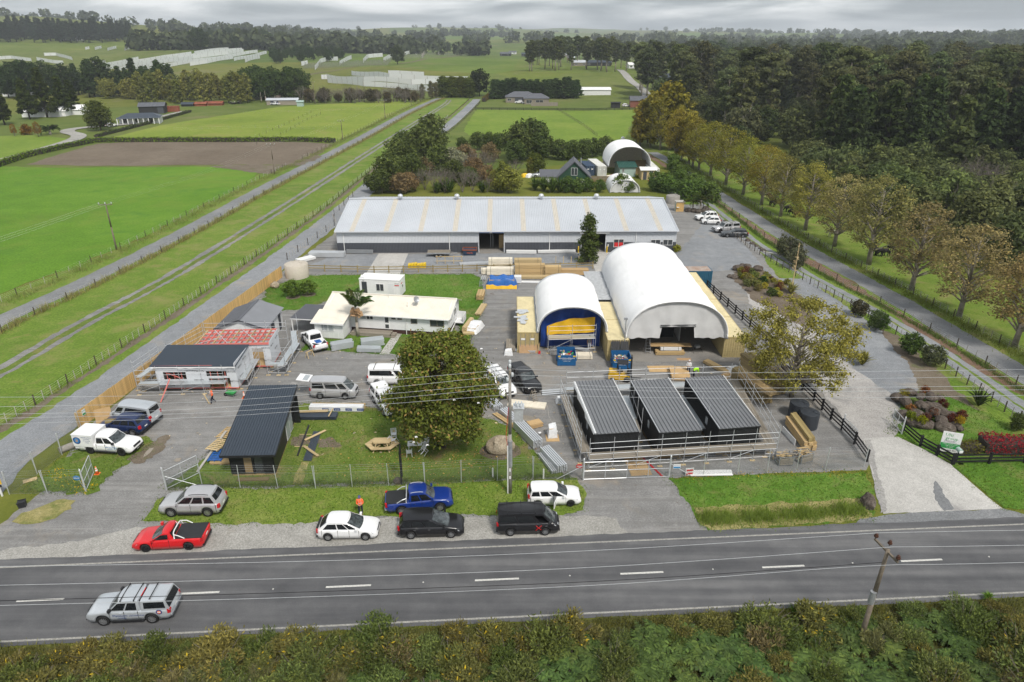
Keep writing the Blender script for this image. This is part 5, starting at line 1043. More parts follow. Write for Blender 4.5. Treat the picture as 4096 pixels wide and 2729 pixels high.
def reg(key,clumps,n,size,aspect,trunk,limbs,tmat,leafmat='leaf',shell=.55,seed=1,up=.35,extra=None):
 rng=np.random.default_rng(seed);P,N=cloud(clumps,n,rng,shell,up)
 keep=P[:,2] > .05;v,q=leaf_quads(P[keep],N[keep],size,aspect,rng);cm=np_mesh(key+'_crown',v,q,leafmat)
 tm=MB()
 if trunk: tm.path(trunk[0],trunk[1],7,trunk[2])
 for a,b,r in limbs:
  a,b=Vector(a),Vector(b);m_=a.lerp(b,.5)+V(random.uniform(-.2,.2),random.uniform(-.2,.2),random.uniform(.0,.35));tm.path([a,m_,b],r,5,r*.3)
 TREES[key]=(cm,tm.mesh(key+'_trunk',tmat,True),max(p[2]+p[5] for p in clumps))
def tree(key,name,label,cat,loc,h,color,rz=None,group=None,squash=1.0):
 cm,tm,H0=TREES[key];s=h/H0;t=thing(name,label,cat,loc,random.uniform(0,6.28) if rz is None else rz,group);t.scale=(s*squash,s*squash,s)
 v=random.uniform(.82,1.18);w_=random.uniform(.93,1.07);a=link('trunk',tm,t);b=link('crown',cm,t);b.color=(color[0]*v*w_,color[1]*v,color[2]*v*.95,1);return t
def clump_tree(key,H,R,n_cl,n,size,seed,base=.3,shape='round',tmat='trunk_brown',asp=1.6,cl=.42,leafmat='leaf',trunk_r=None,shell=.5):
 random.seed(seed);cls=[];limbs=[]
 for i in range(n_cl):
  f=(i+.5)/n_cl;z=H*(base+(1-base)*f*.92)
  g={'round': math.sqrt(max(.06,1-((f-.42)/.62)**2)),'cone': (1-f)*.95+.08,'oval': math.sqrt(max(.04,1-((f-.4)/.64)**2))*.9,'umb': .45+.55*f if f < .8 else .75,'col': .95-.55*f**3}[shape]
  a=i*2.4+random.uniform(-.5,.5);rr=R*g*random.uniform(.45,.8) if f < .93 else R*.1
  s=R*cl*random.uniform(.75,1.2)*(.6+.5*g);fl={'umb': .45,'cone': .5}.get(shape,.8)
  c=(math.cos(a)*rr,math.sin(a)*rr,z,s,s,s*fl);cls.append(c);limbs.append(((0,0,max(.15*H,z-rr*.75-.05*H)),c[:3],.035*H*.22*(1.1-f)+.015))
 tr=trunk_r or H*.022
 reg(key,cls,n,size,asp,([V(0,0,-.1),V(.02*H*random.uniform(-1,1),.02*H*random.uniform(-1,1),H*.35),V(0,0,H*.8)],tr,tr*.25),limbs,tmat,leafmat,shell,seed)
for i in range(3):
 clump_tree('round%d'%i,7,3.3,22,2600,.34,20+i,.18,'round')
 clump_tree('euc%d'%i,24,6.2,26,4200,.58,30+i,.33,'umb','trunk_pale',1.7,.34)
 clump_tree('plane%d'%i,11,3.6,48,6800,.155,40+i,.24,'oval','trunk_pale',1.3,.28,trunk_r=.26,shell=.3)
 clump_tree('scrub%d'%i,6,3.4,20,2200,.34,50+i,.25,'round','trunk_pale',1.8,.36,shell=.45)
 clump_tree('shrub%d'%i,1.6,1.0,9,900,.14,60+i,.15,'round','trunk_dark',1.8,.5)
for i in range(2):
 clump_tree('pine%d'%i,20,5.2,34,3200,.6,70+i,.14,'cone','trunk_dark',2.2,.34)
 clump_tree('poplar%d'%i,12,2.6,26,2400,.40,80+i,.12,'oval','trunk_pale',1.5,.42,shell=.35)
 clump_tree('mac%d'%i,14,6.0,26,2600,.6,90+i,.2,'round','trunk_dark',1.6,.34)
clump_tree('column',9,1.35,26,3200,.22,97,.06,'col','trunk_dark',1.8,.62)
clump_tree('sapling',3.2,.9,10,500,.16,98,.25,'oval','trunk_pale',1.5,.4)
def bare(key,H,seed,n0=5,mat='twig'):
 random.seed(seed);mb=MB()
 def br(p,d,L,r,lv):
  q=p+d*L;mb.tube(p,q,r,4 if lv > 1 else 3,r*.55,False)
  if lv == 0: return
  for k in range(3 if lv > 1 else 3):
   nd=(d+Vector((random.gauss(0,.5),random.gauss(0,.5),random.gauss(.12,.3)))).normalized();br(p+d*L*random.uniform(.55,1),nd,L*random.uniform(.6,.85),r*.55,lv-1)
 for k in range(n0): a=k*6.28/n0;br(V(0,0,0),Vector((math.cos(a)*.4,math.sin(a)*.4,1)).normalized(),H*.34,H*.014,4)
 me=mb.mesh(key,mat);TREES[key]=(me,None,H)
bare('bare0',5,3);bare('bare1',5,4,4)
def bare_tree(key,name,label,loc,h,group=None):
 t=thing(name,label,'tree',loc,random.uniform(0,6.28),group);t.scale=(h/5,)*3;link('branches',TREES[key][0],t);return t
GRN,DGR,OLV,GLD,RUST,PIN,EUC,WIL=(.10,.15,.04),(.065,.10,.032),(.21,.215,.045),(.33,.25,.065),(.30,.18,.07),(.048,.075,.03),(.10,.12,.055),(.20,.21,.065)
random.seed(5)
rowt=[(2794,683,490,OLV),(2841,705,480,OLV),(2902,741,505,OLV),(2972,779,540,(.23,.225,.045)),(3045,821,575,(.28,.24,.05)),(3122,866,620,(.28,.255,.085)),(3220,922,640,(.25,.25,.065)),(3337,986,690,(.31,.265,.12)),(3474,1059,690,(.31,.28,.11)),(3645,1161,800,(.30,.24,.12)),(3836,1266,890,(.29,.235,.115)),(4055,1390,985,(.29,.23,.11)),(4420,1580,1130,GLD)]
for i,(x,y,yt,c) in enumerate(rowt): tree('plane%d' % (i%3),'plane_tree','autumn plane tree in the row between the sealed lane and the cow paddock','tree',G(x,y),HZ(x,y,yt)*1.0,c,squash=1.25)['label']=['first','second','third','fourth','fifth','sixth','seventh','eighth','ninth','tenth','eleventh','twelfth','thirteenth'][12-i]+' autumn plane tree of the lane row, counted from the road end'
def big_tree(key,name,label,loc,H,R,n,size,seed,leafmat,tmat,color,base,n_cl,cl,asp,shell,tr,umb=False):
 clump_tree(key,H,R,n_cl,n,size,seed,base,'round' if not umb else 'umb',tmat,asp,cl,leafmat,tr,shell);return tree(key,name,label,'tree',loc,H,color,0.3)
mg=G(1775,1790)
big_tree('magnolia','magnolia_tree','large dark green magnolia tree with bronze leaves and white flowers on the front lawn',mg,11.5,5.2,46000,.165,7,'leaf_mag','trunk_brown',(.15,.19,.042),.2,90,.235,1.9,.4,.28)
fl=MB();random.seed(3)
for k in range(12):
 a=random.uniform(0,6.28);z=random.uniform(2.5,10.4);r=4.6*math.sqrt(max(.05,1-((z/11.5-.45)/.6)**2));p=V(math.cos(a)*r,math.sin(a)*r,z)
 for j in range(4): b=j*1.57;fl.add([p,p+V(.11*math.cos(b),.11*math.sin(b),.05),p+V(.14*math.cos(b+.8),.14*math.sin(b+.8),.0),p+V(.11*math.cos(b+1.5),.11*math.sin(b+1.5),.05)],[(0,1,2,3)])
_mt=bpy.data.objects['magnolia_tree'];part('flowers',fl,'plastic_white',_mt,kind='stuff')
pt_=G(3165,1590)
big_tree('bigplane','plane_tree','broad half-bare plane tree leaning over the black rail fence at the entrance',pt_,11.2,7.0,17000,.175,17,'leaf','trunk_pale',(.28,.25,.065),.24,90,.15,1.3,.2,.24)
tree('column','conifer','narrow columnar evergreen in front of the warehouse','tree',z5(1692,668),HZ(1200+1692*.6797,600+668*.6797,600+368*.6797)*1.0,(.08,.115,.035),squash=1.15)
for (x,y,h) in ((190,495,2.6),(355,468,2.4)):
 tree('scrub1','citrus_tree','small citrus tree on a bare mulch ring behind the timber fence' if x < 300 else 'small citrus tree closer to the beige water tank','tree',z3(x,y),h,(.12,.19,.04));sheet('mulch_ring',[z3(x,y)+V(math.cos(a)*1.0,math.sin(a)*1.0,0) for a in np.linspace(0,6.28,13)[:-1]],.034,'mud',.08,.3)
_fr={}
def frond(L,droop,w,n=14,seed=0):
 k=(L,droop,w)
 if k not in _fr:
  mb=MB();sp_=[V(L*math.sin(s*1.35)*.9,0,L*(.62*s-droop*s*s)) for s in np.linspace(0,1,n+1)]
  mb.path(sp_,.035*L/2,4,.008)
  for i in range(2,n+1):
   p=sp_[i];l=w*math.sin(math.pi*min(1,(i/n)*.9+.08))
   for s in (1,-1): mb.add([p,p+V(.10*L,s*l*.5,-.02*L),p+V(.22*L,s*l,-.14*L),p+V(.05*L,s*l*.45,-.06*L)],[(0,1,2,3)])
  _fr[k]=mb.mesh('frond','leaf')
 return _fr[k]
def palm(name,label,loc,H,n,L,droop,w,color,tr=.13,group=None,lean=(0,0),rise=0.0):
 t=thing(name,label,'palm',loc,0,group);top=V(lean[0],lean[1],H)
 if H > .2: part('trunk',MB().path([V(0,0,-.05),V(lean[0]*.3,lean[1]*.3,H*.5),top],tr*1.2,9,tr*.8),'palm_trunk',t,True)
 for k in range(n):
  o=link('frond',frond(L,droop,w),t,top,(random.uniform(-.25,.25),random.uniform(-.75,.25)-rise,k*2.4));o.color=(*[c*random.uniform(.8,1.2) for c in color],1)
 return t
pm=palm('palm_tree','tall palm with swept fronds growing through the deck of the white house',z3(868,905)+V(0,-.0,0),HZ(1100+868*.38265,1000+905*.38265,1000+600*.38265),15,2.3,.42,.5,(.085,.13,.04),.16,rise=.45)
part('flower_stalk',MB().add(*(lambda v,q: (v.tolist(),q.tolist()))(*leaf_quads(np.array([[random.gauss(0,.22),random.gauss(0,.22),z] for z in np.random.default_rng(3).uniform(2.8,3.5,90)]),np.random.default_rng(4).normal(size=(90,3)),.3,2.5,np.random.default_rng(5)))),'card',pm)
for i,(x,y,h,L) in enumerate([(1540,690,5,2.6),(1670,680,7,3),(1760,690,5.5,2.6),(1790,690,6.5,2.8),(1850,680,7.5,3),(1610,692,4,2.4)]): palm('palm_tree','feathery palm in the clump beside the low farm shed',T(x*.5947,y*.5947),h,11,L,.55,.6,(.06,.085,.03),.2,'palms by the farm shed')
palm('palm_tree','squat date palm in the garden of the white verandah house',T(340*.5947,905*.5947),1.6,24,3.4,.75,.5,(.05,.075,.03),.4)
def flax(name,label,loc,n,L,color,cat='plant',group=None,key={}):
 if n not in key:
  mb=MB();random.seed(n)
  for k in range(n):
   a=random.uniform(0,6.28);ti=random.uniform(.15,1.0);d=V(math.cos(a)*ti,math.sin(a)*ti,1).normalized();s=V(-math.sin(a),math.cos(a),0)*.045;l=random.uniform(.7,1.05)
   p1=d*l*.55;p2=d*l*.95+V(math.cos(a),math.sin(a),0)*.18*ti-V(0,0,.22*ti);mb.add([-s*.6,s*.6,p1+s,p1-s,p2],[(0,1,2,3),(3,2,4)])
  key[n]=mb.mesh('leaves','leaf')
 t=thing(name,label,cat,loc,random.uniform(0,6),group);o=link('leaves',key[n],t);o.scale=(L,)*3;o.color=(*color,1);return t
fx=flax('agave_plant','flowering agave with a very tall yellow stalk in the rock garden',zr(885,745),60,2.2,(.24,.24,.07))
part('flower_stalk',MB().path([V(0,0,.2),V(.15,.3,4),V(.4,.6,7.6)],.09,6,.03),'wood_pale',fx)
fs_=MB();random.seed(2)
for k in range(40): z=random.uniform(3.4,7.5);p=V(.2+.03*z,.3+.04*z,z);a=random.uniform(0,6.28);fs_.tube(p,p+V(math.cos(a),math.sin(a),.5)*random.uniform(.15,.5)*(8.2-z)/4,.02,3,.05)
part('flower_sprigs',fs_,'wood_pale',fx)
flax('flax_plant','spiky yellow-green flax at the edge of the turning circle',z8(960,130),90,2.0,(.22,.21,.05))
flax('flax_plant','tall dark cabbage-tree sapling beside the inner gravel lane',z8(1960,480),40,2.4,(.06,.085,.03))
def hedge(label,pts,w,h,color,dens=55,size=.22,name='hedge'):
 rng=np.random.default_rng(len(label));P=[];N=[]
 L=[(a,b) for a,b in zip(pts,pts[1:])];c0=pts[0]
 for a,b in L:
  d=b-a;l=d.length;n=int(l*dens*(w+2*h)/3);s=rng.uniform(0,1,n);dd=d/l;r=np.array((dd.y,-dd.x,0))
  face=rng.uniform(0,w+2*h,n);off=np.where(face < h,-w/2,np.where(face < h+w,face-h-w/2,w/2));z=np.where(face < h,face,np.where(face < h+w,h,face-h-w)); 
  nn=np.where((face < h)[:,None],-r,np.where((face < h+w)[:,None],np.array((0,0,1.)),r))
  bump=.09*np.sin(s*l*1.3)+rng.normal(0,.07,n)
  P.append(np.array(a-c0)+s[:,None]*np.array(d)+r*off[:,None]+np.array((0,0,1))*z[:,None]+nn*bump[:,None]);N.append(nn+rng.normal(size=(n,3))*.5)
 P=np.vstack(P);N=np.vstack(N);N /= np.linalg.norm(N,axis=1,keepdims=True);v,q=leaf_quads(P,N,size,1.5,rng)
 t=thing(name,label,'hedge',c0);o=link('foliage',np_mesh('foliage',v,q,'leaf'),t);o.color=(*color,1)
 mb=MB()
 for a,b in L: mb.bar(a-c0+V(0,0,h*.45),b-c0+V(0,0,h*.45),w*.78,h*.86)
 core=part('stems',mb,'trunk_dark',t);return t
hedge('long clipped green hedge along the top of the ploughed field',[O(222,327),O(400,326),O(560,326),O(690,325),O(770,328)],1.6,1.5,(.13,.20,.03),22,.36)
hedge('clipped green hedge curving beside the driveway to the ploughed field',[O(-120,432),O(0,382),O(60,362),O(150,341),O(220,327)],1.6,1.5,(.13,.20,.03),22,.36)
hedge('red-leaved hedge behind the black fence by the entrance sign',[z8(1960,862)+V(.3,.2,0),z8(2354,870),z8(2900,880)],1.9,1.15,(.27,.028,.04),190,.13)
hedge('green and red hedge beside the entrance sign',[z8(1765,880),z8(1960,862)],1.2,.75,(.13,.125,.03),190,.13)
hedge('low bank of garden shrubs along the verandah house drive',[T(650*.5947,925*.5947),T(1000*.5947,835*.5947),T(1280*.5947,755*.5947)],1.4,1.0,(.07,.095,.035),18,.4)
hedge('brown leaning hedge beside the gravel road at the grey house',[T(1935,408),T(1955,392),T(1965,384)],2.0,2.2,(.14,.11,.03),20,.4)
def lot(keys,name,label,group,col,items,cat='tree',fn=T,sq=1.0):
 for i,(x,y,h) in enumerate(items): tree(keys[i % len(keys)],name,label,cat,fn(x,y),h,col,group=group,squash=sq)
def spread(n,x0,x1,y0,y1,h0,h1,slope=0.0): return [(x0+(x1-x0)*(i+random.uniform(.1,.9))/n,random.uniform(y0,y1)+slope*i/n,random.uniform(h0,h1)) for i in range(n)]
random.seed(21)
lot(['pine0','pine1'],'pine_tree','large dark pine beside the white marquee roofs','pines by the verandah house',(.05,.07,.018),[(120,478,17),(190,470,21),(262,462,17),(300,455,15),(20,500,15)])
tree('round0','garden_tree','rounded olive tree in front of the white verandah house','tree',T(402,523),11.5,(.10,.115,.03))
lot(['plane0','shrub1'],'garden_tree','small orange autumn tree in the verandah house garden','autumn garden trees',(.24,.13,.03),[(60,545,4.5),(110,540,4),(155,548,5.5)],'tree')
lot(['pine0','pine1','mac0'],'pine_tree','dark pine in the shelter belt below the left windbreaks','pines in the left shelter belt',PIN,spread(34,-60,700,372,396,13,22))
lot(['poplar0','poplar1'],'poplar_tree','olive willow-like tree in the belt behind the left paddock','willows behind the left paddock',WIL,spread(30,560,1010,392,418,11,17));lot(['poplar1','round1'],'poplar_tree','olive willow-like tree in the belt behind the left paddock','willows behind the left paddock',WIL,spread(10,400,620,380,400,9,13))
lot(['mac0','mac1','pine1'],'macrocarpa_tree','dark conifer in the clump between the windbreaks and the farm shed','dark conifers by the farm shed',DGR,spread(22,990,1215,385,412,12,19))
for (x,y,h) in [(1215+i*20+random.uniform(-8,8),408+random.uniform(-4,6),random.uniform(6,9.5)) for i in range(24)]: bare_tree(random.choice(['bare0','bare1']),'bare_tree','bare brown tree in the leafless shelter belt across the paddock',T(x,y),h*1.15,'leafless shelter belt')
lot(['round0','round2'],'shelter_tree','small brownish tree among the leafless shelter belt','brown shelter trees',(.10,.085,.05),spread(12,1220,1680,402,412,5,8))
lot(['column'],'bamboo_clump','upright bamboo clump at the end of the three roads','bamboo at the road ends',(.11,.135,.03),spread(11,1765,1888,388,391,9.5,12),'bamboo',sq=2.0)
tree('mac0','conifer','tall dark conifer standing alone beside the bamboo','tree',T(1918,386),15.5,(.022,.032,.016)); 
lot(['poplar0'],'poplar_tree','slim grey-green tree beside the bamboo','grey trees by the bamboo',(.15,.14,.08),[(1690,402,9),(1725,396,10),(1745,393,9)])
lot(['euc0','euc1','euc2'],'eucalyptus_tree','tall eucalyptus in the wood on the crest of the central hill','eucalypts on the hill crest',EUC,spread(60,2110,2720,232,290,18,25)); 
lot(['mac0','mac1'],'macrocarpa_tree','big spreading conifer on the skyline of the central hill','skyline conifers',(.07,.09,.05),[(1735,213,28),(1640,207,14),(1870,211,25),(1940,212,24),(1790,214,18),(1910,214,19),(1360,192,24),(1550,202,19),(1590,258,16),(1320,160,20),(1850,213,16),(1610,200,15)])
lot(['mac0','mac1','pine0'],'macrocarpa_tree','dark conifer in the clump above the left windbreaks','conifers above the windbreaks',PIN,spread(26,790,1070,168,203,18,26)+spread(20,1075,1370,222,256,9,14)+spread(6,630,760,190,208,9,13))
lot(['pine0','pine1'],'pine_tree','dark pine in the forest strip on the far left hill','pines on the far left hill',(.045,.06,.038),spread(60,-40,530,150,172,24,32))
random.seed(33)
lot(['round0','round1','round2','scrub0'],'bush_tree','dark green tree in the bush behind the warehouse','bush behind the warehouse',(.10,.135,.045),[(1560,760,9),(1600,700,10),(1650,740,8),(1700,650,11),(1730,610,12),(1620,640,9),(1530,775,6),(1500,770,5),(1760,700,8),(1820,730,6),(2080,640,11),(2120,630,12),(2060,655,7),(1960,600,6),(2000,605,6),(1910,600,6),(2150,640,8),(1850,610,5),(2190,630,6),(2250,640,6),(2290,640,6),(2330,635,6),(2230,620,5),(2370,628,6),(2420,622,6),(1880,745,5)],fn=G)
lot(['round1'],'bush_tree','pale silvery shrub in the bush behind the warehouse','silver bush behind the warehouse',(.30,.32,.22),[(1810,700,7.5),(1780,690,6),(1835,690,6)],fn=G)
lot(['poplar0','round2'],'bush_tree','olive green rounded tree behind the warehouse','olive trees behind the warehouse',(.21,.22,.055),[(2010,770,7.5),(2035,772,6.5),(2120,705,5),(1990,765,5.5)],fn=G)
for i,(x,y,h) in enumerate([(1700,760,6),(1740,770,7),(1780,770,7),(1850,770,7),(1890,765,6),(1900,690,7),(1930,690,7),(1660,765,5),(2060,700,5),(1960,690,6),(1870,700,6),(1950,770,5)]): bare_tree(['bare0','bare1'][i%2],'bare_tree','leafless grey shrub in the bush behind the warehouse',G(x,y),h,'leafless shrubs behind the warehouse')
lot(['round2','scrub1'],'bush_tree','brown-leaved shrub in the bush behind the warehouse','brown bush behind the warehouse',(.20,.15,.085),[(1690,720,6),(1860,680,7),(1900,720,6),(1940,740,5),(1640,770,5),(1600,775,5),(1960,650,6)],fn=G)
for (x,y) in ((1770,765),(1800,770),(1930,770),(2140,760),(2175,765),(2210,770),(2240,770),(1750,772)): flax('flax_plant','spiky bright green flax behind the warehouse',G(x,y),90,random.uniform(3.2,4.4),(.11,.17,.04),group='flax behind the warehouse')
lot(['round0','shrub0','round2'],'garden_shrub','leafy shrub along the far side of the warehouse roof','shrubs behind the warehouse roof',(.11,.17,.045),[(2270,770,4),(2310,770,3.5),(2350,768,3.6),(2400,770,3.2),(2480,765,4.2),(2520,770,3),(2620,765,4.8),(2650,768,4.5),(2680,775,4),(2730,790,4.2),(2760,800,4.5),(2790,790,4.5),(2820,800,4.2),(2840,805,4.5),(2750,770,4),(2720,740,4),(2700,700,4),(2735,720,4),(2690,680,4.5),(2780,750,3.6)],fn=G,cat='shrub')
lot(['poplar0','poplar1','plane0'],'poplar_tree','tall golden green tree at the far end of the lane','golden trees at the lane end',(.25,.22,.045),[(2560,585,15),(2600,590,18),(2640,600,17),(2680,600,21),(2720,605,18),(2590,575,14),(2650,570,20),(2545,575,11),(2700,640,15),(2725,642,14),(2755,655,15),(2770,670,14)],fn=G)
tree('round2','bush_tree','round yellow-green tree beside the silver parked car','tree',G(2140,700),6.0,(.10,.125,.03));palm('palm_tree','young palm in the garden corner by the timber kiosk',G(2800,850),2.6,16,2.4,.7,.5,(.07,.10,.03),.14);palm('palm_tree','second young palm closer to the rocks by the timber kiosk',G(2770,845),2.0,14,2.2,.7,.5,(.09,.11,.03),.14)
random.seed(77)
def fill(keys,name,label,group,col,n,xr,yr,h,mind,cat='tree',test=None,jit=.25,have=[]):
 k=0;tries=0
 while k < n and tries < n*60:
  tries += 1;x,y=random.uniform(*xr),random.uniform(*yr)
  if test and not test(x,y): continue
  if any((x-a)**2+(y-b)**2 < mind*mind for a,b in have): continue
  have.append((x,y));kk=random.uniform(1-jit,1+jit);c=tuple(v*kk*random.uniform(.92,1.08) for v in col);tree(random.choice(keys),name,label,cat,(x,y,TZ(x,y)),random.uniform(*h),c,group=group);k += 1
edge=lambda x,y: x > 62+max(0,(170-y))*.16+(max(0,y-215))*.03 and x < .86*y+55
fill(['euc0','euc1','euc2'],'eucalyptus_tree','tall dark eucalyptus in the dense wood beyond the cow paddock','eucalypts in the right wood',(.11,.125,.06),190,(66,460),(205,460),(21,31),6.5,test=lambda x,y: edge(x,y) and x > (84 if y < 232 else 70) and (x-100)**2+(y-312)**2 > 500,jit=.38)
fill(['pine0','pine1'],'pine_tree','black-green pine in the front edge of the right wood','pines in the right wood',(.06,.09,.036),46,(88,190),(165,235),(16,24),5.5,test=lambda x,y: edge(x,y))
fill(['scrub0','scrub1','scrub2','round2'],'native_tree','grey-green native tree in the low bush behind the plane trees','native bush behind the plane trees',(.125,.15,.065),150,(70,190),(78,190),(6,10.5),4.2,test=lambda x,y: x > 72+max(0,(130-y))*.1 and x < .86*y+45 and not (y < 120 and x < 78))
fill(['scrub0','scrub2','mac1','round0','poplar1'],'understorey_tree','mid-height tree under the eucalypts at the edge of the right wood','understorey of the right wood',(.10,.12,.055),95,(66,150),(222,430),(7,14),5.0,test=lambda x,y: x > 66+(y-222)*.06 and (x-100)**2+(y-312)**2 > 260,jit=.3)
for k in range(16):
 x,y=random.uniform(95,150),random.uniform(105,165)
 if x < .8*y+25: bare_tree(random.choice(['bare0','bare1']),'bare_tree','leafless grey tree standing in the right bush',(x,y,0),random.uniform(8,11),'leafless trees in the right bush')
fill(['euc0','euc2','mac1'],'eucalyptus_tree','hazy eucalyptus in the far wood past the brick barn','far eucalypts',(.085,.105,.065),120,(110,900),(430,1000),(20,28),11,test=lambda x,y: .22*y+10 < x < .8*y)
def far_woods():
 rng=np.random.default_rng(8);P=[];N=[];S=[]
 def put(x,y,h,w,m_):
  z=TZ(x,y);a=rng.normal(size=(m_,3));a /= np.linalg.norm(a,axis=1,keepdims=True);P.append(np.array((x,y,z+h*.52))+a*np.array((w,w,h*.52))*rng.uniform(.6,1.05,(m_,1)));N.append(a+rng.normal(size=(m_,3))*.5);S.append(np.full((m_,1),h*.19))
 n=0
 while n < 2000:
  r=1000*(1+rng.uniform()**1.5*4.2);th=rng.uniform(-.72,.72);x,y=r*math.sin(th),r*math.cos(th)
  if mnoise.noise((x/420,y/260,2.0))+.35*mnoise.noise((x/110,y/90,5.0)) < (.26 if th < .25 else .06): continue
  put(x,y,rng.uniform(12,24),rng.uniform(7,16),64);n += 1
 P=np.vstack(P);N=np.vstack(N);N /= np.linalg.norm(N,axis=1,keepdims=True);S=np.vstack(S)
 R_=rng.normal(size=P.shape);U=np.cross(N,R_);U /= np.linalg.norm(U,axis=1,keepdims=True);W=np.cross(N,U);a=U*S;b=W*S*.8
 v=np.stack([P-a,P-b,P+a,P+b],1).reshape(-1,3);o=link('distant_woodland',np_mesh('distant_woodland',v,np.arange(len(v)).reshape(-1,4),'leaf'));o.color=(.085,.105,.06,1);tag(o,'dark distant woods and shelter belts covering the far ridges','woodland',kind='stuff')
far_woods()
def spray(key,n,R,H,size,asp,seed,mat='leaf',up=.6,twigs=0):
 rng=np.random.default_rng(seed);cls=[]
 for k in range(14): a=rng.uniform(0,6.28);r=R*rng.uniform(0,.75);cls.append((r*math.cos(a),r*math.sin(a),H*rng.uniform(.25,.72),R*.34,R*.34,H*.26))
 P,N=cloud(cls,n,rng,.3,.2);P[:,2]=np.abs(P[:,2]);d=rng.normal(size=(n,3))*.6+np.array((0,0,up));d += P*np.array((.6,.6,.2))/R;d /= np.linalg.norm(d,axis=1,keepdims=True);N=np.cross(d,rng.normal(size=(n,3)));N /= np.linalg.norm(N,axis=1,keepdims=True)
 W=np.cross(N,d);s=size*rng.uniform(.6,1.3,(n,1));v=np.stack([P,P+d*s*.5+W*s*.5/asp,P+d*s,P+d*s*.5-W*s*.5/asp],1).reshape(-1,3)
 tm=MB()
 for k in range(8+twigs): a=rng.uniform(0,6.28);tm.tube((0,0,0),(math.cos(a)*R*.7,math.sin(a)*R*.7,H*rng.uniform(.6,1.0)),.018,4,.006)
 TREES[key]=(np_mesh(key,v,np.arange(4*n).reshape(-1,4),mat),tm.mesh(key+'_stems','twig'),H)
spray('gorse0',2600,.95,1.15,.16,3.0,1,'leaf_flower');spray('gorse1',2600,1.1,1.3,.16,3.0,2,'leaf');spray('heath0',2200,.9,1.2,.24,6,3,'leaf',1.0,30);spray('heath1',2000,.8,1.0,.22,6,4,'leaf',.9,24)
def fern_mesh(seed):
 random.seed(seed);mb=MB()
 for k in range(13):
  a=k*2.4+random.uniform(-.3,.3);L=random.uniform(.8,1.25);ti=random.uniform(.5,.95);c,s=math.cos(a),math.sin(a);n=11;pr=None
  for i in range(1,n+1):
   f=i/n;r=L*ti*f;z=.25+L*(.75*f-.62*f*f);p=V(c*r,s*r,z);w=.30*L*(1-f)**.8*min(1,f*5)+.02
   if pr:
    pp,pw=pr;sd=V(-s,c,0)
    for g in (1,-1): mb.add([pp,p,p+sd*g*w+V(c,s,0)*.05-V(0,0,.04),pp+sd*g*pw*.8+V(c,s,0)*.02-V(0,0,.05)] ,[(0,1,2)]+[(0,2,3)] if i % 2 else [(0,1,2)])
   pr=(p,w)
 return mb.mesh('fern','leaf')
TREES['fern0']=(fern_mesh(1),MB().tube((0,0,0),(0,0,.3),.03,5).mesh('fern_stem','trunk_dark'),1.0);TREES['fern1']=(fern_mesh(2),TREES['fern0'][1],1.0)
random.seed(9);placed=[]
def scrub_patch(keys,name,label,group,cols,n,xr,yoff,h,mind,cat='bush'):
 k=tr=0
 while k < n and tr < n*50:
  tr += 1;x=random.uniform(*xr);y=road_y(x,random.uniform(*yoff))
  if any((x-a)**2+(y-b)**2 < mind*mind for a,b in placed): continue
  placed.append((x,y));tree(random.choice(keys),name,label,cat,(x,y,.03),random.uniform(*h),random.choice(cols),group=group,squash=random.uniform(1.0,1.35));k += 1
scrub_patch(['fern0','fern1'],'fern','green bracken fern in the roadside scrub','bracken in the roadside scrub',[(.095,.15,.05),(.12,.175,.055),(.09,.135,.05)],95,(2,28),(-10.5,-5.6),(.9,1.4),.62,'fern')
scrub_patch(['fern0','fern1'],'fern','green bracken fern in the roadside scrub','bracken in the roadside scrub',[(.10,.155,.05)],30,(-26,3),(-10.5,-7.5),(.8,1.2),.62,'fern')
scrub_patch(['gorse0'],'gorse_bush','gorse bush flecked with yellow flowers in the roadside scrub','flowering gorse',[(.16,.165,.055),(.18,.17,.06)],36,(-30,30),(-9.5,-5.0),(.8,1.7),1.0)
scrub_patch(['gorse1'],'gorse_bush','plain olive gorse bush in the roadside scrub','plain gorse',[(.13,.165,.05),(.15,.19,.065),(.20,.19,.065)],120,(-32,32),(-11,-5.0),(.6,1.9),.85)
scrub_patch(['heath0','heath1'],'heath_bush','brown twiggy heath bush in the roadside scrub','brown heath',[(.22,.21,.10),(.20,.20,.09),(.24,.21,.11)],28,(-30,30),(-11,-6.5),(.9,1.5),.85)
scrub_patch(['gorse1','fern0','heath1','gorse0'],'gorse_bush','low scrub bush on the near side of the bank','near scrub',[(.13,.16,.055)],40,(-30,30),(-18,-11),(.8,1.4),1.4)
for x,y in ((1810,2570),(1525,2535),(2285,2515),(3180,2450),(3950,2400),(2260,2530)): flax('agapanthus','bright green strappy plant on the road bank',G(x,y),60,.75 if x != 1810 else 1.1,(.12,.22,.03),group='strappy plants on the bank')
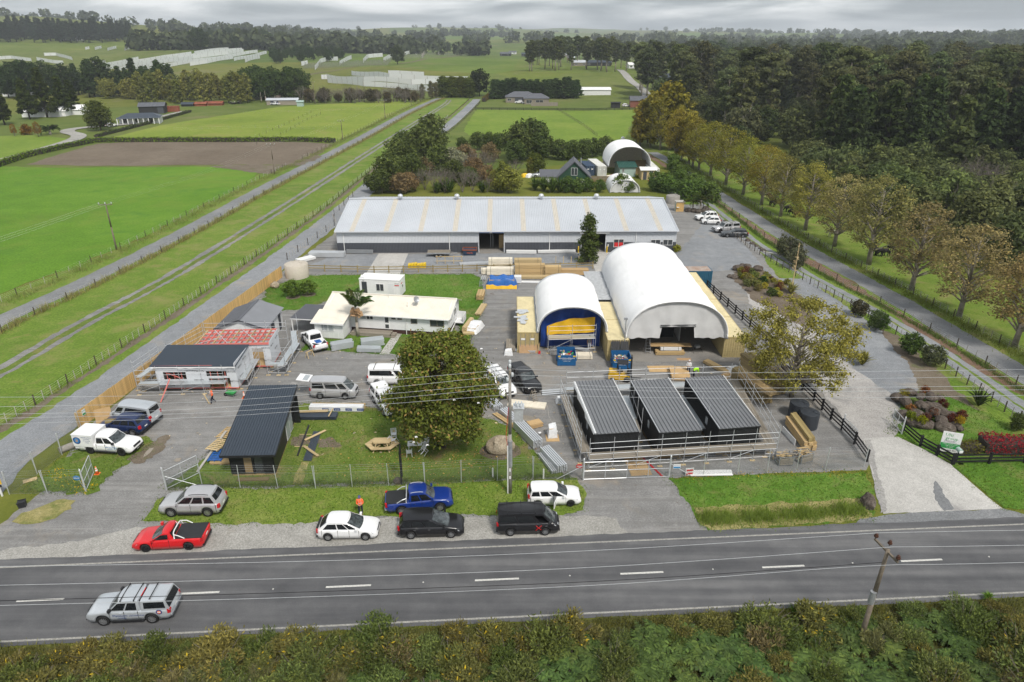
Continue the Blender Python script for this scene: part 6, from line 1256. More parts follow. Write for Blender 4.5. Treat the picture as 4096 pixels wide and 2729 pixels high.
def blades(name,label,pts,n,h,w,color,spreadw,cat='grass',z=.03,seed=1):
 rng=np.random.default_rng(seed);P=[];seg=[(a,b) for a,b in zip(pts,pts[1:])];Ls=np.array([(b-a).length for a,b in seg]);idx=rng.choice(len(seg),n,p=Ls/Ls.sum())
 A=np.array([a for a,b in seg])[idx];B=np.array([b for a,b in seg])[idx];s=rng.uniform(0,1,(n,1));c=A+(B-A)*s;d=(B-A)/np.linalg.norm(B-A,axis=1,keepdims=True);r=np.stack([d[:,1],-d[:,0],np.zeros(n)],1)
 cl=np.sin(c[:,:1]*1.7+c[:,1:2]*.9)*.4+np.sin(c[:,:1]*4.3-c[:,1:2]*2.1)*.25
 c=c+r*(rng.uniform(-.5,.5,(n,1))*spreadw*2 if spreadw > 2 else rng.normal(0,spreadw*.5,(n,1)));c[:,2]=z;hh=h*np.clip(.75+cl+rng.normal(0,.25,(n,1)),.25,1.9);a=rng.uniform(0,6.28,n);u=np.stack([np.cos(a),np.sin(a),np.zeros(n)],1)*w;ln=rng.normal(0,.35,(n,3))*hh;ln[:,2]=0
 v=np.stack([c-u,c+u,c+ln+np.array((0,0,1))*hh],1).reshape(-1,3);o=link(name,np_mesh(name,v,np.arange(3*n).reshape(-1,3),'blade'));o.color=(*color,1);tag(o,label,cat,kind='stuff')
blades('long_grass','dry long grass growing along the fence between old road and track',[p+V(2.9,-.9,0) for p in OLD],26000,.75,.03,(.30,.28,.11),.7,seed=1)
blades('long_grass','mixed long grass on the bank above the old road',[p+V(-4.2,1.5,0) for p in OLD],16000,.55,.03,(.22,.25,.08),1.5,seed=2)
blades('long_grass','rank green grass in the roadside ditch by the entrance',[O(1600,1195),O(1760,1188),O(1985,1172)],9000,.42,.02,(.22,.30,.06),.8,seed=3)
blades('long_grass','tall pasture grass under the plane trees',[p+V(3.4,-1.2,0) for p in LB],18000,.5,.03,(.17,.21,.045),1.4,seed=4)
blades('long_grass','short weedy grass along the chain-link fence',[O(388,1122),O(800,1112),O(1310,1096)],9000,.18,.015,(.14,.19,.045),.5,seed=5)
blades('long_grass','rough mossy grass on the edge of the road bank',[V(x,road_y(x,-4.3),0) for x in (-34,0,36)],26000,.16,.02,(.17,.17,.045),.55,seed=6)
blades('long_grass','thin grass along the inner lane fence',[p+V(2.6,-1.4,0) for p in LA],14000,.4,.025,(.12,.18,.045),.6,seed=7)
blades('long_grass','grass along the old post fence beside the gravel road',[p+V(-4.6,.8,0) for p in GRV],12000,.28,.025,(.15,.20,.045),.5,seed=8)
blades('dandelions','yellow flower heads scattered along the verge lawn',[O(1540,1098),O(1990,1085)],260,.10,.035,(.75,.5,.02),.8,'flowers',seed=9)
blades('ground_cover','low tangled undergrowth between the roadside bushes',[V(x,road_y(x,-7.4),0) for x in (-36,0,36)],42000,.32,.03,(.17,.18,.06),3.6,'undergrowth',seed=10)
blades('dandelions','yellow flowers among the grass by the left gate',[O(120,1080),O(150,1110),O(215,1128)],220,.12,.05,(.7,.48,.02),.8,'flowers',seed=11)
lot(['column','pine0'],'conifer','dark conifer in the shelter belt behind the grey hip-roofed house','conifers behind the grey house',(.055,.09,.035),[(1975+i*13.2+random.uniform(-4,4),394+random.uniform(-3,3),random.uniform(9,12)) for i in range(26)],sq=1.7)
def lawn_blades():
 rng=np.random.default_rng(12);Ps=[]
 for q in LAWNS:
  P=np.array([(p.x,p.y) for p in q]);lo,hi=P.min(0),P.max(0);n=int(min(14000,(hi-lo).prod()*38));X=rng.uniform(lo,hi,(n,2));ins=np.zeros(n,bool);j=len(P)-1
  for i in range(len(P)):
   c=((P[i,1] > X[:,1]) != (P[j,1] > X[:,1])) & (X[:,0] < (P[j,0]-P[i,0])*(X[:,1]-P[i,1])/(P[j,1]-P[i,1]+1e-12)+P[i,0]);ins ^= c;j=i
  X=X[ins];Ps.append(np.c_[X,np.full(len(X),q[0].z)])
  for a,b in zip(q,q[1:]+q[:1]):
   m_=int((b-a).length*22);s=rng.uniform(0,1,(m_,1));Ps.append(np.array(a)+(np.array(b)-np.array(a))*s+np.c_[rng.normal(0,.28,(m_,2)),np.zeros(m_)])
 c=np.vstack(Ps);n=len(c);keep=(c[:,1] > 38.9+RD*c[:,0]+1.4) | True;h=.07+.08*rng.uniform(0,1,(n,1))**2;a=rng.uniform(0,6.28,n);u=np.stack([np.cos(a),np.sin(a),np.zeros(n)],1)*.035;ln=rng.normal(0,.07,(n,3));ln[:,2]=0
 v=np.stack([c-u,c+u,c+ln+np.array((0,0,1))*h],1).reshape(-1,3);o=link('lawn_grass',np_mesh('lawn_grass',v,np.arange(3*n).reshape(-1,3),'blade'));o.color=(.115,.185,.03,1);tag(o,'short tufted lawn grass on the lawns and verges','grass',kind='stuff')
lawn_blades()
rng_=np.random.default_rng(31);_n=650;_P=np.c_[rng_.normal(mg.x-1.5,4.2,_n),rng_.normal(mg.y-1.0,2.6,_n),np.full(_n,.09)];_v,_q=leaf_quads(_P,np.c_[rng_.normal(0,.25,(_n,2)),np.ones(_n)],.10,1.8,rng_);_o=link('fallen_leaves',np_mesh('fallen_leaves',_v,_q,'leaf'));_o.color=(.42,.27,.10,1);tag(_o,'fallen tan leaves scattered under the magnolia tree','leaves',kind='stuff')
_n=420;_P=np.c_[rng_.uniform(-36,28,_n),rng_.uniform(50,80,_n),np.full(_n,.07)];_v,_q=leaf_quads(_P,np.c_[rng_.normal(0,.2,(_n,2)),np.ones(_n)],.13,1.7,rng_,.8);_o=link('site_litter',np_mesh('site_litter',_v,_q,'leaf'));_o.color=(.55,.47,.36,1);tag(_o,'small scraps of timber and plastic scattered over the yard','litter',kind='stuff')
def along(pts,step):
 out=[];acc=0.0; 
 for a,b in zip(pts,pts[1:]):
  L=(b-a).length;s=-acc+ (0 if acc == 0 else step); 
  s=(step-acc) if acc > 0 else 0.0
  while s <= L+1e-6: out.append(a+(b-a)*(s/L));s += step
  acc=(L-(s-step)) % step if L > 0 else acc
  if acc < 1e-6: acc=1e-6
 return out
_post={}
def post(name,p,h,r,mat,parent,sq=False,n=6):
 k=(round(h,2),r,mat,sq)
 if k not in _post: _post[k]=(MB().box(-r,r,-r,r,-.2,h) if sq else MB().lathe([(r,-.2),(r,h-.02),(r*.6,h)],n)).mesh(name,mat)
 return link(name,_post[k],parent,(p.x-parent.location.x,p.y-parent.location.y,p.z),(random.uniform(-.03,.03),random.uniform(-.03,.03),random.uniform(0,3) if not sq else 0))
def wire_fence(label,pts,step=2.2,h=1.1,pat=('d','p','p','p'),wires=4,zfn=None,name='wire_fence',rr=.05,ymax=None):
 t=thing(name,label,'fence',(pts[0].x,pts[0].y,0));q=along(pts,step)
 if ymax: q=[p for p in q if p.y < ymax]
 for i,p in enumerate(q):
  z=zfn(p.x,p.y) if zfn else 0;c=pat[i % len(pat)];p=V(p.x,p.y,z)
  post('post' if c == 'd' else 'batten',p,h*(1.05 if c == 'd' else random.choice((.9,.96))),rr*1.3 if c == 'd' else rr*.7,{'d':'post_dark','p':'post_pale','g':'post_grey'}[c],t)
 o=t.location
 for w in range(wires):
  zz=h*(.3+.6*w/max(1,wires-1));part('wire',MB().path([V(p.x-o.x,p.y-o.y,(zfn(p.x,p.y) if zfn else 0)+zz) for p in q[::4]+[q[-1]]],.006,3),'wire',t)
 return t
random.seed(2)
clip=lambda P,y0,y1: [p for p in P if y0 < p.y < y1]
wire_fence('old wire fence with pale battens between the gravel road and the track',clip([p+V(-4.6,.8,0) for p in GRV],40,330),1.15,1.15)
wire_fence('wire fence with pale battens in dry grass between old road and track',clip([p+V(2.9,-.9,0) for p in OLD],60,330),1.15,1.1,('p','p','p','p','d'))
wire_fence('leaning wire fence with few battens at the edge of the bright green field',clip([p+V(-5.2,1.8,0) for p in OLD],60,200),2.6,1.1,('d','p','p'))
wire_fence('wire fence beside the paddock along the old road',clip([p+V(-5.2,1.8,0) for p in OLD],200,400),2.2,1.1,('d','g'),3)
wire_fence('dark wire fence between the gravel road and the warehouse',[G(1150,1040),z5(215,440),G(1330,870),G(1420,780)],1.1,1.2,('d','p','p','p'))
wire_fence('dark wire fence on the paddock side of the gravel road beyond the bush',clip([p+V(3.6,-1.0,0) for p in GRV],200,395),2.0,1.2,('d',),3)
wire_fence('dark wire fence between the yard and the inner gravel lane',[p+V(-2.3,1.3,0) for p in LA][1:-3],.95,1.15,('d','g','d','g'),4)
wire_fence('dark wire fence between the inner gravel lane and the grass strip',[p+V(2.9,-1.6,0) for p in LA][1:-3],1.6,1.15,('d','g','g'),4)
wire_fence('wire fence under the plane trees along the sealed lane',[p+V(3.6,-1.4,0) for p in LB][1:-4],1.4,1.15,('d','g','g'),4)
wire_fence('wire fence across the near end of the green paddock',[O(1085,332),O(1200,330),O(1335,336),O(1440,333)],2.6,1.2,('g','d'),3)
wire_fence('diagonal wire fence dividing the green paddock',[O(1282,254),O(1340,290),O(1372,314)],2.4,1.2,('d',),3)
wire_fence('wire fence down the olive paddock beside the track',[O(545,332),O(600,312),O(640,295),O(720,258)],4,1.1,('g','d'),2);wire_fence('second wire fence beside the paddock race',[O(580,338),O(650,310),O(700,280),O(740,262)],4,1.1,('g','d'),2)
wire_fence('wire fence across the middle of the olive paddock',[O(400,300),O(600,294),O(800,300)],5,1.1,('g',),2);wire_fence('wire fence across the far end of the olive paddock',[O(560,262),O(700,258),O(840,252),O(960,238)],5,1.1,('g',),2)
def paling():
 a,b=G(322,1716),z2(1648,285);L=(b-a).length;d=(b-a)/L;t=thing('paling_fence','tall golden timber paling fence along the left boundary','fence',a,math.atan2(d.y,d.x));n=298;w=L/n
 me=MB().box(.004,w-.006,-.012,.012,.03,1.80).mesh('paling','wood_fence')
 for k in range(n): link('paling',me,t,(k*w,random.uniform(-.005,.005),random.uniform(-.03,.02)))
 for z in (.3,1.0,1.6): part('rail',MB().box(0,L,.013,.06,z,z+.09),'wood_pale',t)
 pm_=MB().box(-.05,.05,.06,.16,-.1,1.75).mesh('post','wood_pale')
 for k in range(int(L/2.4)+1): link('post',pm_,t,(k*2.4,0,0))
 sg=solo('small_sign',MB().box(-.22,.22,-.02,0,0,.6),'sign_white','small green and white notice on the end of the paling fence','sign',a+d*.9+V(.02,-.03,1.0),math.atan2(d.y,d.x));sg2=part('sign_band',MB().box(-.2,.2,-.025,-.021,.05,.25),'print_green',sg);wtext('NOTICE',sg,(0,-.026,.45),.12,'print_green')
paling()
def rail_fence(label,pts,step,h,rails,mat,name='rail_fence',pr=.06,rw=.10,rt=.04,posts=True):
 t=thing(name,label,'fence',(pts[0].x,pts[0].y,0));o=t.location
 for a,b in zip(pts,pts[1:]):
  n=max(1,int(round((b-a).length/step)))
  for k in range(n):
   p,q=a+(b-a)*k/n,a+(b-a)*(k+1)/n
   if posts: post('post',p,h,pr,mat,t,True)
   for z in rails: plank('rail',V(p.x-o.x,p.y-o.y,z),V(q.x-o.x,q.y-o.y,z),rt,rw,mat,t)
 if posts: post('post',pts[-1],h,pr,mat,t,True)
 return t
rail_fence('long timber two-rail fence between the back lawn and the warehouse',[z3(350,222),z3(1038,240),z3(1500,235),z3(2112,225),z4(925,245)],2.6,1.15,(.55,.95),'wood_green',pr=.07,rw=.12)
BF=[z4(1818,395),z4(2040,598),z4(2350,878),z8(270,175),z8(545,440),z8(690,600),z8(785,690)]
rail_fence('black post-and-rail fence between the big shelter and the driveway',BF,2.3,1.25,(.35,.7,1.05),'fence_black',pr=.08,rw=.14)
rail_fence('black post-and-rail fence behind the open grey gate by the entrance',[z8(785,690),z8(895,810),z8(1000,960)],2.0,1.25,(.35,.7,1.05),'fence_black',pr=.08,rw=.14)
rail_fence('black rail fence curving from the right gate post to the entrance sign',[z8(1310,700),z8(1460,830),z8(1600,910),z8(1735,985)],2.2,1.15,(.3,.62,.95),'fence_black',pr=.09,rw=.15)
rail_fence('black rail fence along the road in front of the red hedge',[z8(1745,985),z8(2354,972),z8(2900,960)],2.6,1.15,(.3,.62,.95),'fence_black',pr=.09,rw=.15)
rail_fence('long black rail fence in front of the grey hip-roofed house',[O(1093,253),O(1240,254),O(1340,255),O(1465,253)],4,1.2,(.4,.75,1.1),'fence_black',pr=.08,rw=.16)
def chain_run(label,pts,h=1.9,step=3.05,barbed=True,braces=()):
 t=thing('chain_link_fence',label,'fence',(pts[0].x,pts[0].y,0));o=Vector((pts[0].x,pts[0].y,0));mesh=MB()
 for a,b in zip(pts,pts[1:]):
  L=(b-a).length;n=max(1,int(round(L/step)));d=(b-a)/L
  for k in range(n+1): post('post',a+(b-a)*k/n,h+.35,.03,'galv',t)
  s=-h*.8
  while s < L:
   for sg in (1,-1):
    x0,x1=(s,s+h*.8) if sg > 0 else (s+h*.8,s);z0,z1_=.03,h*.8
    pa,pb=V(x0,0,z0),V(x1,0,z1_)
    def cl(x): return max(0,min(L,x))
    f0=(cl(pa.x)-pa.x)/(pb.x-pa.x);f1=(cl(pb.x)-pa.x)/(pb.x-pa.x);q0,q1=pa.lerp(pb,f0),pa.lerp(pb,f1)
    if (q1-q0).length > .05: mesh.tube(a-o+d*q0.x+V(0,0,q0.z),a-o+d*q1.x+V(0,0,q1.z),.0024,3,cap=False)
   s += .075
  for z in (.05,h*.8,h*.95,h*1.06,h*1.16): part('line_wire',MB().tube(a-o+V(0,0,z),b-o+V(0,0,z),.006,3),'galv_dull',t)
 part('chain_mesh',mesh,'chain_wire',t,kind='stuff')
 for a,b in braces: part('brace',MB().tube(a-o,b-o,.025,6),'galv',t)
SIMPLE('chain_wire',(.16,.19,.18),.6,.3)
GL,GR=z1(772,1272),z1(1495,1255);HL,HR=z7(497,1118),z7(1232,1092)
chain_run('chain-link fence from the left corner to the left gate',[G(38,1978),G(190,1974),GL])
chain_run('chain-link fence across the front lawn between the two gates',[GR,G(811,1950),G(1263,1955),G(1700,1940),G(2132,1916),HL],braces=[(z1(1500,1250)+V(0,0,1.3),G(811,1950)+V(0,0,.1)),(HL+V(0,0,1.5),HL+V(-2.2,.05,.1))])
chain_run('chain-link fence from the double gate to the black rail fence',[HR,G(2950,1897),G(3300,1880),G(3455,1868)],braces=[(HR+V(0,0,1.4),HR+V(1.9,.05,.1))])
chain_run('chain-link side fence along the gravel road at the left corner',[G(38,1978),z1(335,1112),z1(557,942),z1(735,720)])
def gate(label,P,Q,h=1.8,bars=1,posts=(True,False)):
 L=(Q-P).length;t=thing('gate',label,'gate',P,math.atan2((Q-P).y,(Q-P).x))
 r=.03
 for a,b in (((.05,0,.12),(L,0,.12)),((.05,0,h),(L,0,h)),((.05,0,h*.52),(L,0,h*.52))): part('rail',MB().tube(a,b,r,6),'galv',t)
 for x in [.05,L]+[L*(k+1)/(bars+1) for k in range(bars)]: part('stile',MB().tube((x,0,.12),(x,0,h),r,6),'galv',t)
 m_=MB();s=-h
 while s < L:
  for sg in (0,1):
   q0,q1=(s,s+h) if not sg else (s+h,s);z0,z1_=.12,h
   f0=(max(.05,min(L,q0))-q0)/(q1-q0);f1=(max(.05,min(L,q1))-q0)/(q1-q0)
   if abs(f1-f0) > .03: m_.tube((q0+(q1-q0)*f0,0,z0+(z1_-z0)*f0),(q0+(q1-q0)*f1,0,z0+(z1_-z0)*f1),.0024,3,cap=False)
  s += .08
 part('chain_mesh',m_,'chain_wire',t,kind='stuff')
 if posts[0]: part('gate_post',MB().lathe([(.065,-.2),(.065,h+.35),(.02,h+.4)],10),'galv',t)
 if posts[1]: part('gate_post',MB().lathe([(.065,-.2),(.065,h+.35),(.02,h+.4)],10,(L+.08,0,0)),'galv',t)
 return t
gate('open left leaf of the chain-link gate beside the traffic cone',GL,z1(842,1105))
gate('open right leaf of the chain-link gate swung into the driveway',GR,z1(1790,1108),bars=1)
MID=z7(868,1105);gate('closed chain-link gate leaf in front of the first black module',HL,MID,bars=1);gate('closed chain-link gate leaf in front of the plywood sheet',HR,MID,bars=1)
gate('open grey tubular gate against the black fence at the entrance',z8(790,692),z8(900,800),1.4,6);gate('open grey gate folded beside the boulder mound',z8(1300,725),z8(1215,625),1.5,1)
def oval_sign(label,p,col,txt):
 o=solo('gate_sign',MB().lathe([(.24,-.01),(.24,.01)],20,axis='y'),col,label,'sign',p);o.scale=(1.25,1,.9);part('sign_band',MB().box(-.18,.18,-.016,-.011,-.05,.05),'sign_white',o);part('sign_post',MB().tube((.1,.02,-.1),(.25 if col == 'print_red' else .3,.02,-1.4 if False else -1.2),.02,6),'galv',o)
 if txt: wtext(txt,o,(0,-.018,0),.09,col)
oval_sign('round blue sign on a stay beside the left gate',GL+V(-.55,.15,1.25),'sign_blue','STOP');oval_sign('round red sign on a stay beside the double gate',HL+V(-.35,.1,1.35),'print_red','NO ENTRY')
o=solo('notice_board',MB().box(-.3,.3,-.015,.015,-.2,.2),'sign_white','small white notice on the double gate post','sign',HR+V(.55,-.05,1.15));part('sign_band',MB().box(-.28,.28,-.02,-.016,-.17,-.02),'sign_blue',o);wtext('ALL VISITORS',o,(0,-.02,.1),.08,'print_blue')
def pole(label,base,h,mat,r=.16,arms=(),name='power_pole',lean=(0,0),z=0.0):
 t=thing(name,label,'power pole',(base.x,base.y,z));top=V(lean[0],lean[1],h)
 part('shaft',MB().path([V(0,0,-.4),top*.5,top],r,9,r*.62),mat,t,True)
 for kind,hh,half,ang,ins in arms:
  c=top*(hh/h);d=V(math.cos(ang),math.sin(ang),0)*half
  part('cross_arm',MB().bar(c-d+V(0,-.12,0),c+d+V(0,-.12,0),.09,.11),'pole_wood' if kind != 'steel' else 'galv_dull',t)
  for u in ins: q=c+d*u+V(0,-.12,.06);part('insulator',MB().lathe([(.025,0),(.025,.1),(.09,.12),(.10,.2),(.06,.26),(.09,.30),(.04,.36)],10,q),kind if kind != 'steel' else 'porcelain_brown',t,True)
 return t
b1=G(2040,1972);h1=HZ(2040,1972,1478)
p1=pole('grey concrete power pole with a transformer in front of the magnolia tree',b1,h1,'pole_concrete',.17)
for k,(dy_,dz_) in enumerate(((1.1,-.05),(.45,-.12),(-.25,-.5),(-.25,-.9))): part('insulator',MB().lathe([(.05,0),(.11,.04),(.11,.3),(.05,.36)],10,(.0 if k < 2 else (-.18 if k == 3 else .18),dy_*.9,h1+dz_)),'porcelain',p1,True)
part('cross_arm',MB().bar((0,-.5,h1-.15),(0,1.3,h1-.12),.1,.12),'pole_wood',p1);part('lower_arm',MB().bar((-.15,-.3,h1-2.4),(-.35,.9,h1-2.2),.08,.1),'pole_wood',p1)
tr=part('transformer',MB().box(.32,1.02,-.35,.35,h1-4.3,h1-3.2).box(.25,1.1,-.42,.42,h1-3.2,h1-3.12),'galv',p1)
for k in range(3): part('bushing',MB().lathe([(.05,0),(.09,.05),(.05,.12),(.09,.18),(.04,.4)],8,(.45+.22*k,.0,h1-3.12)),'porcelain',tr,True)
for k in range(2): part('bushing',MB().lathe([(.05,0),(.08,.05),(.04,.3)],8,(.6+.25*k,-.25,h1-3.12)),'porcelain',tr,True)
part('sleeve',MB().lathe([(.19,2.6),(.19,5.0)],10),'galv_dull',p1);part('conduit',MB().tube((-.18,-.1,0),(-.18,-.1,4.6),.05,6),'white',p1);part('cable',MB().path([V(-.2,-.12,4.6),V(-.3,-.2,5.5),V(-.1,-.1,h1-3.2)],.02,5),'lamp_red',p1);part('pole_plate',MB().box(-.06,.06,-.2,-.17,2.2,2.5).box(-.06,.06,-.2,-.17,1.5,1.75),'sign_white',p1)
def wire_from_px(label,base,samples,name='power_line',mat='wire',r=.011,ext=()):
 P=[]
 for x,y in samples:
  d=ray(x,y);t_=(base[1]-RD*base[0])/(d[1]-RD*d[0]);P.append(V(d[0]*t_,d[1]*t_,CAM_H+d[2]*t_))
 Q=sm(P,8) if len(P) > 2 else P
 o=Q[0].copy();return solo(name,MB().path([q-o for q in Q],r,4),mat,label,'power line',o)
for k,(dy_,ys,nm) in enumerate(((1.0,[(-300,1590),(600,1582),(1300,1540),(1900,1490),(2037,1476)],'a'),(.4,[(-300,1632),(700,1612),(1400,1565),(2040,1500)],'b'),(.15,[(-300,1662),(700,1640),(1500,1580),(2040,1532)],'c'),(-.1,[(-300,1680),(800,1652),(1500,1600),(2040,1548)],'d'),(-.3,[(-300,1705),(800,1670),(1500,1620),(2040,1578)],'e'))):
 ys2=[[(2037,1476),(2600,1492),(3300,1488),(4400,1474)],[(2040,1500),(2700,1517),(3400,1515),(4400,1500)],[(2040,1532),(2700,1552),(3400,1550),(4400,1540)],[(2040,1548),(2700,1566),(3400,1566),(4400,1556)],[(2040,1578),(2700,1592),(3400,1592),(4400,1576)]][k]
 wire_from_px('pale overhead cable running left from the transformer pole',(b1.x,b1.y+dy_),ys)['group']='cables left of the transformer pole';wire_from_px('pale overhead cable running right from the transformer pole',(b1.x,b1.y+dy_),ys2)['group']='cables right of the transformer pole'
b2=G(3442,2552);h2=HZ(3442,2552,2205)
p2=pole('weathered wooden power pole with a crossarm standing in the roadside scrub',b2,h2,'pole_wood',.17,lean=(.25,.15))
c2=V(.25,.1,h2-.15);e1,e2=V(-.35,.95,.15),V(.18,-.55,-.1)
part('cross_arm',MB().bar(c2+e1,c2+e2*1.3,.10,.12),'pole_wood',p2);tips=[c2+e1*.95+V(0,0,.08),c2+V(.1,.2,.3),c2+e2*1.2+V(0,0,.08)]
for q in tips: part('insulator',MB().lathe([(.03,0),(.03,.12),(.13,.14),(.14,.2),(.08,.26),(.10,.32),(.04,.4)],10,q),'porcelain_brown',p2,True)
part('metal_band',MB().lathe([(.185,h2*.42),(.175,h2*.55)],10),'galv_dull',p2)
for (px,rest) in (((3510,2140),([(-300,2270),(1200,2246),(2400,2201),(3510,2132)],[(3510,2132),(3800,2126),(4500,2114)])),((3570,2190),([(-300,2348),(1200,2313),(2400,2268),(3570,2188)],[(3570,2188),(3800,2186),(4500,2174)])),((3610,2262),([(-300,2430),(1200,2389),(2400,2340),(3300,2275),(3610,2258)],[(3610,2258),(3850,2256),(4500,2240)]))):
 k=[3510,3570,3610].index(px[0]);bb=(b2.x+tips[k].x,b2.y+tips[k].y)
 wire_from_px('pale overhead cable over the road left of the wooden pole',bb,rest[0])['group']='cables over the road left';wire_from_px('pale overhead cable over the road right of the wooden pole',bb,rest[1])['group']='cables over the road right'
wire_from_px('thin black cable over the road',(b2.x,b2.y+.2),[(-300,2412),(1200,2369),(2400,2325),(3530,2250)],mat='wire_dark',r=.016)
LP=[((467,1000),815),((1099,697),578),((1371,560),483),((1541,476),402),((1645,422),352)]
arms=[];prev=None
for i,((x,y),yt) in enumerate(LP):
 b=G(x,y);h=HZ(x,y,yt);pole(['wooden power pole standing in the bright green field edge','wooden power pole at the corner of the ploughed field','wooden power pole beside the olive paddock','wooden power pole further along the olive paddock','power pole with a transformer near the shelter belt'][i],b,h,'pole_wood',.15,[('porcelain',h-.15,1.1,.15,(-.9,0,.9))]);cur=[V(b.x+u*1.0,b.y+u*.15,h+.1) for u in (-1,0,1)]
 if prev:
  for a,c in zip(prev,cur): m_=(a+c)/2-V(0,0,.9);solo('power_line',MB().path([q-a for q in sm([a,m_,c],6)],.008,3),'wire','thin field power line between two wooden poles','power line',a,group='field power lines')
 else:
  for a in cur: c=a+V(-18,-66,-.5);m_=(a+c)/2-V(0,0,1.2);solo('power_line',MB().path([q-a for q in sm([a,m_,c],6)],.008,3),'wire','thin field power line leaving the first wooden pole','power line',a,group='field power lines leaving')
 prev=cur
pole('lone power pole beside the farm shed',T(2120*.5947,700*.5947),11,'pole_wood',.16,[('porcelain',10.8,1.0,.2,(-.9,.9))])
def scaffold(label,lines,levels,decks,h_over=1.0,w=1.1,name='scaffold',braces=True,deckmat='alu_deck',zdeck=None,skipinner=False):
 """lines: list of (P, Q, outward normal sign, bays); standards stand at P..Q and w inwards"""
 t=thing(name,label,'scaffolding',(lines[0][0].x,lines[0][0].y,0));o=V(t.location.x,t.location.y,0)
 for P,Q,sg,bays,dz in lines:
  P,Q=P-o,Q-o;d=(Q-P);L=d.length;d.normalize();n=V(-d.y,d.x,0)*sg*w;H=max(levels)+h_over
  for k in range(bays+1):
   p=P+d*L*k/bays
   for off in (V(0,0,0),n) if not skipinner else (V(0,0,0),):
    hh=H if off.length == 0 else max(dz,1.2)+.35
    rod('standard',p+off+V(0,0,.04),p+off+V(0,0,hh),.024,'galv',t);plank('sole_board',p+off+V(-.22,0,.03),p+off+V(.22,0,.03),.22,.035,'wood_pale',t)
    for lv in levels: 
     if lv < hh: link('coupler',unit('cyl6','galv_dull'),t,p+off+V(0,0,lv)).scale=(.05,.05,.07)
   if not skipinner:
    for lv in (.35,dz-.06): rod('transom',p+V(0,0,lv),p+n+V(0,0,lv),.022,'galv',t)
   if k < bays:
    q=P+d*L*(k+1)/bays
    for lv in levels: rod('ledger',p+V(0,0,lv),q+V(0,0,lv),.022,'galv',t)
    if not skipinner:
     rod('ledger',p+n+V(0,0,dz-.06),q+n+V(0,0,dz-.06),.022,'galv',t);rod('ledger',p+n+V(0,0,.35),q+n+V(0,0,.35),.022,'galv',t)
     if decks:
      for j in range(4): a=n*(.14+.24*j);plank('deck_plank',p+a+d*.02+V(0,0,dz+.01*(j%2)),q+a-d*.02+V(0,0,dz+.01*(j%2)),.25*w/1.1,.045,deckmat if (k+j) % 7 else 'wood_grey',t)
    if braces and k % 2 == 0: rod('brace',p+V(0,0,.35),q+V(0,0,dz-.05),.022,'galv',t)
 return t
A0,A1=z7(497,1000),z7(2150,880);FLx=z7(470,985,0)
fl_,fr_=z7(545,1035),z7(2140,935);bl_,br_=z7(285,480),z7(1760,240)
scaffold('galvanised scaffold with plank decks along the front of the black modules',[(fl_+V(0,-.0,0),fr_,1,8,1.15)],(.35,1.1,1.65,2.2,2.75),True,.5,1.0,deckmat='wood_grey')
scaffold('galvanised scaffold with decks on the driveway side of the wrapped black module',[(z7(505,985)+V(-.3,.2,0),z7(290,470)+V(.1,0,0),-1,5,1.15)],(.35,1.1,1.7,2.3,2.9),True,.4,.9,deckmat='wood_grey')
scaffold('galvanised scaffold behind the black modules',[(z7(300,462)+V(.6,.5,0),z7(1015,470-60),1,3,1.15),(z7(1015,410),z7(1735,385),1,3,1.15)],(.35,1.1,2.1,2.7,3.3),True,.3,.9,braces=False)
scaffold('galvanised scaffold with guard rails on the timber stack side of the black modules',[(fr_+V(.1,.3,0),z7(1790,330)+V(.2,0,0),1,5,1.15)],(.35,1.1,1.7,2.3,2.9),True,.4,.9,deckmat='wood_grey')
for (a,b,lab) in ((z7(985,790),z7(885,480),'tower scaffold standing in the gap between first and second black modules'),(z7(1545,760),z7(1385,470),'tower scaffold standing in the gap between second and third black modules')):
 scaffold(lab,[(a,b,1,3,1.15)],(.35,1.1,2.0),True,1.6,.75,braces=False,skipinner=False)
scaffold('galvanised scaffold with alloy decks along the front of the wrapped cabin',[(z2(150,1520),z2(1060,1500),1,4,1.15)],(.35,1.15,1.75,2.3,2.85),True,.45,.85)
scaffold('galvanised scaffold with alloy decks along the end of the wrapped cabin',[(z2(1300,1450),z2(1420,1235),1,2,1.15)],(.35,1.15,1.75,2.3,2.85),True,.3,.85)
scaffold('galvanised scaffold with a stair bay beside the pink roof frame',[(z2(1500,1310),z2(1690,1310),1,1,1.15),(z2(1690,1310),z2(1840,1065),1,2,1.15),(z2(1840,1065),z2(1820,930),1,1,1.15)],(.35,1.15,1.75,2.3,2.9),True,.4,.85)
scaffold('galvanised guard-rail scaffold between the paling fence and the wrapped cabin',[(z2(130,1500)+V(-.2,.6,0),V(-38.4,67.2,0),-1,3,1.6),(V(-37.6,67.2,0),V(-35.8,72.6,0),-1,2,1.6)],(.4,1.6,2.2,2.7,3.2),True,.35,.7,braces=False)
scaffold('galvanised guard rail standing between the garage and the pink roof frame',[(V(-35.6,72.6,0),V(-26.2,72.9,0),1,4,1.6)],(.4,1.6,2.6,3.1,3.6),False,.25,.5,braces=False,skipinner=True)
scaffold('galvanised scaffold tower with one deck in front of the blue tarpaulin',[(z4(575,910),z4(940,900),1,2,1.75)],(.5,1.75,2.3,2.85,3.4),True,.2,1.2,deckmat='alu_deck')
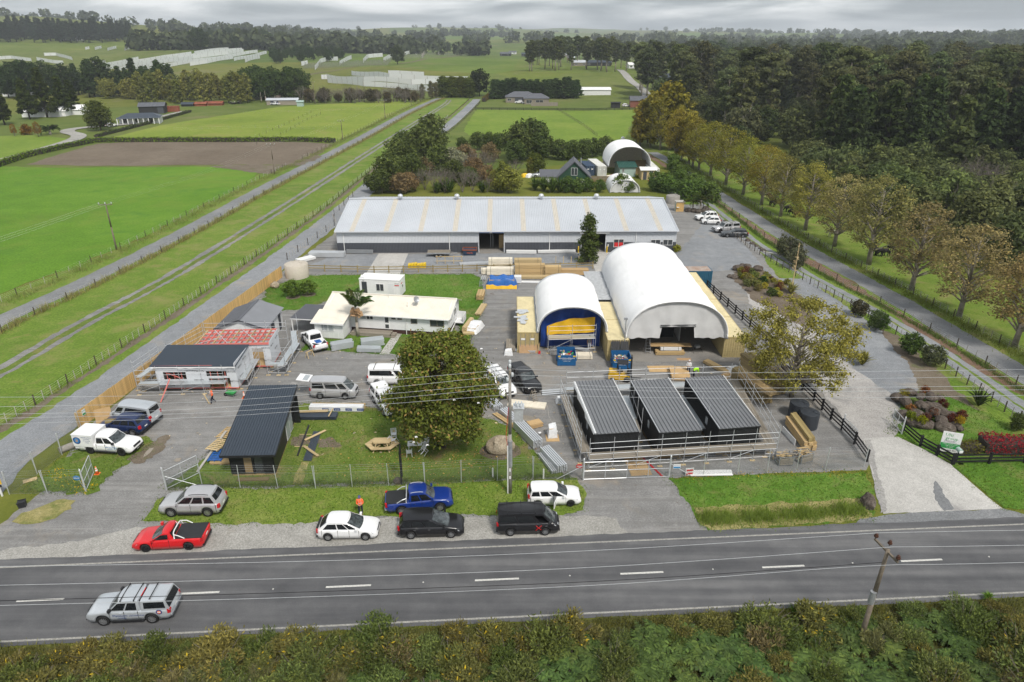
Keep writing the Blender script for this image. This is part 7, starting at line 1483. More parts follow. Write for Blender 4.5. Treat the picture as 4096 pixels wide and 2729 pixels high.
def stack(name,label,loc,rz,L,W,H,mat,rows=4,cols=5,cat='timber',jit=.02,group=None,bearer=True,gap=.012):
 t=thing(name,label,cat,loc,rz,group);z0=.1 if bearer else 0.0;h=(H-z0)/rows;w=W/cols
 if bearer:
  for x in (-L*.35,0,L*.35): bx('bearer',x-.05,x+.05,-W/2,W/2,0,z0,'wood_grey',t)
 for r in range(rows):
  for c in range(cols):
   s=random.uniform(-jit,jit)*L;bx('board',-L/2+s,L/2+s,-W/2+c*w+gap*.5,-W/2+(c+1)*w-gap*.5,z0+r*h+.002,z0+(r+1)*h-.004,mat,t)
 return t
def pack(name,label,loc,rz,L,W,H,mat='wrap',cat='timber pack',strap=True,layers=3):
 t=thing(name,label,cat,loc,rz)
 for k in range(layers): bx('layer',-L/2+.01*k,L/2-.012*k,-W/2,W/2,.1+k*(H-.1)/layers,.1+(k+1)*(H-.1)/layers-.03,mat,t)
 for x in (-L*.36,L*.36):
  bx('bearer',x-.05,x+.05,-W/2,W/2,0,.1,'wood_grey',t)
  if strap: bx('strap',x-.02,x+.02,-W/2-.006,W/2+.006,.1,H-.025,'black_plastic',t)
 return t
random.seed(14)
def P2(a,b): return (a+b)/2
pack('timber_pack','wrapped timber pack nearest the blue tarpaulin heap',z4(200,290),0,4.2,1.1,1.15,'wrap',layers=2);pack('timber_pack','wrapped timber pack leaning on the back rail fence',z4(200,262)+V(0,.7,0),0,3.8,1.0,1.9,'wrap',layers=3);pack('timber_pack','short wrapped timber pack at the lawn corner',z4(85,285),.1,1.4,.9,.9,'wrap',layers=2)
pack('timber_pack','tall brown timber pack on the gravel behind the small shelter',z4(430,300),0,4.6,1.2,1.9,'wood_pack',layers=3);pack('timber_pack','square brown timber pack behind the small shelter',z4(600,300),0,2.9,1.2,1.6,'wood_pack',layers=3);pack('timber_pack','pale timber pack beyond the back rail fence',z4(190,212),0,2.6,1.0,1.0,'wood_pale',layers=2);pack('timber_pack','long pale timber pack beyond the back rail fence',z4(415,212),0,4.4,1.1,1.0,'wood_pale',layers=2)
stack('timber_stack','low timber stack on the gravel behind the small shelter',z4(460,322),0,5.0,.9,.45,'wood_pale',3,6);stack('plywood_stack','plywood sheets stacked by the lean-to roof',z4(780,290),0,4.2,1.2,.9,'ply',6,1,'plywood')
def heap(name,label,loc,rz,L,W,H,mat,cat,skirt=None):
 t=thing(name,label,cat,loc,rz);n,m_=22,14;vs=[];fs=[]
 for i in range(n+1):
  for j in range(m_+1):
   x=-L/2+L*i/n;y=-W/2+W*j/m_;e=min(1,min(i,n-i)/3.0)*min(1,min(j,m_-j)/2.5);z=H*(e**.6)*(.86+.22*mnoise.noise((x*.9,y*1.1,3)))+.05*mnoise.noise((x*3,y*3,1));vs.append((x*(1+.05*mnoise.noise((x,y,8))),y*(1+.08*mnoise.noise((x,y,6))),max(.03,z)))
 for i in range(n):
  for j in range(m_): k=i*(m_+1)+j;fs.append((k,k+m_+1,k+m_+2,k+1))
 part('cover',MB().add(vs,fs),mat,t,True);bx('load',-L*.4,L*.4,-W*.36,W*.36,0,H*.72,'wood_pack',t)
 if skirt:
  vs=[];fs=[]
  for i in range(25):
   x=-L/2*.99+L*.98*i/24;z=H*.34*(1+.35*mnoise.noise((x*1.3,0,2)));y=-W/2*1.02+.06*mnoise.noise((x*2,1,1));vs += [(x,y-.12,.03),(x,y+.02,z*.55),(x,y+.16,z)]
  for i in range(24): fs += [(3*i,3*i+3,3*i+4,3*i+1),(3*i+1,3*i+4,3*i+5,3*i+2)]
  part('yellow_hem',MB().add(vs,fs),skirt,t,True)
 return t
heap('tarpaulin_heap','blue tarpaulin with a yellow hem over a stack by the back fence',z4(210,385),.0,4.6,2.2,1.8,'tarp_blue','tarpaulin','tarp_yellow')
pack('insulation_bale','printed wrapped bale beside the blue tarpaulin heap',z4(335,355),0,1.1,1.0,1.1,'wrap_white','bale',False,2)
solo('plastic_sheet',MB().box(-1.5,1.5,-.4,.4,0,.05),'wrap_white','loose white plastic sheet on the gravel by the wrapped bale','sheet',z4(435,350)+V(0,0,.02),-.05)
stack('timber_stack','small timber stack with loose boards on the lawn edge',z4(45,475)+V(0,.3,0),1.5,2.6,1.0,.75,'wood_pack',4,5);stack('timber_stack','long narrow timber stack on the grass beside the drive',z4(45,610)+V(0,1.6,0),1.38,3.8,.8,.35,'wood_pale',2,5);stack('timber_stack','short timber stack on the grass by the plastic bundle',z3(2025,885),.05,1.4,.6,.35,'wood_pale',2,3)
heap('plastic_bundle','timber bundle half covered in white plastic on the grass',z3(2080,830),1.25,3.2,1.9,.95,'wrap_white','bundle');stack('timber_stack','pale planks sticking out of the white plastic bundle',z3(2020,825),1.33,3.4,.55,.9,'wood_pale',5,3)
def purlins(label,a,b,W,H,n=6,rows=4,mat='galv',name='steel_bundle',group=None):
 L=(b-a).length;t=thing(name,label,'steel',P2(a,b),math.atan2((b-a).y,(b-a).x),group);w=W/n;h=(H-.1)/rows
 for x in (-L*.35,L*.3): bx('bearer',x-.05,x+.05,-W/2-.1,W/2+.1,0,.1,'wood_grey',t)
 for r in range(rows):
  for c in range(n): s=random.uniform(-.06,.06);bx('purlin',-L/2+s,L/2+s,-W/2+c*w+.03,-W/2+(c+1)*w-.03,.1+r*h+.02,.1+(r+1)*h-.01,mat,t)
 return t
purlins('long galvanised purlin bundle beside the transformer pole',z9(1580,735),z9(1770,930),1.0,.9,5,5);purlins('galvanised purlin bundle ending at the front fence',z9(1830,975),z9(2000,1160),.95,.8,5,5);purlins('low galvanised purlin bundle on the grass side near the front fence',z9(1790,1000),z9(1925,1175),.5,.4,3,3)
purlins('galvanised purlin bundle behind the magnolia tree',z9(1290,470),z9(1400,575),1.0,.6,5,4);purlins('galvanised purlin bundle between tree and transformer pole',z9(1440,590),z9(1560,690),.9,.55,4,4);stack('timber_stack','loose timber boards on the grass beside the purlin bundles',z9(1470,680),-.9,3.6,.5,.2,'wood_pack',1,3)
purlins('scaffold plank bundle on racks nearest the old white ute',z3(590,1050),z3(815,1010),1.1,.9,5,5,'alu_deck');purlins('scaffold plank bundle nearest the concrete path',z3(865,1060),z3(1105,1065),.9,.6,4,4,'alu_deck');purlins('scaffold plank bundle behind the others by the deck',z3(905,1010),z3(1140,985),1.2,.9,5,4,'alu_deck')
sheet('concrete_path',[z3(1092,1092),z3(1190,1095),z3(1335,868),z3(1255,862)],.045,'concrete',.02,.8)
purlins('galvanised steel bundle by the left end of the warehouse',z5(60,628),z5(265,630),1.4,.9,6,4);purlins('white cladding bundle near the beige tank',z5(0,665)+V(-.4,.2,0),z5(80,640),1.5,.5,5,3,'white');purlins('galvanised rack of ladders against the warehouse',z5(275,610),z5(430,612),.5,.7,3,3,'galv_dull');purlins('white pipe bundle on racks between the warehouse doors',z5(1215,610),z5(1390,612),.7,.6,5,4,'white');purlins('second white pipe bundle on racks nearer the column tree',z5(1400,608),z5(1620,604),.7,.5,5,3,'white')
stack('timber_rack','timber lengths racked against the warehouse behind the trailer',z5(860,595),0,5.4,.9,.9,'wood_grey',3,4);stack('pallet_stack','stack of pallets against the warehouse by the white pipes',z5(1548,590),0,1.6,1.0,.95,'wood_grey',5,4,'pallet'); 
t=thing('skip_bin','small navy skip bin with an orange rusty rim by the warehouse','skip',z5(1000,618),0);part('body',MB().hexa([(-1.0,-.5,.1),(1.0,-.5,.1),(1.0,.6,.1),(-1.0,.6,.1)],[(-1.15,-.7,.95),(1.15,-.7,.95),(1.15,.8,.95),(-1.15,.8,.95)]),'navy_container',t);part('rim',MB().box(-1.2,1.2,-.75,-.68,.93,1.15).box(-1.2,1.2,.78,.85,.93,1.15).box(-1.2,-1.13,-.68,.78,.93,1.15).box(1.13,1.2,-.68,.78,.93,1.15),'rust_red',t);wtext('WASTE',t,(0,-.62,.5),.3,'orange')
t=thing('concrete_formwork','bright yellow steel pieces heaped beyond the rail fence','steel',z5(690,690),0)
for k in range(6): bx('frame_piece',-1.4+k*.48,-1.0+k*.48,-.5,.5,.05,.55+.06*(k%3),'yellow',t)
t=thing('timber_barrier','upright pale timber frame standing on the gravel by the trailer','barrier',z5(880,670),.02)
for x in (-2.0,-.7,.7,2.0): bx('upright',x-.05,x+.05,-.05,.05,0,1.35,'wood_pale',t)
for z in (.45,1.2): bx('rail',-2.2,2.2,-.09,-.052,z,z+.1,'wood_pale',t)
for k,zx in enumerate((1505,1550,1595,1640)): solo('stake',MB().box(-.05,.05,-.05,.05,0,1.3),'wood_pale','upright timber stake behind the brown timber packs','stake',z5(zx,672),group='stakes behind the timber packs')
purlins('flat bundle of blue-grey steel beyond the rail fence',z5(940,680),z5(1115,672),1.0,.4,5,2,'galv')
def skip(label,p,lid,rz=0.0,rubbish=True,W=2.05):
 t=thing('skip_bin',label,'skip',p,rz);D=1.75;H=1.35;a=W/2
 part('body',MB().hexa([(-a,0,.06),(a,0,.06),(a,D*.8,.06),(-a,D*.8,.06)],[(-a,-.0,H*.62),(a,0,H*.62),(a,D,H*.62),(-a,D,H*.62)]),'skip_blue',t)
 for n_,b in (('front_wall',(-a,a,-.03,.03,H*.62,H)),('back_wall',(-a,a,D-.05,D,H*.62,H+.25)),('side_wall',(-a,-a+.06,.03,D-.05,H*.62,H+.12)),('side_wall',(a-.06,a,.03,D-.05,H*.62,H+.12))): bx(n_,*b,'skip_blue',t)
 for s in (-1,1): part('lift_pocket',MB().box(s*a-(.12 if s < 0 else 0),s*a+(.12 if s > 0 else 0),.2,1.2,.55,.8),'skip_blue',t);bx('warning_label',s*a*.82-.14,s*a*.82+.14,-.045,-.032,H-.22,H-.05,'yellow',t)
 wtext('NorthlandWaste',t,(0,-.04,.98),.26,'sign_white');wtext('SKIPS, BINS & LOADERS',t,(0,-.034,.80),.10,'sign_white');wtext('0508 459 246',t,(0,-.034,.62),.14,'sign_white')
 random.seed(len(label))
 for k in range(34): c=random.choice(['card','wrap','white','wood_pack','print_green','lamp_red','grey_cloth','ply']);s=random.uniform(.08,.26);o=link('rubbish',unit('box',c),t,(random.uniform(-a+.25,a-.25),random.uniform(.2,D-.3),H*.62+random.uniform(.06,.36)),[random.uniform(0,3) for _ in range(3)]);o.scale=(s*1.6,s,s*.5)
 if lid:
  for s in (0,1):
   part('lid',MB().corr((-a+.05+s*W/2,D+.05,H+.25),(W/2-.08,0,0),(0,.55,1.0),.25,.05),'black_plastic',t)
 return t
skip('open blue skip bin full of rubbish in front of the small shelter',zq(1435,450)+V(0,.0,0),False);skip('blue skip bin with black lids raised beside the forklift',z4(1150,1040),True,.0)
pack('tile_pallet','low pallet of wrapped boards beside the open skip bin',zq(1705,355)+V(0,.5,0),0,2.0,1.0,.6,'wrap','pallet',True,2);purlins('leaning bundle of aluminium lengths beside the open skip bin',zq(1480,160),zq(1780,235),.5,.35,4,2); 
t=thing('cardboard_sheet','large tan board leaning on the tan container doors','board',zq(690,250),.0);part('sheet',MB().hexa([(0,0,0),(2.2,0,0),(2.2,.05,0),(0,.05,0)],[(0,.3,1.25),(2.2,.3,1.25),(2.2,.35,1.25),(0,.35,1.25)]),'card',t);part('edge_board',MB().box(2.2,2.3,.0,.1,0,1.2),'wood_pack',t)
t=thing('spade','red spade leaning on the tan board','spade',zq(1010,262),0);part('blade',MB().box(-.12,.12,0,.04,0,.4),'print_red',t);part('handle',MB().tube((0,.05,.4),(0,.3,1.3),.02),'wood_pale',t)
stack('board_stack','stack of weathered boards beside the tan container',zq(560,190)+V(0,.5,0),1.55,2.6,1.1,.6,'wood_grey',4,4);heap('plastic_bundle','small white plastic bundle on the weathered boards',zq(525,275),0,1.0,.6,.85,'wrap_white','bundle');purlins('aluminium lengths lying across the boards beside the container',zq(610,215),zq(950,245),.45,.35,4,2)
t=thing('metal_sheets','bright metal offcuts lying on the long tan container roof','metal sheets',z4(365,620,2.6),0);random.seed(6)
for k in range(16): o=link('offcut',unit('box','galv'),t,(random.uniform(-.55,.55),random.uniform(-2.2,2.0),.06+.05*random.random()),(0,0,random.uniform(-.3,.3)));o.scale=(random.uniform(.5,.9),random.uniform(.3,.8),.05)
stack('timber_stack','pallet of timber under the big shelter doorway',z4(1525,915),.0,3.3,1.0,.45,'wood_pack',2,5);pack('wrapped_pack','white wrapped pack on the pallet under the big shelter',z4(1530,912)+V(0,.1,.45),0,2.4,.8,.45,'wrap_white','pack',True,1);solo('particle_board',MB().box(-2.4,2.4,-.5,.5,0,.05),'ply','long particle board lying on the wrapped pack under the big shelter','board',z4(1530,905)+V(0,.2,.92),-.02)
def trestle(label,p,rz=0.0,s=1.0,mat='galv_dull'):
 t=thing('step_ladder',label,'ladder',p,rz)
 for x in (-.25,.25): part('leg',MB().tube((x*1.2,-.5*s,0),(x*.8,0,1.9*s),.03).tube((x*1.2,.5*s,0),(x*.8,0,1.9*s),.03),mat,t)
 for k in range(5): part('tread',MB().box(-.28+k*.015,.28-k*.015,-.5*s+k*.09*s-.05,-.5*s+k*.09*s+.05,.3*s+.33*s*k,.33*s+.33*s*k),mat,t)
 return t
trestle('step ladder standing under the flap of the big shelter',z4(1350,900));trestle('wooden step ladder in front of the black ute',zq(910,1000),.8,.7,'wood_grey');trestle('aluminium step ladder by the small shelter scaffold',zq(1215,270),0,.6)
t=thing('drop_saw_stand','folding saw stand inside the big shelter','saw stand',z4(1740,900),.3);part('frame',MB().tube((-.9,0,.6),(.9,0,.6),.03).tube((-.6,-.3,0),(-.4,0,.6),.02).tube((-.6,.3,0),(-.4,0,.6),.02).tube((.6,-.3,0),(.4,0,.6),.02).tube((.6,.3,0),(.4,0,.6),.02),'black_steel',t);part('saw',MB().box(-.25,.25,-.2,.2,.62,.9),'galv_dull',t)
solo('plywood_sheet',MB().box(-.8,.8,-.3,.3,0,.03),'card','flat brown board on the gravel in front of the big shelter','board',z4(1640,958)+V(0,0,.02),0)
solo('plywood_sheet',MB().box(-1.5,1.5,-.75,.75,0,.03),'ply','large plywood sheet lying behind the middle black module','plywood',z7(1170,165)+V(0,0,.03),.02);stack('plywood_stack','stacked plywood sheets behind the third black module',z7(1320,220),1.5,2.6,2.0,.5,'ply',5,1,'plywood');stack('timber_stack','brown timber lengths behind the third black module',z7(1640,160),2.1,3.4,.8,.4,'wood_pack',2,4)
heap('plastic_bundle','printed white plastic bundle on pallets behind the third black module',z7(1830,230),1.9,3.6,1.5,.9,'wrap_white','bundle');stack('plywood_stack','pallet boards under the printed plastic bundle',z7(1790,270),1.95,3.2,1.1,.25,'ply',2,3,'plywood')
stack('timber_stack','tall grey timber stack by the black fence with a door on top',z7(2070,350)+V(0,2.0,0),1.85,6.2,1.5,2.1,'wood_treated',6,4);stack('timber_stack','tall timber stack nearest the scaffold with pale planks on top',z7(1985,430)+V(-.2,1.6,0),1.9,5.2,1.3,1.8,'wood_treated',5,4);stack('timber_stack','pale planks lying on the tall timber stack',z7(1985,300,1.8)+V(0,0,0),1.95,4.8,.9,.35,'wood_pack',2,3,bearer=False)
t=thing('spare_door','pale panel door lying on the grey timber stack','door',z7(2065,170,2.12),1.85);part('leaf',MB().box(-1.0,1.0,-.42,.42,0,.04),'post_pale',t);part('panel',MB().box(-.85,-.1,-.3,.3,.041,.055).box(.1,.85,-.3,.3,.041,.055),'post_grey',t)
_a,_b=z8(345,640),z8(510,870);_h=math.atan2((_b-_a).y,(_b-_a).x);_l=(_b-_a).length;stack('timber_stack','long yellow timber beams beside the black tanks',P2(_a,_b),_h,_l,1.1,.9,'wood_pack',3,3);stack('timber_stack','narrow timber beams stacked on the long yellow beams',P2(_a,_b)+V(.1,.1,.9),_h,_l*.97,.6,.4,'wood_green',2,2,bearer=False);solo('cladding_sheet',MB().box(-1.2,1.2,-.04,.0,0,.6),'sign_white','white sheet leaning on the yellow timber beams','sheet',z8(330,760),math.atan2((z8(380,800)-z8(280,690)).y,(z8(380,800)-z8(280,690)).x))
def crate(label,p,rz):
 t=thing('offcut_crate',label,'crate',p,rz); 
 for z in (.12,.5,.88):
  for y in (-.5,.5): bx('side_rail',-.62,.62,y-.02,y+.02,z-.03,z+.03,'galv_dull',t)
  for x in (-.62,.62): bx('side_rail',x-.02,x+.02,-.48,.48,z-.03,z+.03,'galv_dull',t)
 for x in (-.62,.62):
  for y in (-.5,.5): bx('corner_post',x-.03,x+.03,y-.03,y+.03,0,.95,'galv_dull',t)
 for k in range(4): plank('slat',V(-.58,-.53,.2+.17*k),V(.58,-.53,.2+.17*k+.05),.02,.13,'wood_grey',t)
 bx('base',-.6,.6,-.48,.48,.08,.12,'wood_grey',t)
 for k in range(22): o=link('offcut',unit('box',random.choice(['wood_pale','wood_pack','wood_grey'])),t,(random.uniform(-.4,.4),random.uniform(-.35,.35),random.uniform(.5,1.15)),(random.uniform(-.3,.3),random.uniform(-.3,.3),random.uniform(-.6,.6)));o.scale=(random.uniform(.6,1.2),.1,.05)
crate('wire crate full of timber offcuts nearest the scaffold',z7(2225,990)+V(0,.4,0),.05);crate('wire crate full of timber offcuts nearest the black fence',z8(465,970)+V(0,.4,0),.35)
def tank(label,p,r,h,mat,ribs=0,name='water_tank'):
 t=thing(name,label,'tank',p);prof=[(r,0)]
 if ribs:
  for k in range(ribs): z=h*(k+.2)/ribs;prof += [(r,z),(r*1.015,z+h/ribs*.2),(r*1.015,z+h/ribs*.5),(r,z+h/ribs*.7)]
 prof += [(r,h),(r*.96,h+.05)];part('shell',MB().lathe(prof,32,cap=False),mat,t,True);part('roof',MB().lathe([(r*.97,h+.04),(r*.5,h+r*.16),(r*.12,h+r*.2),(.01,h+r*.2)],32,cap=False),mat,t,True)
 for k in range(8 if not ribs else 0): a=k*.785;part('roof_rib',MB().bar((math.cos(a)*r*.2,math.sin(a)*r*.2,h+r*.2),(math.cos(a)*r*.94,math.sin(a)*r*.94,h+.08),.08,.05),mat,t)
 part('lid',MB().lathe([(.25,0),(.25,.07),(.2,.1)],14,(r*.45,-.2,h+r*.15)),mat,t);return t
tank('beige round water tank at the end of the paling fence',P2(z3(80,312),z3(345,300))+V(0,1.2,0),1.75,2.05,'tank_beige');tank('black ribbed water tank nearest the black fence',z8(520,695)+V(0,.8,0),.88,1.55,'tank_black',14);tank('black ribbed water tank behind its twin',z8(425,600)+V(0,.6,0),.88,1.55,'tank_black',14)
solo('insulated_panel',MB().box(-1.9,1.9,-.62,.62,.0,.14),'wrap','large cream panel lying on the gravel by the transformer pole','panel',zq(815,1060)+V(0,0,.02),-.2)
stack('board_stack','grey pallet boards beside the transformer pole',zq(815,1290),-.4,1.5,1.0,.15,'wood_grey',1,6);stack('plywood_stack','crooked stack of plywood offcuts on the gravel',zq(940,1400),.45,1.3,.8,.55,'ply',6,1,'plywood',.06)
for k,(x,y,l) in enumerate(((1010,1545,'nearest the purlins'),(1150,1530,'left of the wrapped mixer'),(1270,1525,'right of the wrapped mixer'))): solo('bucket',MB().lathe([(.13,0),(.16,.36),(.17,.36),(.17,.38)],14),'plastic_white','white plastic bucket '+l,'bucket',zq(x,y),smooth=True)
t=heap('plastic_wrapped_mixer','small machine wrapped in white plastic on a plywood base',zq(1210,1560)+V(0,.1,.04),.1,.9,.9,1.35,'wrap_white','machine');solo('plywood_sheet',MB().box(-.6,.6,-.6,.6,0,.035),'ply','square plywood base under the wrapped machine','plywood',zq(1215,1590)+V(0,.1,.015),.05)
hp=[zq(1040,1080),zq(1130,1075),zq(1150,1200),zq(1180,1290),zq(1260,1370),zq(1390,1390),zq(1370,1450),zq(1310,1490),zq(1360,1500),zq(1350,1560)];solo('hose',MB().path([p-hp[0]+V(0,0,.03) for p in sm(hp,5)],.022,5),'post_pale','pale hose winding across the gravel by the scaffold','hose',hp[0])
solo('plywood_sheet',MB().box(-.9,.9,-1.3,1.3,0,.03),'ply','plywood sheet lying behind the closed double gate','plywood',z7(965,1000)+V(0,0,.02),.1);solo('red_board',MB().bar((0,0,.04),(1.4,-3.4,.06),.16,.05),'lamp_red','long red board lying behind the double gate','board',z7(975,895)); 
o=solo('printed_board',MB().box(-.35,.35,-.02,.02,0,.75),'sign_white','white board with red print leaning on the fence','sign',z7(1405,1075),.1);part('print',MB().box(-.28,.28,-.026,-.021,.1,.3).box(-.28,.28,-.026,-.021,.45,.62),'print_red',o)
stack('white_boards','white boards lying outside the fence by the verge lawn',z7(1590,1062),.02,3.6,.8,.15,'white',1,4,'boards')
t=thing('loose_planks','leaning aluminium planks beside the ladder and black module','planks',zq(1050,910),.05); 
for k in range(3): plank('plank',V(0,k*.25,.1+.1*k),V(2.2,k*.25+.1,.15+.1*k),.22,.05,'galv',t)
heap('plastic_bundle','printed plastic bundle under the scaffold beside the first module',zq(1400,1010),.1,1.8,.9,.7,'wrap_white','bundle')
t=thing('roofing_sheets','navy roofing sheets with timber spacers stacked on the front lawn','roofing',z6(1340,520),.0)
for k in range(4): part('roof_sheet',MB().corr((1.95,-.55,.1+.09*k),(0,1.0,0),(-3.9,0,0),.18,.03),'navy_roof',t)
for y in (.2,.45): plank('board',V(-1.9,y,.5),V(1.0,y+.1,.52),.12,.05,'wood_pale',t)
plank('board',V(1.3,-.6,.5),V(1.35,.9,.5),.12,.05,'wood_pale',t)
t=thing('wrapped_boards','long pack in printed white wrap beside the roofing sheets','boards',z6(1530,450),-.02);bx('pack',-2.7,2.6,-.35,.35,.08,.55,'wrap_white',t);bx('board',-2.6,2.7,.36,.6,.0,.5,'wood_pack',t)
for k in range(4): bx('print',-1.4+k*1.15,-.75+k*1.15,-.358,-.351,.15,.42,'print_blue',t);wtext('carters',t,(-1.07+k*1.15,-.362,.28),.17,'sign_white')
t=thing('gutter_length','long black gutter lying on the lawn','gutter',z6(1208,740),0);a,b=z6(1155,885)-z6(1208,740),z6(1262,600)-z6(1208,740);plank('channel',a+V(0,0,.1),b+V(0,0,.1),.14,.1,'black_plastic',t); 
for y in (.3,.7): c=a.lerp(b,y);plank('bearer',c+V(-.6,0,.03),c+V(.6,0,.03),.08,.05,'wood_pale',t)
t=thing('roof_sheet_pile','ribbed charcoal sheets lying flat on the lawn under two planks','roofing',z6(1290,800),0);q=[z6(1205,930),z6(1285,935),z6(1370,655),z6(1305,655)];q=[p-t.location for p in q];part('roof_sheet',MB().corr(q[0]+V(0,0,.08),q[1]-q[0],q[3]-q[0],.12,.03),'navy_roof',t)
for a,b in (((1225,745),(1420,652)),((1215,800),(1350,895))): plank('plank',z6(*a)-Vector(t.location)+V(0,0,.16),z6(*b)-Vector(t.location)+V(0,0,.16),.25,.045,'wood_pale',t)
sheet('dead_grass',[z6(1110,1150),z6(1200,1150),z6(1265,940),z6(1185,940)],.040,'dry_grass',.1,.3);sheet('bare_soil',[z6(1120,720),z6(1220,690),z6(1300,720),z6(1480,700),z6(1560,760),z6(1570,800),z6(1400,800),z6(1330,760),z6(1180,790),z6(1100,780)],.036,'mud',.3,.3)
sheet('mud_patch',[z1(1130,985),z1(1250,930),z1(1330,870),z1(1480,765),z1(1500,800),z1(1430,900),z1(1300,1000),z1(1200,1020)],.036,'mud',.3,.3)
_DEF['puddle']=lambda n: (lambda t: (bsdf(t[1],t[2],(.30,.26,.21),.12,0,.5),t[0])[1])(nodes(n));sheet('puddle',[z1(1280,970),z1(1300,930),z1(1340,880),z1(1385,880),z1(1350,920),z1(1310,950)],.042,'puddle',.06,.2);sheet('puddle',[z1(1555,995),z1(1580,975),z1(1625,970),z1(1615,1000),z1(1580,1008)],.042,'puddle',.06,.2)
def pallet(label,p,rz,tilt=0.0,mat='wood_pale',top=.5):
 t=thing('pallet',label,'pallet',p,rz);t.rotation_euler=(tilt,0,rz)
 for k in range(7): bx('slat',-.6,.6,-.9+k*.27,-.74+k*.27,top,top+.025,mat,t)
 for x in (-.55,0,.55): bx('bearer',x-.04,x+.04,-.9,.9,top-.1,top-.003,mat,t)
 return t
pallet('pale timber pallet leaning on the blue pallet beside the black cabin',z6(385,850)+V(.2,.2,0),-.25,.0,'wood_pale',.75);pallet('bright blue pallet under the pale pallet',z6(390,925)+V(.1,.3,0),0,0,'tarp_blue',.42);pallet('timber pallet at the back corner of the black cabin',z6(475,720)+V(.3,0,0),-.2,0,'wood_pack',.7)
stack('timber_stack','timber base under the pallets beside the black cabin',z6(415,960)+V(.2,.3,0),0,1.9,.9,.28,'wood_pack',2,4);t=thing('long_plank','long weathered plank leaning past the pallets','plank',z6(210,1035),0);plank('board',V(0,0,.05),z6(480,645,.9)-Vector(t.location),.2,.05,'post_pale',t)
def picnic():
 t=thing('picnic_table','hexagonal pale timber picnic table on the front lawn','picnic table',z9(290,975)+V(0,.9,0),.05)
 hexa=lambda rx,ry: [(rx,0),(rx*.55,ry),(-rx*.55,ry),(-rx,0),(-rx*.55,-ry),(rx*.55,-ry)]
 o_,i_=hexa(1.55,.98),hexa(1.05,.62)
 for k in range(6): j=(k+1)%6;part('seat',MB().hexa([(*o_[k],.42),(*o_[j],.42),(*i_[j],.42),(*i_[k],.42)],[(*o_[k],.47),(*o_[j],.47),(*i_[j],.47),(*i_[k],.47)]),'wood_pale',t)
 tp=[(.95,0),(.6,.42),(-.6,.42),(-.95,0),(-.6,-.42),(.6,-.42)]
 for k in range(4): y0=-.42+k*.21;bx('table_slat',-.85+abs(y0+.1)*.4,.85-abs(y0+.1)*.4,y0,y0+.2,.72,.76,'wood_pale',t)
 for k in range(6): a,b=o_[k],(tp[k][0]*.75,tp[k][1]*.75);plank('leg',V(a[0]*.86,a[1]*.86,.0),V(b[0],b[1],.72),.09,.05,'wood_pale',t);plank('beam',V(a[0]*.95,a[1]*.95,.37),V(b[0]*.3,b[1]*.3,.37),.05,.09,'wood_pale',t)
picnic()
def chair(label,p,rz,fallen=False):
 t=thing('plastic_chair',label,'chair',p,rz)
 part('seat',MB().box(-.22,.22,-.22,.22,.42,.45),'plastic_white',t)
 for x in (-.2,.2):
  for y in (-.2,.2): part('leg',MB().tube((x*1.2,y*1.2,0),(x,y,.42),.022,5),'plastic_white',t)
  part('armrest',MB().path([V(x*1.15,-.2,.42),V(x*1.2,-.2,.63),V(x*1.2,.22,.65)],.022,5),'plastic_white',t)
 for k in range(5): part('back_slat',MB().bar((-.18+k*.09,.22,.44),(-.2+k*.1,.32,.85),.04,.015),'plastic_white',t)
 part('back_rim',MB().path([V(-.23,.22,.44),V(-.24,.33,.84),V(.24,.33,.84),V(.23,.22,.44)],.02,5),'plastic_white',t)
 if fallen: t.rotation_euler=(fallen,0,rz);t.location.z=.2
 return t
chair('white plastic chair standing alone behind the picnic table',z9(415,828),.2);chair('white plastic chair tipped back beside the picnic table',z9(435,900),1.3,-.5);chair('white plastic chair at the left of the plastic table',z9(560,1000),3.3);chair('white plastic chair tipped on its side by the plastic table',z9(670,1000),2.2,.9);chair('white plastic chair behind the wheelie bin',z9(710,910),-.6)
t=thing('plastic_table','white plastic table under the magnolia tree','table',z9(610,965)+V(0,.4,0),.1);part('top',MB().box(-.65,.65,-.4,.4,.68,.72),'plastic_white',t)
for x in (-.55,.55):
 for y in (-.3,.3): part('leg',MB().tube((x,y,0),(x,y,.68),.025),'plastic_white',t)
t=thing('wheelie_bin','black wheelie bin under the magnolia tree','bin',z9(812,915)+V(0,.2,0),0);part('body',MB().hexa([(-.22,-.22,.06),(.22,-.22,.06),(.22,.24,.06),(-.22,.24,.06)],[(-.28,-.28,.95),(.28,-.28,.95),(.28,.32,.95),(-.28,.32,.95)]),'black_plastic',t);part('lid',MB().box(-.3,.3,-.32,.36,.95,1.03),'black_plastic',t)
for s in (-1,1): part('wheel',MB().lathe([(.1,-.03),(.1,.03)],12,(s*.24,.3,.1),'x'),'tyre',t)
def boulder(label,p,s,mat,seed,group=None,sq=(1,1,.7),name='boulder',parent=None):
 bm=bmesh.new();bmesh.ops.create_icosphere(bm,subdivisions=3,radius=1)
 for v in bm.verts:
  n_=v.co.normalized();d_=1+.28*mnoise.noise((n_*1.3+V(seed,seed*.7,0)))+.12*mnoise.noise((n_*3.1+V(seed,0,0)));d_=min(d_,1.05+.06*mnoise.noise(n_*5));v.co=Vector((n_.x*d_*sq[0],n_.y*d_*sq[1],n_.z*d_*sq[2]))*s
 me=bpy.data.meshes.new(name);bm.to_mesh(me);bm.free();me.materials.append(MAT(mat))
 return solo(name,me,None,label,'boulder',p,seed,group)
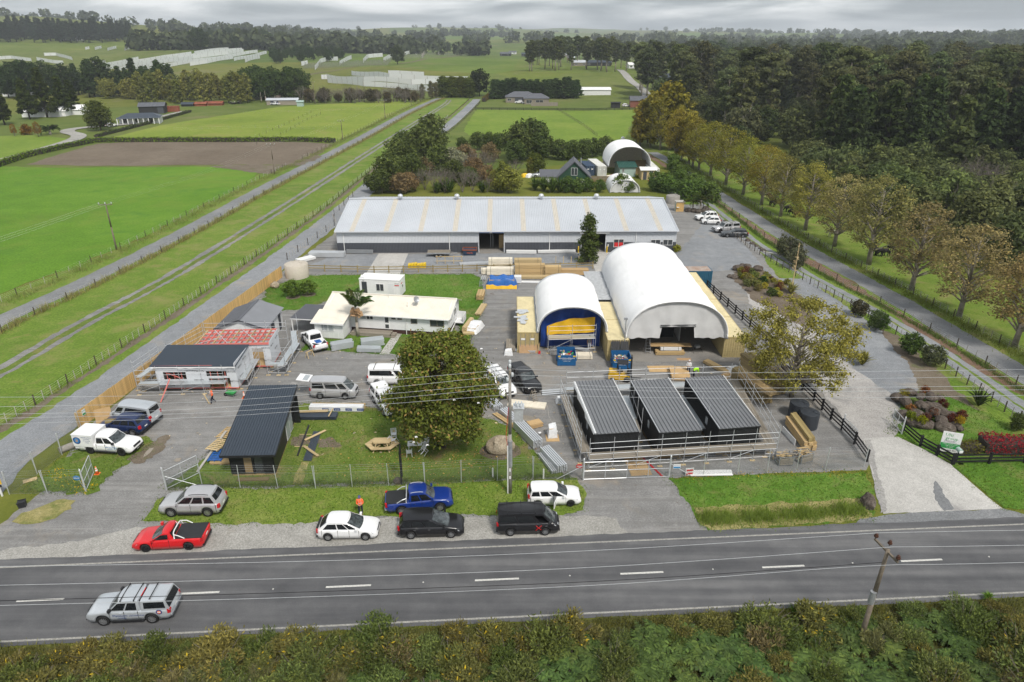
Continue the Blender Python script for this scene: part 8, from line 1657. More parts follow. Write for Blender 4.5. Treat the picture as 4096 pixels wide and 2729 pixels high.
boulder('big tan boulder on a bark patch under the magnolia tree',z9(1415,975)+V(0,.4,.55),1.15,'rock_tan',3.3,sq=(1.1,.8,.8));sheet('bark_patch',[z9(1415,960)+V(math.cos(a)*1.9,math.sin(a)*1.5,0) for a in np.linspace(0,6.28,14)[:-1]],.036,'bark',.15,.3)
boulder('pale limestone boulder at the foot of the paling fence',z2(1570,390)+V(0,0,.35),.7,'rock_tan',5.1,sq=(1.2,.9,.7));boulder('grey rock at the corner of the entrance lawn',z8(1035,1380)+V(0,.6,.4),.75,'rock',6.2,sq=(.7,1.0,.9));boulder('small grey rock at the foot of the basketball post',z9(455,1245)+V(0,0,.15),.4,'rock',1.7)
t=thing('basketball_stand','black basketball stand with a backboard beside the picnic table','basketball stand',z9(487,1270),.1)
part('pole',MB().box(-.05,.05,-.05,.05,0,3.2),'fence_black',t);part('backboard',MB().box(-.03,.03,.05,1.1,2.1,3.3),'fence_black',t);part('pole',MB().box(-.05,.05,1.05,1.15,0,3.2),'fence_black',t);part('hoop',MB().path([V(.05+.23*(1-math.cos(a)),.55+.23*math.sin(a),2.5) for a in np.linspace(0,6.28,13)],.012,5),'rust_red',t)
def cone(label,p):
 t=thing('traffic_cone',label,'cone',p);part('base',MB().box(-.2,.2,-.2,.2,0,.05),'orange',t);part('body',MB().lathe([(.15,.05),(.04,.75),(.02,.76)],14),'orange',t,True);part('band',MB().lathe([(.108,.34),(.084,.48)],14,cap=False),'white',t);part('band',MB().lathe([(.075,.55),(.057,.65)],14,cap=False),'white',t)
cone('orange traffic cone inside the open left gate',z1(873,1112));cone('orange traffic cone beside the black cabin roof',z1(2190,432))
t=thing('wheelbarrow','green wheelbarrow in front of the wrapped cabin','wheelbarrow',z1(2080,420),2.9);part('tray',MB().hexa([(-.3,-.22,.3),(.35,-.18,.3),(.35,.18,.3),(-.3,.22,.3)],[(-.5,-.34,.6),(.55,-.28,.55),(.55,.28,.55),(-.5,.34,.6)]),'print_green',t);part('wheel',MB().lathe([(.18,-.04),(.18,.04)],14,(.75,0,.18),'y'),'tyre',t);part('frame',MB().tube((-1.0,-.26,.55),(.75,-.08,.18),.02).tube((-1.0,.26,.55),(.75,.08,.18),.02).tube((-.3,-.2,.3),(-.4,-.25,0),.02).tube((-.3,.2,.3),(-.4,.25,0),.02),'galv_dull',t)
t=thing('sawhorse','pale timber sawhorse beside the old white ute','sawhorse',z3(365,1120),1.0);plank('beam',V(-.5,0,.75),V(.5,0,.75),.09,.1,'wood_pale',t)
for x in (-.42,.42):
 for y in (-.28,.28): plank('leg',V(x,y,0),V(x*.9,y*.1,.74),.08,.04,'wood_pale',t)
solo('culvert_pipe',MB().lathe([(.24,-.9),(.30,-.9),(.30,.9),(.24,.9)],18,(0,0,.3),'y',cap=False),'pole_concrete','grey concrete culvert pipe behind the white service ute','pipe',z1(620,905)+V(0,.3,0),-.7)
t=thing('chipboard_sheet','chipboard sheet propped on the dark blue four-wheel drive','board',z1(1035,735),0);part('sheet',MB().hexa([(-.6,-.0,0),(.6,0,0),(.6,.04,0),(-.6,.04,0)],[(-.6,.35,1.5),(.6,.35,1.5),(.6,.39,1.5),(-.6,.39,1.5)]),'wood_green',t);t.location=z1(1035,735)+V(0,-.5,0)
t=thing('plywood_sheet','plywood sheet leaning on the paling fence behind the blue car','plywood',z1(950,665)+V(-.2,.2,0),.5);part('sheet',MB().hexa([(-.7,0,0),(.7,0,0),(.7,.03,0),(-.7,.03,0)],[(-.7,.5,1.35),(.7,.5,1.35),(.7,.53,1.35),(-.7,.53,1.35)]),'ply',t)
t=thing('black_bin','small black tub on the bare corner by the left driveway','bin',z1(205,1405),.4);part('body',MB().hexa([(-.24,-.2,0),(.24,-.2,0),(.24,.2,0),(-.24,.2,0)],[(-.28,-.24,.5),(.28,-.24,.5),(.28,.24,.5),(-.28,.24,.5)]),'black_plastic',t);part('rim',MB().box(-.3,.3,-.26,-.22,.48,.54).box(-.3,.3,.22,.26,.48,.54),'black_plastic',t)
t=thing('warning_sign','yellow road sign with a black plate at the left corner','sign',G(10,1985),0);part('post',MB().box(-.05,.05,-.05,.05,0,1.3),'white',t);part('panel',MB().box(-.45,.35,-.08,-.05,1.2,1.85),'yellow',t);part('plate',MB().box(-.4,.3,-.09,-.06,.95,1.15),'print_black',t)
solo('scrap_board',MB().box(-.5,.5,-.25,.25,0,.03),'wood_pale','pale scrap board lying by the left corner fence','board',z1(270,1170)+V(0,0,.03),.6)
for x,y,l in ((1345,1205,'beside the front lawn fence'),(1822,1215,'beside the white station wagon')): solo('marker_post',MB().box(-.06,.06,-.03,.03,0,1.0),'white','short white marker post '+l,'post',z9(x,y))
t=thing('mesh_crate_pile','bundle of scaffold couplers beside the back lawn','steel',z4(65,335),0)
for k in range(8): rod('tube',V(-.4+.1*k,-.6,.2+.08*(k%3)),V(-.3+.1*k,.9,.3+.08*(k%3)),.03,'galv',t)
trestle('aluminium ladder section beside the back lawn',z4(50,385),0,.5)
t=thing('entrance_sign','green and white sign board for the group beside the entrance','sign',z8(1690,905),-.35);part('panel',MB().box(-.75,.75,-.03,.03,.35,2.35),'sign_white',t);part('green_band',MB().box(-.74,.74,-.036,-.031,.72,1.25),'print_green',t);wtext('Ulti',t,(-.25,-.035,2.05),.42,'print_green');wtext('group',t,(.02,-.035,1.72),.42,'print_green');wtext('PREFABRICATED',t,(-.1,-.035,1.47),.11,'print_black');wtext('MODULAR BUILDINGS',t,(-.05,-.035,1.35),.10,'print_black');wtext('0800 807 853',t,(0,-.035,.54),.2,'print_black')
for k in range(3): wtext(['TRANSPORTABLE HOMES','STEEL FRAMING','SITE OFFICE'][k],t,(0,-.04,1.14-.15*k),.10,'sign_white')
for x in (-.6,.6): part('post',MB().box(x-.05,x+.05,.04,.12,0,1.9),'fence_black',t)
t=thing('letter_box','green letter box on a post beside the entrance sign','letter box',z8(1770,955),0);part('post',MB().box(-.05,.05,-.05,.05,0,1.0),'fence_black',t);part('box',MB().lathe([(.2,-.25),(.2,.25)],14,(0,0,1.12),'y'),'sage',t);part('door',MB().box(-.15,.15,-.27,-.251,.98,1.2),'sign_white',t);part('mat',MB().box(-.1,.35,-.6,-.3,.0,.03),'sign_blue',t)
random.seed(8)
for k,(x,y,z,s) in enumerate([(1290,440,.5,.8),(1350,480,.6,.75),(1380,430,.9,.7),(1470,470,1.0,.6),(1480,540,.9,.7),(1560,490,1.1,.65),(1540,545,.9,.6),(1600,540,.8,.6),(1330,590,.4,.8),(1440,600,.6,.9),(1580,590,.8,.8),(1660,580,.6,.8),(1500,660,.3,1.0),(1660,650,.5,.8),(1690,690,.3,.95),(1780,660,.3,.7),(1400,640,.3,.7),(1740,600,.5,.7),(1820,690,.2,.5),(1640,470,.8,.5),(1560,440,.7,.6)]): boulder('brown boulder in the planted mound beside the entrance drive',z8(x,y+25)+V(0,.5,z),s*.8,'rock',k*1.3,'boulders in the entrance mound',(1.25,.9,.75))
for k,(x,y,c) in enumerate([(1370,560,(.22,.10,.04)),(1380,620,(.2,.24,.03)),(1470,660,(.26,.28,.02)),(1650,520,(.10,.03,.025)),(1560,590,(.12,.05,.03)),(1730,640,(.13,.04,.03)),(1810,615,(.12,.04,.03)),(1790,660,(.35,.27,.03)),(1500,640,(.12,.05,.04)),(1310,430,(.22,.2,.03)),(1500,400,(.2,.08,.03))]): tree('shrub%d'%(k%3),'mound_shrub','small colourful shrub growing between the entrance mound boulders','shrub',z8(x,y+22)+V(0,.2,.5),.9,c,group='shrubs in the entrance mound')
for k,(x,y,c,h) in enumerate([(600,660,(.28,.26,.04),1.2),(640,690,(.24,.24,.10),1.2),(570,620,(.26,.24,.04),1.1),(710,690,(.035,.07,.02),1.4),(730,640,(.2,.2,.03),.9),(760,670,(.12,.05,.03),.8),(810,700,(.32,.30,.03),1.0),(680,730,(.22,.2,.08),1.1),(760,760,(.07,.10,.03),1.3),(640,620,(.1,.12,.04),.9),(610,700,(.17,.18,.07),1.2),(860,690,(.25,.24,.06),1.0)]+[(random.uniform(560,860),0,random.choice([(.34,.31,.05),(.2,.22,.07),(.13,.17,.05),(.26,.24,.10),(.17,.08,.05)]),random.uniform(.7,1.3)) for _ in range(26)]):
 y=y or 585+(x-560)*.42+random.uniform(0,75)
 tree('shrub%d'%(k%3),'garden_shrub','low yellow or green shrub in the rock garden by the car park','shrub',zr(x,y),h,c,group='rock garden shrubs')
for k,(x,y,s) in enumerate([(555,600,.9),(610,590,.8),(680,600,.8),(530,650,.6),(620,730,.5),(505,645,.5),(580,585,.7)]): boulder('dark rock edging the rock garden by the car park',zr(x,y)+V(0,0,s*.3),s,'rock',k+.4,'rock garden rocks')
for k,(x,y) in enumerate([(165,215),(240,220),(300,230),(360,225),(420,215),(390,190)]): boulder('brown rock in the retaining edge by the timber kiosk',zP(x,y)+V(0,0,.3),.75,'rock',k+7.7,'rocks by the kiosk')
for k,(x,y,s) in enumerate([(640,350,.5),(930,590,.5),(990,630,.5),(1040,660,.45),(1090,690,.4),(1130,720,.5)]): boulder('small rock edging the car park fence',zP(x,y)+V(0,0,.1),s,'rock',k+2.2,'car park edge rocks')
for k,(x,y,h,c) in enumerate([(870,540,4.2,(.11,.115,.07)),(920,590,3.6,(.12,.12,.08)),(820,500,3.6,(.10,.11,.06)),(1310,890,2.4,(.08,.08,.05)),(1420,975,2.8,(.08,.11,.04)),(1465,1000,2.6,(.07,.13,.035)),(1640,1130,2.8,(.07,.12,.035)),(1760,1200,2.6,(.10,.11,.06))]): tree(['scrub0','round1','sapling'][k%3] if k != 7 else 'scrub1','lane_shrub','bushy shrub growing along the inner gravel lane fence','shrub',zr(x,y),h,c,group='shrubs along the lane fence')
tree('round1','lane_shrub','rounded shrub at the corner of the entrance lawn','shrub',z8(2290,690),1.9,(.08,.10,.035))
t=thing('timber_kiosk','small timber kiosk with a pale roof at the car park corner','kiosk',zP(10,215),0);part('wall',MB().box(0,1.6,0,1.4,0,2.0),'wood_fence',t);part('roof',MB().box(-.15,1.8,-.15,1.6,2.0,2.12),'post_pale',t);part('door',MB().box(-.03,0,.2,1.0,0,1.9),'sage',t);part('sill',MB().box(.1,.6,-.25,0,.9,.98),'white',t)
tank('grey concrete tank behind the timber kiosk',G(2690,812),1.5,1.6,'pole_concrete');tree('shrub0','office_shrub','yellow shrub at the corner of the warehouse office','shrub',z5(2215,600),1.3,(.28,.27,.03))
solo('white_log',MB().tube((0,0,.12),(2.6,-2.3,.12),.11,8),'post_pale','pale log lying along the car park edge','log',zP(1130,735))
def person(label,p,rz,h=1.76,top='hivis_orange',legs='navy_cloth',pose='stand',hat=None,item=None,skin_arms=False):
 t=thing('person',label,'person',p,rz);s=h/1.76
 J={'pel':(0,0,.95),'spine':(0,0,1.15),'chest':(0,0,1.38),'neck':(0,0,1.50),'head':(.02,0,1.62),
         'shl':(0,.19,1.42),'ell':(.02,.26,1.14),'wrl':(.14,.24,.92),'shr':(0,-.19,1.42),'elr':(.02,-.26,1.14),'wrr':(.14,-.24,.92),
         'hil':(0,.10,.92),'knl':(.03,.11,.5),'anl':(0,.11,.09),'tol':(.14,.12,.04),'hir':(0,-.10,.92),'knr':(.03,-.11,.5),'anr':(0,-.11,.09),'tor':(.14,-.12,.04)}
 if pose == 'walk': J.update(knl=(.16,.11,.52),anl=(.22,.11,.10),tol=(.35,.12,.05),knr=(.02,-.11,.5),anr=(-.24,-.11,.14),tor=(-.12,-.12,.05),ell=(-.06,.27,1.15),wrl=(.08,.26,.95),elr=(.08,-.27,1.16),wrr=(.22,-.22,1.0))
 if pose == 'bend': J.update(pel=(-.05,0,.88),spine=(.15,0,1.02),chest=(.38,0,1.06),neck=(.5,0,1.05),head=(.6,0,1.02),shl=(.40,.19,1.05),ell=(.45,.22,.78),wrl=(.5,.15,.52),shr=(.40,-.19,1.05),elr=(.45,-.22,.78),wrr=(.5,-.15,.52))
 if pose == 'hold': J.update(ell=(.06,.25,1.14),wrl=(.28,.08,1.12),elr=(.06,-.25,1.14),wrr=(.28,-.08,1.12))
 J={k: Vector(v)*s for k,v in J.items()}
 def limb(chain,name,mat,par=t):
  bm=MB(); 
  for (a,ra),(b,rb) in zip(chain,chain[1:]): bm.tube(J[a] if isinstance(a,str) else a,J[b] if isinstance(b,str) else b,ra*s,10,rb*s,True)
  return bm
 names=list(J);me=bpy.data.meshes.new('body');idx={n: i for i,n in enumerate(names)}
 E_=[('pel','spine'),('spine','chest'),('chest','neck'),('neck','head'),('chest','shl'),('shl','ell'),('ell','wrl'),('chest','shr'),('shr','elr'),('elr','wrr'),('pel','hil'),('hil','knl'),('knl','anl'),('anl','tol'),('pel','hir'),('hir','knr'),('knr','anr'),('anr','tor')]
 me.from_pydata([J[n] for n in names],[(idx[a],idx[b]) for a,b in E_],[]);body=link('body',me,t)
 rad={'pel':.15,'spine':.145,'chest':.155,'neck':.06,'head':.075,'shl':.08,'ell':.05,'wrl':.036,'shr':.08,'elr':.05,'wrr':.036,'hil':.10,'knl':.065,'anl':.05,'tol':.04,'hir':.10,'knr':.065,'anr':.05,'tor':.04}
 sk=body.modifiers.new('skin','SKIN'); 
 for n in names: v=me.skin_vertices[0].data[idx[n]];v.radius=(rad[n]*s,rad[n]*s);v.use_root=(n == 'pel')
 body.modifiers.new('sub','SUBSURF').levels=1;body.modifiers['sub'].render_levels=1
 dg=bpy.context.evaluated_depsgraph_get();m2=bpy.data.meshes.new_from_object(body.evaluated_get(dg));body.modifiers.clear();body.data=m2
 for m_ in (top,legs,'boot','skin'): m2.materials.append(MAT(m_))
 for pl in m2.polygons:
  z=pl.center.z/s;c=pl.center;arm=min((c-J['wrl']).length,(c-J['wrr']).length);up=J['neck'] 
  low=(pose != 'bend' and z < .93) or (pose == 'bend' and z < .86 and c.x < .2*s)
  k=3 if arm < .09*s or (skin_arms and abs(c.y) > .20*s and .85 < z < 1.28) or (c-J['head']).length < .16*s else (2 if z < .12 else (1 if low else 0));pl.material_index=k;pl.use_smooth=True
 hd=J['head']+V(.02,0,.06)*s;head=part('head',MB().lathe([(.03,-.125),(.075,-.09),(.088,-.02),(.092,.04),(.075,.10),(.03,.128)],14),'skin',t,True,loc=hd)
 part('nose',MB().hexa([(.085,-.012,-.03),(.085,.012,-.03),(.115,.01,-.028),(.115,-.01,-.028)],[(.08,-.008,.02),(.08,.008,.02),(.09,.006,.02),(.09,-.006,.02)]),'skin',head)
 for y in (-.035,.035): part('eye',MB().lathe([(.011,-.004),(.011,.004)],8,(.086,y,.012),'x'),'print_black',head);part('ear',MB().box(-.02,.02,y*2.6-.01,y*2.6+.01,-.03,.03),'skin',head)
 part('mouth',MB().box(.078,.086,-.025,.025,-.066,-.058),'lamp_red',head)
 part('hair',MB().lathe([(.094,.0),(.097,.05),(.08,.108),(.03,.136)],14,(-.008,0,0)),hat or 'hair',t,True,loc=hd)
 if hat: part('cap_peak',MB().box(.05,.17,-.07,.07,.045,.058),hat,t,loc=hd)
 for sd,w,e in (('l',J['wrl'],J['ell']),('r',J['wrr'],J['elr'])):
  d=(w-e).normalized();mb=MB();mb.tube(w,w+d*.09*s,.036*s,8,.034*s);u=d.orthogonal().normalized();n_=d.cross(u)
  for k in range(4): q=w+d*.085*s+u*(-.03+.02*k)*s;mb.tube(q,q+d*.045*s+n_*.006,.0085*s,5);mb.tube(q+d*.045*s+n_*.006,q+d*(.07-.006*abs(k-1.5))*s+n_*.03*s,.008*s,5)
  mb.tube(w+d*.02*s+u*.03*s,w+d*.06*s+u*.06*s+n_*.01,.0095*s,5);part('hand',mb,'skin',t)
 if top.startswith('hivis') and pose != 'bend':
  part('reflective_band',MB().lathe([(.172,1.16),(.172,1.20)],16,(0,0,0),cap=False).xf(Matrix.Scale(s,4)),'reflective',t)
  for y in (-.09,.09): part('reflective_strap',MB().bar((.165*s,y*s,1.2*s),(.13*s,y*s,1.45*s),.04,.008),'reflective',t)
 return t
person('worker in an orange hooded top carrying timber past the wrapped cabin',z1(1915,480),3.6,1.78,'hivis_orange','navy_cloth','walk');t=thing('carried_boards','pale boards held by the worker in the orange hooded top','boards',z1(1890,478)+V(-.1,-.15,0),0);plank('board',V(0,0,.05),V(-.35,.05,1.0),.12,.04,'wood_pale',t)
person('person in an orange vest and blue cap standing behind the white hatchback',zB(580,352),-1.45,1.78,'hivis_orange','navy_cloth','hold','blue_cap')
person('worker in a white hooded shirt standing by the plywood behind the modules',z7(1395,210),-1.9,1.75,'white_cloth','navy_cloth','hold','white_cloth');person('worker in a lime green top bending over behind the third black module',z7(1440,235),.1,1.75,'hivis_green','navy_cloth','bend');person('worker in a dark top and pale shorts beside the small shelter scaffold',z4(895,880),-1.6,1.75,'grey_cloth','white_cloth','stand',None,None,True)
person('driver in a lime green vest sitting in the black van',zB(1800,470)+V(.15,.65,-.2),.0,1.6,'hivis_green','navy_cloth','hold')
def cow(label,p,rz,c1,lying=False,group='cattle under the plane trees'):
 t=thing('cow',label,'cow',p,rz,group);names={'rump':(-.75,0,1.15,.27),'mid':(0,0,1.1,.36),'chest':(.55,0,1.1,.32),'neck':(.9,0,1.15,.18),'head':(1.15,0,.75,.14),'muz':(1.32,0,.52,.09),
      'h1':(-.72,.2,.75,.14),'h2':(-.82,.2,.42,.07),'h3':(-.76,.2,.05,.06),'g1':(-.72,-.2,.75,.14),'g2':(-.82,-.2,.42,.07),'g3':(-.72,-.2,.05,.06),'f1':(.55,.18,.7,.11),'f2':(.57,.18,.4,.065),'f3':(.55,.18,.05,.06),'e1':(.5,-.18,.7,.11),'e2':(.5,-.18,.4,.065),'e3':(.46,-.18,.05,.06)}
 ed=[('rump','mid'),('mid','chest'),('chest','neck'),('neck','head'),('head','muz'),('rump','h1'),('h1','h2'),('h2','h3'),('rump','g1'),('g1','g2'),('g2','g3'),('chest','f1'),('f1','f2'),('f2','f3'),('chest','e1'),('e1','e2'),('e2','e3')];ks=list(names)
 if 'cow' not in _unit:
  me=bpy.data.meshes.new('cow_body');me.from_pydata([names[k][:3] for k in ks],[(ks.index(a),ks.index(b)) for a,b in ed],[]);o=link('body',me);m_=o.modifiers.new('s','SKIN')
  for i,k in enumerate(ks): me.skin_vertices[0].data[i].radius=(names[k][3],)*2;me.skin_vertices[0].data[i].use_root=(k == 'mid')
  o.modifiers.new('b','SUBSURF').levels=1;dg=bpy.context.evaluated_depsgraph_get();_unit['cow']=bpy.data.meshes.new_from_object(o.evaluated_get(dg));bpy.data.objects.remove(o)
  for pl in _unit['cow'].polygons: pl.use_smooth=True
 if c1 not in _unit: b=_unit['cow'].copy();b.materials.append(MAT(c1));_unit[c1]=b
 link('body',_unit[c1],t,(0,0,-.55 if lying else 0));part('tail',MB().path([V(-.98,0,1.2),V(-1.08,0,.9),V(-1.08,0,.5)],.025,5),c1,t)
 for y in (-.16,.16): part('ear',MB().box(1.0,1.06,y-.08,y+.08,.88,.93),c1,t)
 part('patch',MB().lathe([(.30,-.02),(.34,0),(.30,.02)],10,(.1,0,1.1),'x'),'cow_white' if c1 == 'cow_black' else c1,t)
for i,(x,y,rz,c) in enumerate([(740,150,1.5,'cow_brown'),(762,165,1.2,'cow_brown'),(775,195,.3,'cow_black'),(795,205,2.8,'cow_black'),(870,235,3.4,'cow_black'),(888,258,-1.2,'cow_black'),(925,268,.5,'cow_brown'),(1145,395,2.1,'cow_white'),(1410,500,1.0,'cow_black'),(1440,510,3.2,'cow_black'),(1472,515,3.3,'cow_black'),(1515,490,1.6,'cow_black')]): cow({'cow_brown':'brown cow grazing in the paddock under the plane trees','cow_black':'black cow with a white patch in the paddock under the plane trees','cow_white':'pale cow with a dark head in the paddock under the plane trees'}[c],zr(x,y),rz,c,group=c.replace('_',' ')+' group')
def simple_house(name,label,p,rz,L,D,ev,rg,wall,roof,hip=0.0,wins=(),cat='house',door=None,over=.4,chim=False,nsheet=1,wf='window_frame',z=None):
 t=thing(name,label,cat,p,rz)
 if hip:
  part('wall',MB().box(0,L,0,D,0,ev),wall,t);o=over;part('roof',MB().add([(-o,-o,ev),(L+o,-o,ev),(L+o,D+o,ev),(-o,D+o,ev),(hip,D/2,rg),(L-hip,D/2,rg)],[(0,1,5,4),(1,2,5),(2,3,4,5),(3,0,4),(3,2,1,0)]),roof,t)
 else:
  gwalls(t,0,L,0,D,ev,rg,wall);gable(t,0,L,0,D,ev,rg,roof,over,.4,n=nsheet)
 for x0,x1,z0,z1_ in wins: window(t,x0,x1,z0,z1_,0.0,2,wf)
 if door: part('door',MB().box(door[0],door[1],-.04,0,0,door[2]),'wall_dark',t)
 return t
def green_house():
 p=zs(390,322);t=thing('green_house','dark green board house with a steep slate gable behind the warehouse','house',p,-.05);L,D,ev,rg=7.6,7.5,2.7,6.3
 part('front_wall',MB().add([(0,0,0),(L,0,0),(L,0,ev),(L/2,0,rg-.15),(0,0,ev),(0,.1,0),(L,.1,0),(L,.1,ev),(L/2,.1,rg-.15),(0,.1,ev)],[(0,1,2,3,4),(9,8,7,6,5),(0,5,6,1),(1,6,7,2),(2,7,8,3),(3,8,9,4),(4,9,5,0)]),'green_paint',t)
 for k in range(14): x=.3+k*.54;part('batten',MB().box(x,x+.05,-.03,0,.0,ev+(rg-ev)*(1-abs(x-L/2)/(L/2))-.25),'green_paint',t)
 part('side_wall',MB().box(0,.1,.1,D,0,ev).box(L-.1,L,.1,D,0,ev).box(.1,L-.1,D-.1,D,0,ev),'green_paint',t);s=(rg-ev)/(L/2)
 part('roof_slope',MB().corr((-.4,D+.2,ev-.4*s),(0,-D-.5,0),(L/2+.4,0,rg-ev+.4*s),.5,.02),'grey_roof',t);part('roof_slope',MB().corr((L+.4,-.3,ev-.4*s),(0,D+.5,0),(-L/2-.4,0,rg-ev+.4*s),.5,.02),'grey_roof',t)
 window(t,L/2-.75,L/2+.75,3.0,4.8,0,2);window(t,.9,2.6,.9,1.9,0,3);part('door',MB().box(L-2.4,L-1.1,-.04,0,0,2.1),'window_frame',t);part('flue',MB().tube((L*.72,3.2,4.2),(L*.72,3.2,6.6),.14,8),'galv_dull',t);part('bargeboard',MB().bar((-.4,-.32,ev-.4*s),(L/2,-.32,rg),.05,.22).bar((L/2,-.32,rg),(L+.4,-.32,ev-.4*s),.05,.22),'grey_roof',t)
 part('side_wing',MB().box(-4.2,0,2.5,6.5,0,2.2),'white_wall',t);part('wing_roof',MB().add([(-4.6,2.1,2.2),(.2,2.1,2.2),(.2,6.9,2.2),(-4.6,6.9,2.2),(-4.6,4.5,3.6),(.8,4.5,3.6)],[(0,1,5,4),(2,3,4,5),(3,0,4),(3,2,1,0)]),'grey_roof',t)
green_house()
fa,fb=zs(745,252,2.6),zs(1030,245,2.6)
container(zs(655,245),.12,12.0,'white shipping container under the left foot of the far arched shelter','white_container',doors=True);container(zs(1005,262)+V(0,0,0),.0,12.0,'white shipping container under the right foot of the far arched shelter','white_container')
container(zs(590,242)+V(-.6,0,0),.12,8.0,'navy blue shipping container beside the far arched shelter','navy_container')
ft,fa_,fpt=arch('arched_shelter','far white arched shelter open at the front with cabins inside',zs(745,190,2.7).x-.2,zs(1033,200,2.7).x+.2,zs(700,245).y-.3,zs(700,245).y+13,2.64,7.6,'fabric_white',6);endwall(ft,fpt,fa_,12.6,None,.3,'wrap',30)
simple_house('garden_cabin','sage green cabin with a dark green roof under the far shelter',zs(805,252)+V(0,.5,0),.08,4.2,6.0,2.6,3.5,'sage','teal_roof',wins=((.6,1.2,1.2,2.2),),cat='cabin');simple_house('garden_cabin','dark timber cabin under the back of the far shelter',zs(885,240)+V(0,2,0),.05,4.0,4.5,2.4,3.2,'wood_pack','wood_dark',cat='cabin');simple_house('garden_cabin','tan timber cabin with a pale roof at the mouth of the far shelter',zs(950,268),.0,3.6,4.0,2.5,2.9,'wood_pale','white',wins=((1.9,2.9,1.5,2.2),),cat='cabin',door=(.4,1.3,2.0))
dt,da,dpt=arch('dome_tent','low white fabric dome behind the warehouse ridge',zs(730,340).x,zs(930,345).x,zs(800,345).y-2,zs(800,345).y+7,.1,3.0,'fabric_white',4);endwall(dt,dpt,da,.2,None,.2,'fabric_grey',30)
rail_fence('brown board fence beside the green gabled house',[zs(560,300)+V(0,3.0,0),zs(770,305)+V(0,3.0,0)],1.2,1.5,(.25,.5,.75,1.0,1.25,1.5),'wood_dark',rw=.22)
solo('pallet_deck',MB().box(-3,3,-1.2,1.2,0,.35),'sage','flat pale green deck panel beside the navy container','deck',zs(655,262),0)
for k,(x,y,m_,l) in enumerate(((735,262,'wrap','cream rubbish bag'),(755,258,'print_red','red machine'),(775,262,'galv_dull','grey trolley'),(165,250,'yellow','yellow kayak'),(195,252,'white','white tarpaulin heap'))): heap('yard_clutter',l+' near the '+('far arched shelter' if x > 400 else 'silver parked car'),zs(x,y),.2*k,1.8,1.2,1.0,m_,'clutter')
t=thing('silage_bale','stack of white wrapped bales at the edge of the green paddock','bale',O(1430,330),.2)
for k in range(3): part('bale',MB().lathe([(.55,-.6),(.65,-.5),(.65,.5),(.55,.6)],14,(0,-1+k*1.2 if k < 2 else -.4,.62 if k < 2 else 1.65),'y'),'wrap_white',t,True)
simple_house('hip_roof_house','grey hip-roofed house beyond the green paddock',O(1162,236),.0,17,10,2.8,5.4,'wood_grey','grey_roof',4.5,((1,3,.9,2.2),(12,15,.9,2.2)),door=(5,9.5,2.4));simple_house('house_wing','grey hip-roofed wing of the house beyond the green paddock',O(1205,240),.0,13,9,2.9,5.2,'wood_grey','grey_roof',4,((1,4,.5,2.2),(6,10,.5,2.2)));solo('garden_wall',MB().box(0,14,0,.3,0,1.8),'wood_grey','low timber screen wall beside the grey hip-roofed house','wall',O(1220,244))
simple_house('brick_barn','red brick barn with a grey gable roof beside the plane trees',O(1448,247),-.1,9,9,3.4,5.2,'brick','grey_roof',door=(5.5,8,2.6));simple_house('black_shed','small black shed in the garden before the brick barn',O(1405,248),0,4.4,3,2.4,2.7,'dark_cladding','dark_cladding',cat='shed')
z11=zm(0,0,.5947)
def ta(x,y): return T(x*.5947,y*.5947)
t=simple_house('verandah_house','white house with a navy roof and a row of verandah posts',ta(805,838),.30,15.5,7,2.6,4.0,'white_wall','navy_roof',3.0,((1.5,3,.5,2.2),(6,7.6,.5,2.2),(11,13,.5,2.2)))
part('verandah_roof',MB().add([(-.6,-2.2,2.35),(16.1,-2.2,2.35),(16.1,0,2.68),(-.6,0,2.68)],[(0,1,2,3)]),'navy_roof',t)
for k in range(9): part('verandah_post',MB().box(-.4+k*1.95,-.1+k*1.95,-2.1,-1.85,0,2.35),'white',t)
simple_house('farm_garage','dark grey gabled shed behind the white verandah house',ta(880,775)+V(2,4,0),.28,11,8,3.4,4.8,'dark_cladding','grey_roof',door=(8,10.5,2.8),cat='shed')
for k,(x,y,L) in enumerate(((150,790,16),(255,785,12),(400,775,10),(90,640,10))): simple_house('marquee','white marquee roof among the pines by the verandah house',ta(x,y),.1,L,8,2.4,4.2,'white','fabric_white',cat='tent')['group']='white marquees'
simple_house('long_shed','dark long shed at the far left edge',ta(20,650),.1,20,8,3,4.5,'white_wall','navy_roof',cat='shed')
container(ta(1125,750),.1-math.pi/2,6.1,'rust red shipping container beyond the olive paddock','rust_red'); 
for k,(x,y,c,l) in enumerate(((1220,718,'navy_roof','low dark shed roof beyond the olive paddock'),(1310,716,'rust_red','low red shed roof beyond the olive paddock'),(1380,712,'rust_red','long red iron shed beyond the olive paddock'))): simple_house('iron_shed',l,ta(x,y),.15,5.5+3*(k==2),5,1.2,2.0,'rust_red' if k else 'dark_cladding',c,cat='shed')
simple_house('farm_shed','low farm shed with a stone chimney and pale roof',ta(1795,708),.1,16,6,2.5,3.3,'wood_grey','steel_roof',door=(2,6,2.2),cat='shed');solo('stone_chimney',MB().box(0,2.4,0,2.2,0,4.2),'rock','square stone chimney block on the low farm shed','chimney',ta(1862,700)+V(0,-.6,0),.1);simple_house('green_hut','small pale green hut beside the low farm shed',ta(1998,717),.1,3.2,2.6,2.4,2.9,'sage','sage',cat='hut')
for k,(x,y) in enumerate(((1555,700),(1580,701),(1605,698),(1570,703))): cow('black cow lying near the farm shed',ta(x,y),k*1.3,'cow_black',True,'cows near the farm shed')
z12=lambda x,y: T(1200+x*.6372,y*.6372)
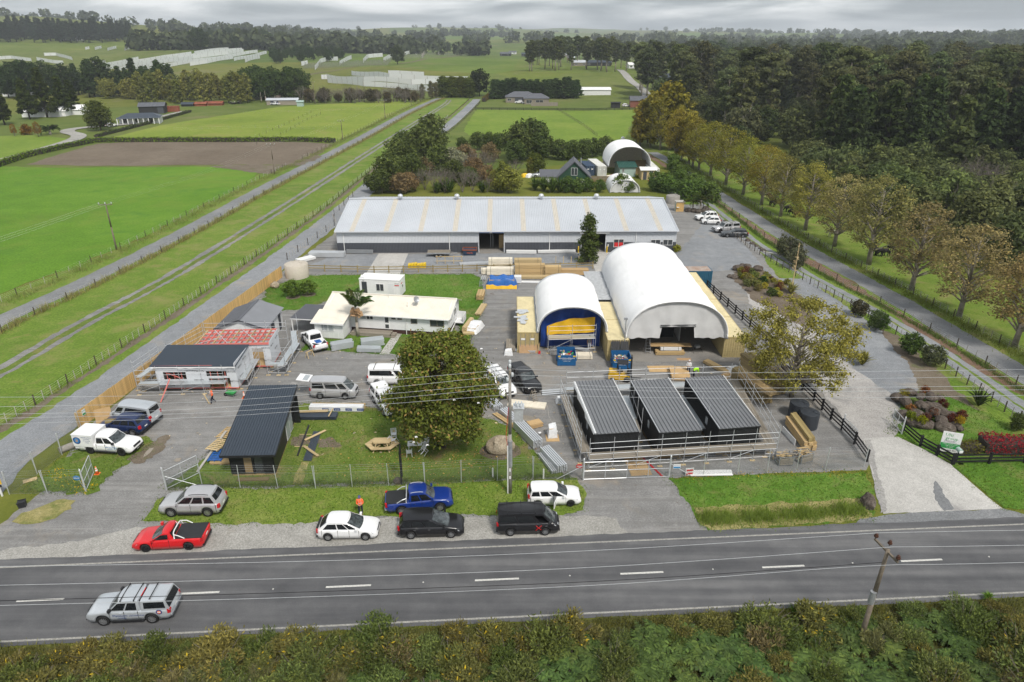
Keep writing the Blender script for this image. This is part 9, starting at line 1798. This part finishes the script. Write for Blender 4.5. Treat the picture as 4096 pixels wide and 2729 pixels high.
for k,(x,y,L,w,r,h,lab) in enumerate([(1255,352,14,'dark_cladding','grey_roof',0,'dark low house on the hill nearest the orchard'),(1310,340,12,'white_wall','grey_roof',0,'white flat house on the hill behind the others'),(1390,355,18,'dark_cladding','navy_roof',0,'black gabled house on the hill'),(1580,348,12,'wood_grey','white',0,'pale roofed shed on the hill beside the wood'),(1645,356,14,'wood_grey','steel_roof',0,'grey shed on the hill under the eucalypts'),(1680,378,9,'wood_pale','steel_roof',0,'cream hut on the hill slope'),(1800,415,22,'dark_cladding','navy_roof',0,'black house with a pale deck on the hill edge'),(1720,415,12,'wood_grey','steel_roof',0,'low grey sheds beside the black hill house'),(2065,430,12,'white_wall','white',0,'white shed at the top of the hill driveway'),(2215,512,16,'dark_cladding','grey_roof',0,'black house in the bright green clearing'),(2270,515,12,'dark_cladding','navy_roof',0,'black garage in the bright green clearing')]):
 simple_house('hill_house',lab,z12(x,y),.05*k-.2,L,8,3.0,4.8,w,r,0,((1,3,.8,2.2),(L-4,L-2,.8,2.2)))
for k,(x,y,L,lab) in enumerate([(360,292,46,'long white glasshouse on the hill across the orchard'),(1740,600,20,'white netted shade house below the hill')]): simple_house('shade_house',lab,z12(x,y),.0,L,10,3.2,4.4,'white_wall','white',cat='greenhouse')
simple_house('tunnel_house','small white tunnel house on the far left hill',T(240,162),.1,34,10,5,8,'white','white',cat='greenhouse');simple_house('barn','green roofed barn half hidden in the right wood',T(2925,480),-.3,10,7,3.2,5.0,'dark_cladding','sage',cat='barn');simple_house('barn','long low pale roof between the trees of the right wood',T(2880,455),.2,16,8,3,4.6,'wood_grey','wood_grey',cat='barn')
simple_house('bush_house','grey roofed house half hidden in the right bush',V(128,118,0),.5,12,9,3.2,5.6,'wood_grey','grey_roof_light')
def windbreak(label,pts,h,group,n=10,z0=.6):
 """tall net strip on posts following the ground between pixel points"""
 W_=[T(*p) for p in pts];c=W_[0];t=thing('windbreak',label,'windbreak',c,0,group);q=[]
 for a,b in zip(W_,W_[1:]):
  m_=max(2,int((b-a).length/9));q += [a.lerp(b,k/m_) for k in range(m_)]
 q.append(W_[-1]);q=[V(p.x,p.y,TZ(p.x,p.y)) for p in q]
 for k,(a,b) in enumerate(zip(q,q[1:])):
  a,b=a-c,b-c;part('net_panel',MB().add([a+V(0,0,z0),b+V(0,0,z0),b+V(0,0,h),a+V(0,0,h)],[(0,1,2,3)]),'net',t);rod('post',a-V(0,0,.5),a+V(0,0,h+.25),.12,'post_grey',t,4)
 rod('post',q[-1]-c-V(0,0,.5),q[-1]-c+V(0,0,h+.25),.12,'post_grey',t,4)
L1='white windbreak net on the left hill orchard'
zz=lambda *p: [(x*.5947,y*.5947) for x,y in p]
for a in [((715,452),(900,415),(935,408)),((715,480),(900,432),(1120,395),(1290,372)),((800,485),(960,440),(1200,400),(1400,370),(1630,345)),((870,485),(1100,430),(1300,400),(1540,370),(1640,352)),((1085,465),(1300,425),(1500,400),(1735,358)),((1280,448),(1400,430),(1570,400)),((1575,415),(1700,392),(1795,365)),((1650,425),(1750,398)),((1310,335),(1410,328)),((1310,370),(1540,342)),((900,510),(1060,445)),((300,380),(380,378),(440,395),(490,410)),((0,405),(80,400),(150,410),(215,418)),((250,410),(360,430),(430,435)),((640,340),(685,328)),((725,345),(785,330)),((840,345),(885,328)),((575,338),(605,334)),((620,425),(715,435))]: windbreak(L1,zz(*a),3.7,'left hill windbreaks')
zy=lambda *p: [(1200+x*.6372,y*.6372) for x,y in p]
for a in [((165,495),(400,515),(700,535),(1055,520)),((325,475),(560,495),(800,510),(1055,515)),((555,475),(780,485)),((175,522),(400,545),(620,560),(800,572)),((135,500),(172,500)),((740,575),(900,580))]: windbreak('white windbreak net on the terrace below the central hill',zy(*a),3.6,'terrace windbreaks',z0=.3)
for a in [((95,445),(130,400),(180,385),(240,385)),((10,418),(50,410)),((250,415),(325,375)),((398,400),(430,368),(520,360)),((525,395),(560,372),(590,365)),((645,375),(660,350),(755,330)),((575,338),(600,325)),((765,372),(790,340)),((870,350),(890,320)),((250,340),(278,330))]: windbreak('white windbreak net among the vine rows on the central hill',zy(*a),4.4,'central hill windbreaks')
def vines():
 mb=MB();random.seed(4)
 for (x0,x1,y0,y1,n) in ((20,560,425,400,46),(560,1090,378,335,44)):
  for k in range(n):
   f=k/n;xb=x0+(x1-x0)*f;yb=y0+(y1-y0)*f;a=z12(xb,yb+14);b=z12(xb+25,yb-18)
   for j in range(9): p=a.lerp(b,j/9);z=TZ(p.x,p.y);mb.tube((p.x,p.y,z),(p.x+random.uniform(-.4,.4),p.y,z+random.uniform(2.2,3.2)),.10,4,.28,True)
 o=part('vine_rows',mb,'vine_leaf',kind='stuff');tag(o,'rows of young vines on posts across the central hill','vines')
SIMPLE('vine_leaf',(.24,.26,.19),.9,0,.2,.2);vines()
DW=sm([T(2600,395),T(2560,350),T(2510,310),T(2480,280)]); 
def drape(name,c,w,mat):
 vs=[];P=strip(c,w);n=len(c);L_,R_=P[:n],P[n:][::-1];mb=MB()
 for a,b in zip(L_,R_): mb.v += [(a.x,a.y,TZ(a.x,a.y)+.25),(b.x,b.y,TZ(b.x,b.y)+.25)]
 mb.f=[(2*i,2*i+1,2*i+3,2*i+2) for i in range(n-1)];tag(part(name,mb,mat),kind='structure')
drape('hill_driveway',DW,6,'gravel_pale');drape('hill_track',sm([z12(0,485),z12(150,455),z12(400,410),z12(700,392),z12(1080,345)]),4,'mud');drape('driveway',sm([ta(-200,1100),ta(0,1085),ta(250,1020),ta(480,950),ta(530,915),ta(455,890),ta(500,870),ta(700,850),ta(900,830),ta(1260,750)]),5,'gravel_pale')
def _haze(name):
 m_,nt,out=nodes(name);v_=nt.nodes.new('ShaderNodeVolumePrincipled');v_.inputs['Color'].default_value=(.80,.86,.92,1);v_.inputs['Density'].default_value=HAZE;v_.inputs['Anisotropy'].default_value=.0
 nt.links.new(v_.outputs[0],out.inputs['Volume']);return m_
HAZE=0.00016;_DEF['haze_air']=_haze
tag(part('haze',_hz,'haze_air'),kind='stuff')
